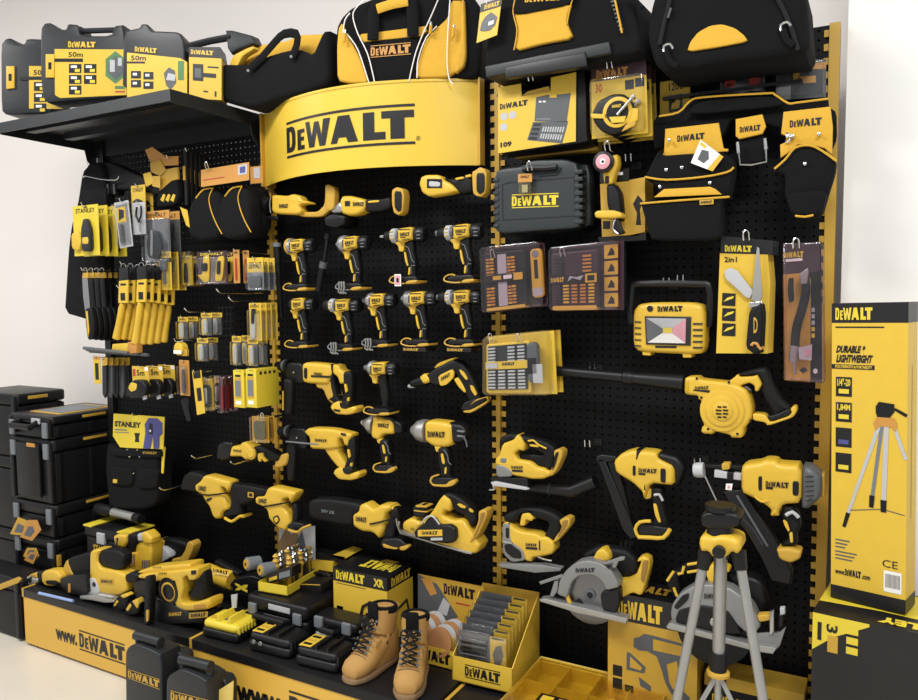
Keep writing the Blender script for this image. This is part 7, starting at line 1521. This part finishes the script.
# tray of drill bits and hole saws
TM = FR((.15, -.29, .405), math.radians(6)); tw, td, th = .13, .26, .035
t = T('bit_tray', 'yellow open carton tray full of drill bits and hole saws', 'tray', (.2, -.27, .405))
b = B(TM); b.m(YS); b.box(0, tw, 0, .003, 0, th); b.box(0, tw, td-.003, td, 0, th+.03); b.box(0, .003, 0, td, 0, th); b.box(tw-.003, tw, 0, td, 0, th); b.box(0, tw, 0, td, 0, .003); b.build('tray', t)
k = 0
for r in range(2):
    for i in range(9):
        M2 = TM @ Matrix.Translation((.03+.06*r+(.006 if i % 2 else 0), .07+.02*i, .006)) @ Matrix.Scale(1.25, 4); b = B(M2); b.m(SV if (i % 3) else YW)
        b.lathe((0, 0, 0), (0, 0, 1), [(0, .008), (.045, .008), (.05, .012), (.056, .012), (.062, .007), (.07, .011), (.078, .006), (.085, .010), (.092, .003)], 10)
        k += 1; one(b, 'drill_bit', ('left' if r == 0 else 'right')+' row of the bit tray, '+['nearest', 'second', 'third', 'fourth', 'fifth', 'sixth', 'seventh', 'eighth', 'ninth'][i]+' spiral metal bit', 'drill bit', None, 'spiral bits standing in the yellow tray')
for i, (px, py) in enumerate(((247, 564), (261, 570))):
    c = W(px, py, .27+.0*i); b = B(); b.m(MG).lathe(c, (-.35, -1, .1), [(-.05, .024), (0, .025), (.002, .022)], 20); b.m(YW).lathe(c, (-.35, -1, .1), [(.002, .018), (.006, .018)], 16); b.m(KC).lathe(c, (-.35, -1, .1), [(.006, .006), (.007, .006)], 10)
    one(b, 'hole_saw', ('left' if i == 0 else 'right')+' grey hole saw with yellow face at the front of the bit tray', 'hole saw', None, 'hole saws at the front of the bit tray')
b = B(); b.m(KC); b.px([(267, 574), (292, 567), (292, 577), (268, 584)], .26, .05, 0, 0, 0); b.patch(Q(.26, (269, 578), (277, 575.5), (277, 579), (269, 581.5)), 0, 0, 1, 1, YC); b.patch(Q(.26, (279, 573), (290, 570), (290, 576), (279, 579)), 0, 0, 1, 1, MG); one(b, 'bit_carton', 'small black carton with grey window in the bit tray', 'box')
# flat boxes behind
t = T('flat_box', 'flat black and yellow boxes stacked behind the bit tray', 'box', W(325, 565, .03)); b = B(); b.m(YC); b.px([(308, 560), (333, 562), (333, 572), (308, 568)], .08, .06, 0, 0, 0); b.m(KC).px([(312, 551), (345, 557), (345, 563), (312, 558)], .07, .05, 0, 0, 0); b.build('carton', t)
t = T('flat_box', 'flat yellow box lying on the black lid behind the black topped carton', 'box', W(345, 556, .03)); b = B(); b.m(YC); b.px([(330, 556), (345, 550), (355, 553), (343, 560)], .07, .05, 0, 0, 0); b.build('carton', t)
# XR carton
a = W(333, 567, .2); c = W(387, 588, .2); w_ = c.x-a.x; M1 = FR((a.x, -.2, .274)); h_ = a.z-.274; d_ = .165
t = T('radio_carton', 'black topped yellow carton with line drawing on its front, behind the boots', 'box', (a.x+w_/2, -.2, .274), 'printed cartons'); f = boxfn(M1, w_, d_, h_)
b = B(M1); b.m(YC); b.box(0, w_, 0, d_, 0, h_*.8); b.m(KC); b.box(-.0005, w_+.0005, -.0005, d_, h_*.8, h_)
b.logo(sub(f['front'], .06, .835, .6, .97), YS, False, .0015); b.text(sub(f['front'], .76, .84, .95, .96), 'XR', YS, .0015, .03); b.patch(f['front'], .06, .765, .62, .775, KC)
b.logo(sub(f['right'], .15, .83, .9, .96), YC, False, .0015); b.logo(lambda u, v, e=0: f['top'](.92-.6*u, .75-.45*v, e+.0005), YS, False, .001); b.poly(f['top'], [(.5, .8), (.75, .78), (.8, .92), (.55, .95)], YW)
for i in range(2):
    for j in range(2): b.patch(f['front'], .06+.0*i, .12+.17*j, .18, .25+.17*j, KC)
o_ = b.build('carton', t)
b = B(M1); b.m(KC); b.tube([f['front'](.52, .0, .001), f['front'](.5, .3, .001), f['front'](.56, .5, .001), f['front'](.66, .56, .001), f['front'](.9, .56, .001), f['front'](.97, .5, .001)], .006, 5); b.tube([f['front'](.62, .0, .001), f['front'](.62, .4, .001), f['front'](.9, .42, .001)], .004, 5); b.tube([(w_+.001, .05, .0), (w_+.001, .04, .1), (w_+.001, .12, .12), (w_+.001, .14, .05)], .005, 5); b.build('printed_drawing', t)
# chargers
def charger(P0, yaw, top, label, w=.17, d=.125, h=.062, shape='yellow'):
    M1 = FR(P0, yaw); t = T('battery_charger', label, 'charger', P0, 'battery chargers on the middle plinth')
    b = B(M1); b.m(K); b.prism(rrect(0, 0, w, d, .02), .002, h*.55, .01, 3, 'xy'); b.build('base', t)
    b = B(M1); b.m(top); b.prism(rrect(.004, .004, w-.004, d-.004, .022), h*.5, h, .018, 4, 'xy'); b.build('top_shell', t)
    if shape == 'yellow':
        for s in (0, 1): b = B(M1); b.m(top); b.prism([Vector((.055+s*.05, h*.8)), Vector((.068+s*.05, h*1.35)), Vector((.075+s*.05, h*1.35)), Vector((.085+s*.05, h*.8))], .015, d-.03, .004, 2); b.build('battery_rail', t)
        for k in range(6): b = B(M1); b.m(top); b.box(w-.022, w-.001, .015+k*.016, .024+k*.016, h*.45, h*.9, .003); b.build('cooling_fin', t)
        b = B(M1); b.m(SM); b.patch(lambda u, v, e=0: Vector((.02+.03*u, .03+.02*v, h+.0005+e)), 0, 0, 1, 1, YW); b.patch(lambda u, v, e=0: Vector((.075+.02*u, .035+.03*v, h+.0005+e)), 0, 0, 1, 1, SM); b.build('markings', t)
    else:
        for s in (0, 1): b = B(M1); b.m(K); b.box(.075+s*.045, .085+s*.045, .015, d-.02, h*.8, h*1.2, .003); b.build('battery_rail', t)
        for k in range(6): b = B(M1); b.m(K); b.box(w-.02, w+.001, .015+k*.016, .023+k*.016, h*.3, h*.85, .002); b.build('cooling_fin', t)
        b = B(M1); b.m(YC); b.box(.008, .055, .02, d-.015, h*.95, h*1.02, .002)
        for k in range(3): b.patch(lambda u, v, e=0: Vector((.015+.033*u, .03+.026*k+.014*v, h*1.02+e)), 0, 0, 1, 1, KC if k != 1 else YW)
        b.build('label', t)
    return t
charger((.025, -.455, .273), math.radians(3), YS, 'yellow topped battery charger at the left end of the middle plinth')
t = charger((.25, -.455, .273), math.radians(2), K, 'black charger with two metal screws, between the yellow topped one and the twin chargers', shape='black', w=.185)
for k in range(2): b = B(); b.m(SB); b.lathe((.285+.03*k, -.4565, .31), (0, -1, 0), [(0, .008), (.003, .007)], 12); b.build('screw', t)
charger((.485, -.29, .273), math.radians(4), K, 'black charger with yellow label, rear one beside the black topped carton', shape='black', w=.16)
charger((.465, -.462, .273), math.radians(3), K, 'black charger with yellow label at the plinth edge, left of the boots', shape='black', w=.17)
b = B(); b.m(LG); b.px([(231, 595), (237, 594), (236, 608), (232, 608)], .36, .004, 0, 0, 0); one(b, 'price_holder', 'small clear grey price holder standing behind the yellow topped charger', 'price holder')
# boots
def boot(P0, yaw, label, k=.93):
    M1 = FR(P0, yaw) @ Matrix.Scale(k, 4); t = T('work_boot', label, 'boot', P0, 'pair of tan leather work boots')
    def ring(y, zc, rx, rz, tilt=0, n=24, flat=0):
        o = []
        for k in range(n):
            a = 2*PI*k/n; x = rx*math.cos(a); zz = rz*math.sin(a)
            if flat and zz < -flat: zz = -flat
            o.append(Vector((x, y+zz*math.sin(tilt), zc+zz*math.cos(tilt))))
        return o
    def hring(y, zc, rx, ry, tilt=0, n=24):
        return [Vector((rx*math.cos(2*PI*k/n), y+ry*math.sin(2*PI*k/n)*math.cos(tilt), zc+ry*math.sin(2*PI*k/n)*math.sin(tilt))) for k in range(n)]
    # one loft from toe over the instep and up the shaft
    b = B(M1); b.m(TN)
    R = [ring(.0, .036, .012, .012), ring(.008, .038, .034, .026), ring(.03, .042, .046, .034), ring(.058, .045, .05, .038), ring(.085, .05, .049, .046, -.2), ring(.108, .06, .046, .056, -.45), ring(.13, .075, .044, .064, -.7), ring(.15, .094, .043, .066, -.95), hring(.17, .12, .044, .06, -.3), hring(.18, .15, .045, .058, -.2), hring(.188, .18, .047, .058, -.12), hring(.192, .205, .048, .058, -.05)]
    b.loft(R); b.prism([Vector(q) for q in ((-.04, .1), (.04, .1), (.042, .2), (.025, .24), (-.025, .24), (-.042, .2))], .012, .12, .015, 3, 'xy'); b.build('upper', t)
    b = B(M1); b.m(SL); so = [Vector((-.03, .0)), Vector((0, -.008)), Vector((.03, .0)), Vector((.05, .035)), Vector((.054, .08)), Vector((.046, .15)), Vector((.044, .21)), Vector((.025, .247)), Vector((-.025, .247)), Vector((-.044, .21)), Vector((-.046, .15)), Vector((-.054, .08)), Vector((-.05, .035))]
    b.prism(chaikin(so, 2), .001, .019, .005, 2, 'xy'); b.build('sole', t)
    b = B(M1); b.m(KF); b.lathe((0, .19, .185), (0, .08, 1), [(0, .044), (.008, .05), (.018, .0505), (.027, .046), (.028, .038), (.01, .032)], 24, 1); b.build('padded_collar', t)
    b = B(M1); b.m(KF); b.prism(rrect(-.022, .15, .022, .238, .008), .128, .136, .002, 2, 'xz'); b.build('tongue', t)
    # laces
    pts = [(.066, .094), (.078, .107), (.09, .122), (.102, .14), (.114, .16), (.124, .183)]
    b = B(M1); b.m(K)
    for i, (y, z_) in enumerate(pts):
        if i < len(pts)-1:
            y2, z2 = pts[i+1]
            b.tube([(-.026, y-.006, z_-.004), (0, y-.014, z_+.012), (.026, y2-.006, z2-.004)], .0032, 5); b.tube([(.026, y-.006, z_-.004), (0, y-.016, z_+.010), (-.026, y2-.006, z2-.004)], .0032, 5)
    y, z_ = pts[-1]
    for s in (-1, 1): b.tube(spline([Vector(a) for a in ((0, y-.016, z_), (s*.02, y-.026, z_+.008), (s*.034, y-.026, z_-.008), (s*.014, y-.024, z_-.012), (0, y-.018, z_), (s*.012, y-.03, z_-.03), (s*.02, y-.034, z_-.05))], 3), .003, 5)
    b.build('laces', t)
    for i, (y, z_) in enumerate(pts):
        for s in (-1, 1): b = B(M1); b.m(SM); b.lathe((s*.028, y-.004, z_-.004), (s*.5, -1, .6), [(0, .005), (.004, .005)], 10); b.build('eyelet', t)
    b = B(M1); b.m(SL); b.tube([(-.049, .06, .05), (-.03, .052, .078), (0, .048, .085), (.03, .052, .078), (.049, .06, .05)], .0016, 5); b.build('toe_seam', t)
    return t
boot((.70, -.478, .273), math.radians(-6), 'tan leather work boot with dark laces, left one of the pair')
boot((.915, -.478, .273), math.radians(22), 'tan leather work boot with dark laces, right one of the pair')
# sanding disc display
o = .25; zf = .273; X0, X1 = .76, .955
t = T('counter_display', 'yellow counter display with sanding discs and brand header behind the right boot', 'counter display', (.85, -.2, zf))
b = B(); b.m(YC); b.box(X0, X1, -.25, -.247, zf, zf+.062); b.box(X0, X1, -.09, -.087, zf, zf+.08); b.box(X0, X0+.003, -.25, -.09, zf, zf+.062); b.box(X0, X1, -.25, -.09, zf, zf+.003); b.logo(lambda u, v, e=0: Vector((X0+.05+.13*u, -.25-e, zf+.015+.035*v)), KC, False, .001); b.build('tray', t)
b = B(); b.m(YW); hp = [(418, 574), (484, 587), (484, 640), (418, 640)]; b.px(hp, .086, .003, 0, 0, 0); q = Q(.086, *hp)
b.poly(q, [(0, 1), (.3, .9), (.62, .4), (.5, .3), (0, .35)], SM); b.poly(q, [(.05, .95), (.2, .98), (.3, .75), (.2, .7)], OR, .001); b.poly(q, [(.3, .45), (.45, .4), (.5, .6), (.4, .7)], LG, .001); b.logo(Q(.086, (444, 583), (475, 590), (475, 600), (444, 593.5)), KC, False, .001); b.patch(Q(.086, (456, 602), (470, 605), (470, 606.5), (456, 603.5)), 0, 0, 1, 1, RD, .001); b.build('header_board', t)
for k in range(9):
    c = Vector((.80+.004*k if k < 5 else .895+.004*(k-5), -.235+.025*(k % 5), zf+.078)); b = B(); b.m(SD if k % 2 else LG); b.lathe(c, (-.15, -1, .25), [(0, .048), (.006, .048)], 28)
    one(b, 'sanding_disc', ['nearest', 'second', 'third', 'fourth', 'farthest'][k % 5]+' sanding disc of the '+('left' if k < 5 else 'right')+' row in the yellow counter display', 'sanding disc', None, 'sanding discs in the counter display')
b = B(); b.m(YW); b.box(.87, .945, -.262+.03, -.23+.004, zf+.03, zf+.1, .001); b.logo(lambda u, v, e=0: Vector((.875+.05*u, -.232-e, zf+.07+.012*v)), KC, False, .001); b.patch(lambda u, v, e=0: Vector((.875+.05*u, -.232-e, zf+.035+.02*v)), 0, 0, .4, 1, LG, .001); one(b, 'disc_card', 'orange brand card in front of the right row of sanding discs', 'card')
# display box with blister packs of bits
D0 = Vector((.975, -.30, .273)); DM = FR(D0, math.radians(3)); dw, dd = .205, .24; zb_ = W(487, 582, .05).z-.273
t = T('counter_display', 'yellow counter display box holding blister packs of drill bits, brand name on its front', 'counter display', D0)
b = B(DM); b.m(YC); b.box(0, dw, 0, .003, 0, .078); b.logo(lambda u, v, e=0: Vector((.045+.12*u, -e, .018+.042*v)), KC, True, .001); b.build('front_panel', t)
b = B(DM); b.m(YW); b.box(0, dw, dd-.003, dd, 0, zb_); b.build('back_panel', t)
for xs in (0, dw-.003): b = B(DM); b.m(YC); b.prism([Vector((0, 0)), Vector((0, .078)), Vector((dd, zb_)), Vector((dd, 0))], xs, xs+.003, 0, pl='yz'); b.build('side_panel', t)
b = B(DM); b.m(YW); b.box(0, dw, 0, dd, 0, .003); b.build('floor_panel', t)
for k in range(7):
    y = .02+.03*k; hh_ = .165+.012*k
    M2 = DM @ Matrix.Translation((.012, y, .006+.010*k)); t = T('bit_pack', ['front', 'second', 'third', 'fourth', 'fifth', 'sixth', 'rearmost'][k]+' blister pack of drill bits in the yellow display box', 'bit set', M2.translation, 'blister packs in the display box')
    f = lambda u, v, e=0: Vector((.165*u, -e, .15*v))
    b = B(M2); b.m(YC); b.box(0, .165, 0, .002, 0, .035); b.m(YC).box(.11, .165, 0, .002, .035, .15); b.m(SM).box(0, .11, 0, .002, .035, .15); b.logo(sub(f, .04, .06, .36, .13), KC, False, .001); b.patch(f, .7, .04, .92, .17, SM); b.poly(sub(f, .72, .4, .94, .85), [(.2, 0), (.7, 0), (1, .5), (.8, 1), (.3, .9), (0, .5)], SM); b.patch(f, .7, .95, .95, .99, KC); b.build('backing_card', t)
    if k < 3:
        for i in range(6): b = B(M2); b.m(BD if i != 3 else K); b.cyl((.012, -.006, .05+.015*i), (.1, -.006, .052+.015*i), .0035+.0006*i, None, 8); b.build('bit', t)
    b = B(M2); b.m(CL); b.box(-.002, .168, -.014, -.001, .0, .155, .002); b.build('clear_cover', t)
# yellow organizer
OM = FR((1.20, -.455, .262), math.radians(0)); ow, od, oh = .41, .34, .05
t = T('parts_organizer', 'yellow compartment organizer with clear lid on the right plinth', 'organizer', (1.2, -.45, .262))
b = B(OM); b.m(OT); b.box(0, ow, 0, od, 0, .004); b.box(0, ow, 0, .005, 0, oh); b.box(0, ow, od-.005, od, 0, oh); b.box(0, .005, 0, od, 0, oh); b.box(ow-.005, ow, 0, od, 0, oh); b.build('tray', t)
for k in range(1, 4): b = B(OM); b.m(OT); b.box(ow*k/4-.0015, ow*k/4+.0015, .005, od-.005, .004, oh-.004); b.build('divider', t)
b = B(OM); b.m(OT); b.box(.005, ow-.005, od*.6, od*.6+.003, .004, oh-.004); b.build('divider', t)
b = B(OM); b.m(CY); b.prism(rrect(-.004, -.004, ow+.004, od+.004, .015), oh, oh+.008, .003, 2, 'xy'); b.build('clear_lid', t)
b = B(OM); b.m(OT)
b.tube([(0, 0, oh+.004), (ow, 0, oh+.004), (ow, od, oh+.004), (0, od, oh+.004)], .005, 6, True); b.build('lid_rim', t)
b = B(OM); b.m(KC); b.box(.09, .3, .08, .13, oh+.008, oh+.0095)
for k in range(4): b.patch(lambda u, v, e=0: Vector((.1+.05*k+.035*u, .09+.03*v, oh+.0097+e)), 0, 0, 1, 1, YC)
b.build('label', t)
# heat gun carton
a = W(608, 622, .16); h0 = .262; cw = .262; ch = .335; HM = FR((1.438, -.165, h0), 0)
t = T('heat_gun_carton', 'yellow carton with heat gun drawing, black top behind the tripod', 'box', (1.57, -.16, h0), 'printed cartons'); f = boxfn(HM, cw, .13, ch)
b = B(HM); b.m(YW); b.box(0, cw, 0, .13, 0, ch*.76); b.m(KC); b.box(-.0008, cw+.0008, -.0008, .13, ch*.76, ch); b.logo(sub(f['front'], .12, .79, .62, .95), YC, False, .0015); b.logo(lambda u, v, e=0: f['top'](.15+.5*u, .3+.4*v, e+.001), YW, False, .001)
b.poly(f['front'], [(.3, .62), (.3, .54), (.36, .52), (.46, .53), (.56, .5), (.62, .38), (.66, .28), (.72, .2), (.9, .16), (.93, .2), (.86, .24), (.84, .3), (.74, .24), (.7, .3), (.67, .45), (.78, .5), (.8, .42), (.83, .42), (.9, .52), (.9, .66), (.5, .68), (.42, .68), (.36, .64)], SM, .001)
b.poly(f['front'], [(.52, .55), (.86, .55), (.86, .64), (.52, .65)], YW, .0016); b.poly(f['front'], [(.22, .48), (.26, .48), (.44, .38), (.42, .32), (.22, .32)], SM, .001); b.poly(f['front'], [(.26, .45), (.4, .37), (.38, .34), (.26, .35)], YW, .0016); b.poly(f['front'], [(.36, .28), (.5, .22), (.5, .17), (.38, .2)], SM, .001)
for k in range(2): b.patch(f['front'], .06, .12+.12*k, .17, .22+.12*k, KC)
b.patch(f['front'], .2, .12, .3, .18, KC); b.build('carton', t)
HM2 = FR((1.715, -.13, .262), 0); t = T('tool_carton', 'low black and yellow carton with brand name behind the tripod collar', 'box', (1.8, -.13, .262), 'printed cartons'); f = boxfn(HM2, .26, .1, .12)
b = B(HM2); b.m(KC); b.box(0, .26, 0, .1, .0, .1); b.m(YW); b.box(-.001, .261, -.001, .101, .1, .135); b.logo(sub(f['front'], .08, .3, .45, .65), YC, False, .0015); b.patch(f['front'], .0, .0, .5, .18, YC); b.build('carton', t)
# black drill cases on the floor in front of the plinths
def drill_case(poly_body, off, handle, logoq, label, side):
    t = T('drill_case', label, 'tool case', W(poly_body[-1][0]+20, 690, off), 'black drill cases on the floor')
    b = B(); b.m(KC if 0 else DG); b.px(poly_body, off, .09, .01, 1, .1); b.build('shell', t)
    b = B(); b.m(DG); b.px(side, off-.07, .05, .008, 1, .1); b.build('rear_shell', t)
    b = B(); b.m(DG); b.ptube(handle, off-.03, .017, 0, 12); b.build('handle', t)
    for hx, hy in (handle[0], handle[-1]): b = B(); b.m(DG); b.ptube([(hx+2 if (hx, hy) == handle[0] else hx-2, hy), (hx+3 if (hx, hy) == handle[0] else hx-2, hy+12)], off-.03, .011, 0, 8); b.build('handle_post', t)
    b = B(); b.logo(Q(off, *logoq), YW, True, .0015); b.build('lettering', t); return t
drill_case([(127, 652), (130, 646), (137, 643), (155, 650), (163, 655), (164, 710), (158, 735), (128, 722)], .62, [(136, 635), (161, 642)], [(128.5, 669), (160, 679), (160, 689.5), (128.5, 678)], 'black drill case with yellow brand lettering on the floor, left of two', [(140, 648), (165, 650), (180, 652), (185, 658), (184, 735), (150, 730)])
drill_case([(168, 680), (171, 674), (182, 668), (200, 675), (209, 681), (210, 745), (168, 735)], .64, [(181, 659), (211, 666.5)], [(171, 690), (209, 700), (209, 711), (171, 701)], 'black drill case with yellow brand lettering on the floor, right of two', [(190, 672), (215, 676), (224, 678), (228, 686), (227, 745), (200, 745)])
t = T('storage_tray', 'small clear tray corner on the floor beside the right drill case', 'tray', W(230, 690, .6)); b = B(); b.m(OT); b.px([(219, 690), (233, 681), (232, 710), (219, 712)], .6, .004, 0, 0, 0); b.build('panel', t)
# tripod in front
H0 = W(720, 541, .55); t = T('tripod', 'silver tripod with yellow hub standing in front of the right bay', 'tripod', (H0.x, H0.y, 0))
b = B(); b.m(Y); hp = [(701, 536), (706, 534), (714, 536), (722, 534), (734, 536), (741, 540), (742, 548), (738, 553), (733, 550), (727, 556), (714, 556), (709, 550), (702, 550), (700, 543)]; b.px(hp, .59, .085, .016, 1, .2); b.build('hub', t)
b = B(); b.m(K); b.lathe(H0+Vector((0, 0, .01)), (0, 0, 1), [(0, .03), (.03, .028), (.035, .022), (.06, .022), (.062, .034), (.075, .034)], 20); b.build('head_column', t)
b = B(); b.m(K); b.px([(702, 514), (708, 511), (735, 512), (741, 516), (740, 524), (730, 528), (712, 528), (702, 524)], .58, .07, .01, 1, .2); b.build('head_plate', t)
b = B(); b.m(K); b.ptube([(741, 520), (752, 532), (760, 546)], .56, .008, 1, 8); b.build('pan_handle', t)
b = B(); b.m(K); b.lathe(W(719.5, 551, .60), (0, -1, 0), [(0, .014), (.012, .014), (.014, .011)], 16); b.build('lock_knob', t)
C1 = W(720, 555, .55); C2 = W(714.5, 668, .55); C2 = Vector((C1.x, C1.y, C2.z))
b = B(); b.m(SB); b.cyl(C1, C2, .0135, None, 20); b.build('centre_column', t)
b = B(); b.m(K); b.cyl(C2+Vector((0, 0, .04)), C2-Vector((0, 0, .01)), .019, None, 20); b.build('collar', t)
b = B(); b.m(YW); b.lathe(C2-Vector((0, 0, .016)), (0, 0, 1), [(0, .022), (.003, .026), (.01, .026), (.013, .021)], 20); b.build('collar_ring', t)
b = B(); b.m(SB); b.cyl(C2-Vector((0, 0, .01)), C2-Vector((0, 0, .12)), .008, None, 14); b.build('column_extension', t)
hubz = C1.z
legs = []
for top, mid, zt in (((705, 556), (677, 700), .6), ((739, 556), (763, 700), .6)):
    A = W(*top, .56); Bm = W(*mid, zt); D = (Bm-A); foot = A+D*((A.z-.012)/(A.z-Bm.z)); legs.append((A, Bm, foot))
A = C1+Vector((0, .035, .01)); foot = Vector((C1.x-.032, -.35, .275)); legs.append((A, (A+foot)/2, foot))
for A, Bm, foot in legs:
    b = B(); b.m(SB); b.cyl(A, A+(foot-A)*.62, .0108, None, 18); b.build('leg', t)
    b = B(); b.m(SB); b.cyl(A+(foot-A)*.6, A+(foot-A)*.97, .008, None, 14); b.build('lower_leg', t)
    b = B(); b.m(K); b.cyl(A+(foot-A)*.58, A+(foot-A)*.64, .015, None, 16); b.build('leg_clamp', t)
    b = B(); b.m(K); b.cyl(A-(foot-A).normalized()*.012, A+(foot-A).normalized()*.03, .0175, .0135, 18); b.build('leg_joint', t)
    b = B(); b.m(KR); b.cyl(A+(foot-A)*.96, foot, .011, .014, 14); b.build('rubber_foot', t)
    b = B(); b.m(SB); b.tube([C2-Vector((0, 0, .01)), A+(foot-A)*.56], .006, 6, flat=.5); b.build('spreader', t)
# stanley carton at the right edge on the floor
CM = FR((2.003, -.30, 0), math.radians(-7)); cw, cd, ch = .46, .25, .70
t = T('saw_horse_carton', 'large black and yellow printed carton on the floor at the right edge', 'box', (2.2, -.3, 0), 'printed cartons'); f = boxfn(CM, cw, cd, ch)
b = B(CM); b.m(KC); b.box(0, cw, 0, cd, .0, ch)
b.poly(f['front'], [(0, .995), (0, .86), (.1, .92), (.27, .985), (.27, .995)], YS, .001); b.patch(f['front'], .025, .9, .045, .965, KC, .0016)
tq = f['front']
b.text(lambda u, v, e=0: tq(.068+.055*v, .965-.03*u, e), '3', KC, .002, .015)
b.patch(f['front'], .075, .865, .125, .925, YW, .0012)
for k in range(3): b.patch(f['front'], .165, .945-.035*k, .22, .97-.035*k, YS, .0016)
b.patch(f['front'], .52, .72, .62, .97, YS, .001); b.text(lambda u, v, e=0: tq(.6-.07*v, .95-.22*u, e), 'FATMAX', KC, .002, .05)
b.poly(f['top'], [(0, .3), (.3, .35), (.7, .3), (1, .38), (1, .9), (0, 1)], YS, .001); b.text(lambda u, v, e=0: f['top'](.75-.45*u, .22-.16*v, e), 'STANLEY', YS, .0015, .04); b.poly(f['top'], [(.05, .5), (.2, .42), (.2, .55), (.08, .62)], KC, .0016)
b.build('carton', t)
# tripod carton
a = W(829, 597, .2); XM = FR((a.x+.004, -.195, ch+.004), math.radians(-15)) @ Matrix.Rotation(math.radians(-1.2), 4, 'Y'); xw, xd = .17, .085; xh = W(829, 305, .2).z-ch
t = T('tripod_carton', 'tall yellow carton printed with a silver tripod, standing on the black carton', 'box', XM.translation, 'printed cartons'); f = boxfn(XM, xw, xd, xh); g = f['front']
b = B(XM); b.m(YC); b.box(0, xw, 0, xd, xh*.045, xh*.935); b.m(KC); b.box(-.0006, xw+.0006, -.0006, xd, xh*.935, xh); b.box(-.0006, xw+.0006, -.0006, xd+.0005, 0, xh*.045)
b.logo(sub(g, .05, .945, .55, .985), YS, False, .0015); b.patch(g, .05, .918, .7, .923, KC)
def ital(u0, v0, u1, v1, s): b.text(lambda u, v, e=0: g(u0+(u1-u0)*u+.02*v, v0+(v1-v0)*v, e), s, KC, .0012, .035)
ital(.06, .835, .46, .86, 'DURABLE &'); ital(.06, .803, .54, .83, 'LIGHTWEIGHT'); b.patch(g, 0, .782, .58, .797, KC, .001); b.text(sub(g, .05, .785, .55, .795), 'FOR STRENGTH & PORTABILITY', YC, .0016, .02)
for k, s in enumerate(('1/4"-20', '1,84M', '', '')):
    b.patch(g, .06, .69-.085*k, .28, .755-.085*k, KC, .001)
    if s: b.text(sub(g, .08, .735-.085*k-.01, .26, .75-.085*k), s, YS, .0016, .02)
    b.patch(g, .1, .70-.085*k, .24, .715-.085*k, YS if k != 2 else BL, .0016)
# printed tripod
def bar(p, q, w0, w1, m_, dep=.0012):
    (x0, y0), (x1, y1) = p, q; dx, dy = (x1-x0)*xw, (y1-y0)*xh; L = math.hypot(dx, dy); nx, ny = -dy/L/xw, dx/L/xh
    b.poly(g, [(x0+nx*w0, y0+ny*w0), (x1+nx*w1, y1+ny*w1), (x1-nx*w1, y1-ny*w1), (x0-nx*w0, y0-ny*w0)], m_, dep)
bar((.64, .6), (.24, .3), .0045, .0035, LG); bar((.24, .3), (.18, .25), .005, .004, K, .0014); bar((.68, .6), (.56, .36), .004, .004, MG); bar((.74, .6), (.71, .35), .0055, .005, LG); bar((.84, .6), (.99, .5), .004, .004, LG); bar((.71, .36), (.71, .32), .007, .006, K, .0014); bar((.56, .37), (.55, .33), .006, .005, K, .0014); bar((.26, .31), (.7, .33), .001, .001, SM); bar((.7, .33), (.98, .32), .001, .001, SM)
b.poly(g, [(.57, .61), (.6, .585), (.66, .6), (.8, .6), (.86, .585), (.88, .61), (.84, .63), (.62, .63)], OR, .0018); b.poly(g, [(.6, .645), (.62, .63), (.78, .63), (.84, .65), (.84, .675), (.64, .68), (.6, .665)], K, .0018); bar((.84, .66), (1.0, .64), .003, .004, K, .0018)
for k in range(3): b.patch(g, .06, .2-.012*k, .26-.03*k, .205-.012*k, SM)
for k in range(3): b.patch(g, .06, .16-.012*k, .36-.03*k, .165-.012*k, SM)
b.text(sub(g, .06, .085, .2, .098), 'www.', KC, .001, .02); b.logo(sub(g, .2, .085, .42, .108), KC, False, .001); b.text(sub(g, .43, .085, .54, .098), '.com', KC, .001, .02); b.text(sub(g, .7, .14, .9, .165), 'CE', KC, .001, .0)
b.patch(g, .72, .06, .95, .13, WH, .001)
for k in range(12): b.patch(g, .745+.016*k, .075, .752+.016*k, .12, KC, .0016)
b.patch(f['right'], .45, .3, .5, .8, YW, .001)
b.build('carton', t)

# ---------------------------------------------------------------- small pieces belong to the part they sit on
HOST = {'grip_inlay': 'grip', 'grip_seam': 'grip', 'foot_rim': 'foot', 'foot_inlay': 'foot', 'foot_heel': 'foot', 'mount_recess': 'battery_mount', 'battery_stripe': 'battery', 'side_vent': 'housing',
        'label_line': 'housing', 'vent': 'housing', 'fan_cover_ring': 'fan_cover', 'intake_grille': 'fan_cover', 'blade_decal': 'blade', 'arbor_washer': 'blade', 'arbor_bolt': 'blade', 'eyelet': 'upper', 'laces': 'upper',
        'toe_seam': 'upper', 'clasp': 'shell', 'badge_face': 'badge', 'knob_ring': 'depth_knob', 'mode_ring_trim': 'mode_ring', 'mode_dial': 'mode_ring', 'yellow_cap': 'right_end', 'handle_inlay': 'handle', 'dial_centre': 'dial',
        'cooling_fin': 'base', 'grip_pad': 'grip', 'pocket_tag': 'pocket', 'magazine_slot': 'magazine', 'pink_disc': 'head', 'latch': 'body', 'lettering': 'body', 'label_plate': 'lid', 'winding_crank': 'hub_plate', 'hub_label': 'hub_plate', 'leg_clamp': 'lower_leg'}
for r in [o for o in COL.objects if o.parent is None and 'label' in o.keys()]:
    ch = list(r.children)
    for c in ch:
        h = HOST.get(c.name.split('.')[0])
        if h:
            hs = [k for k in ch if k.name.split('.')[0] == h and k is not c and k.parent is r]
            if hs: c.parent = hs[0]
for o in COL.objects:
    if '_o' in o.keys(): del o['_o']
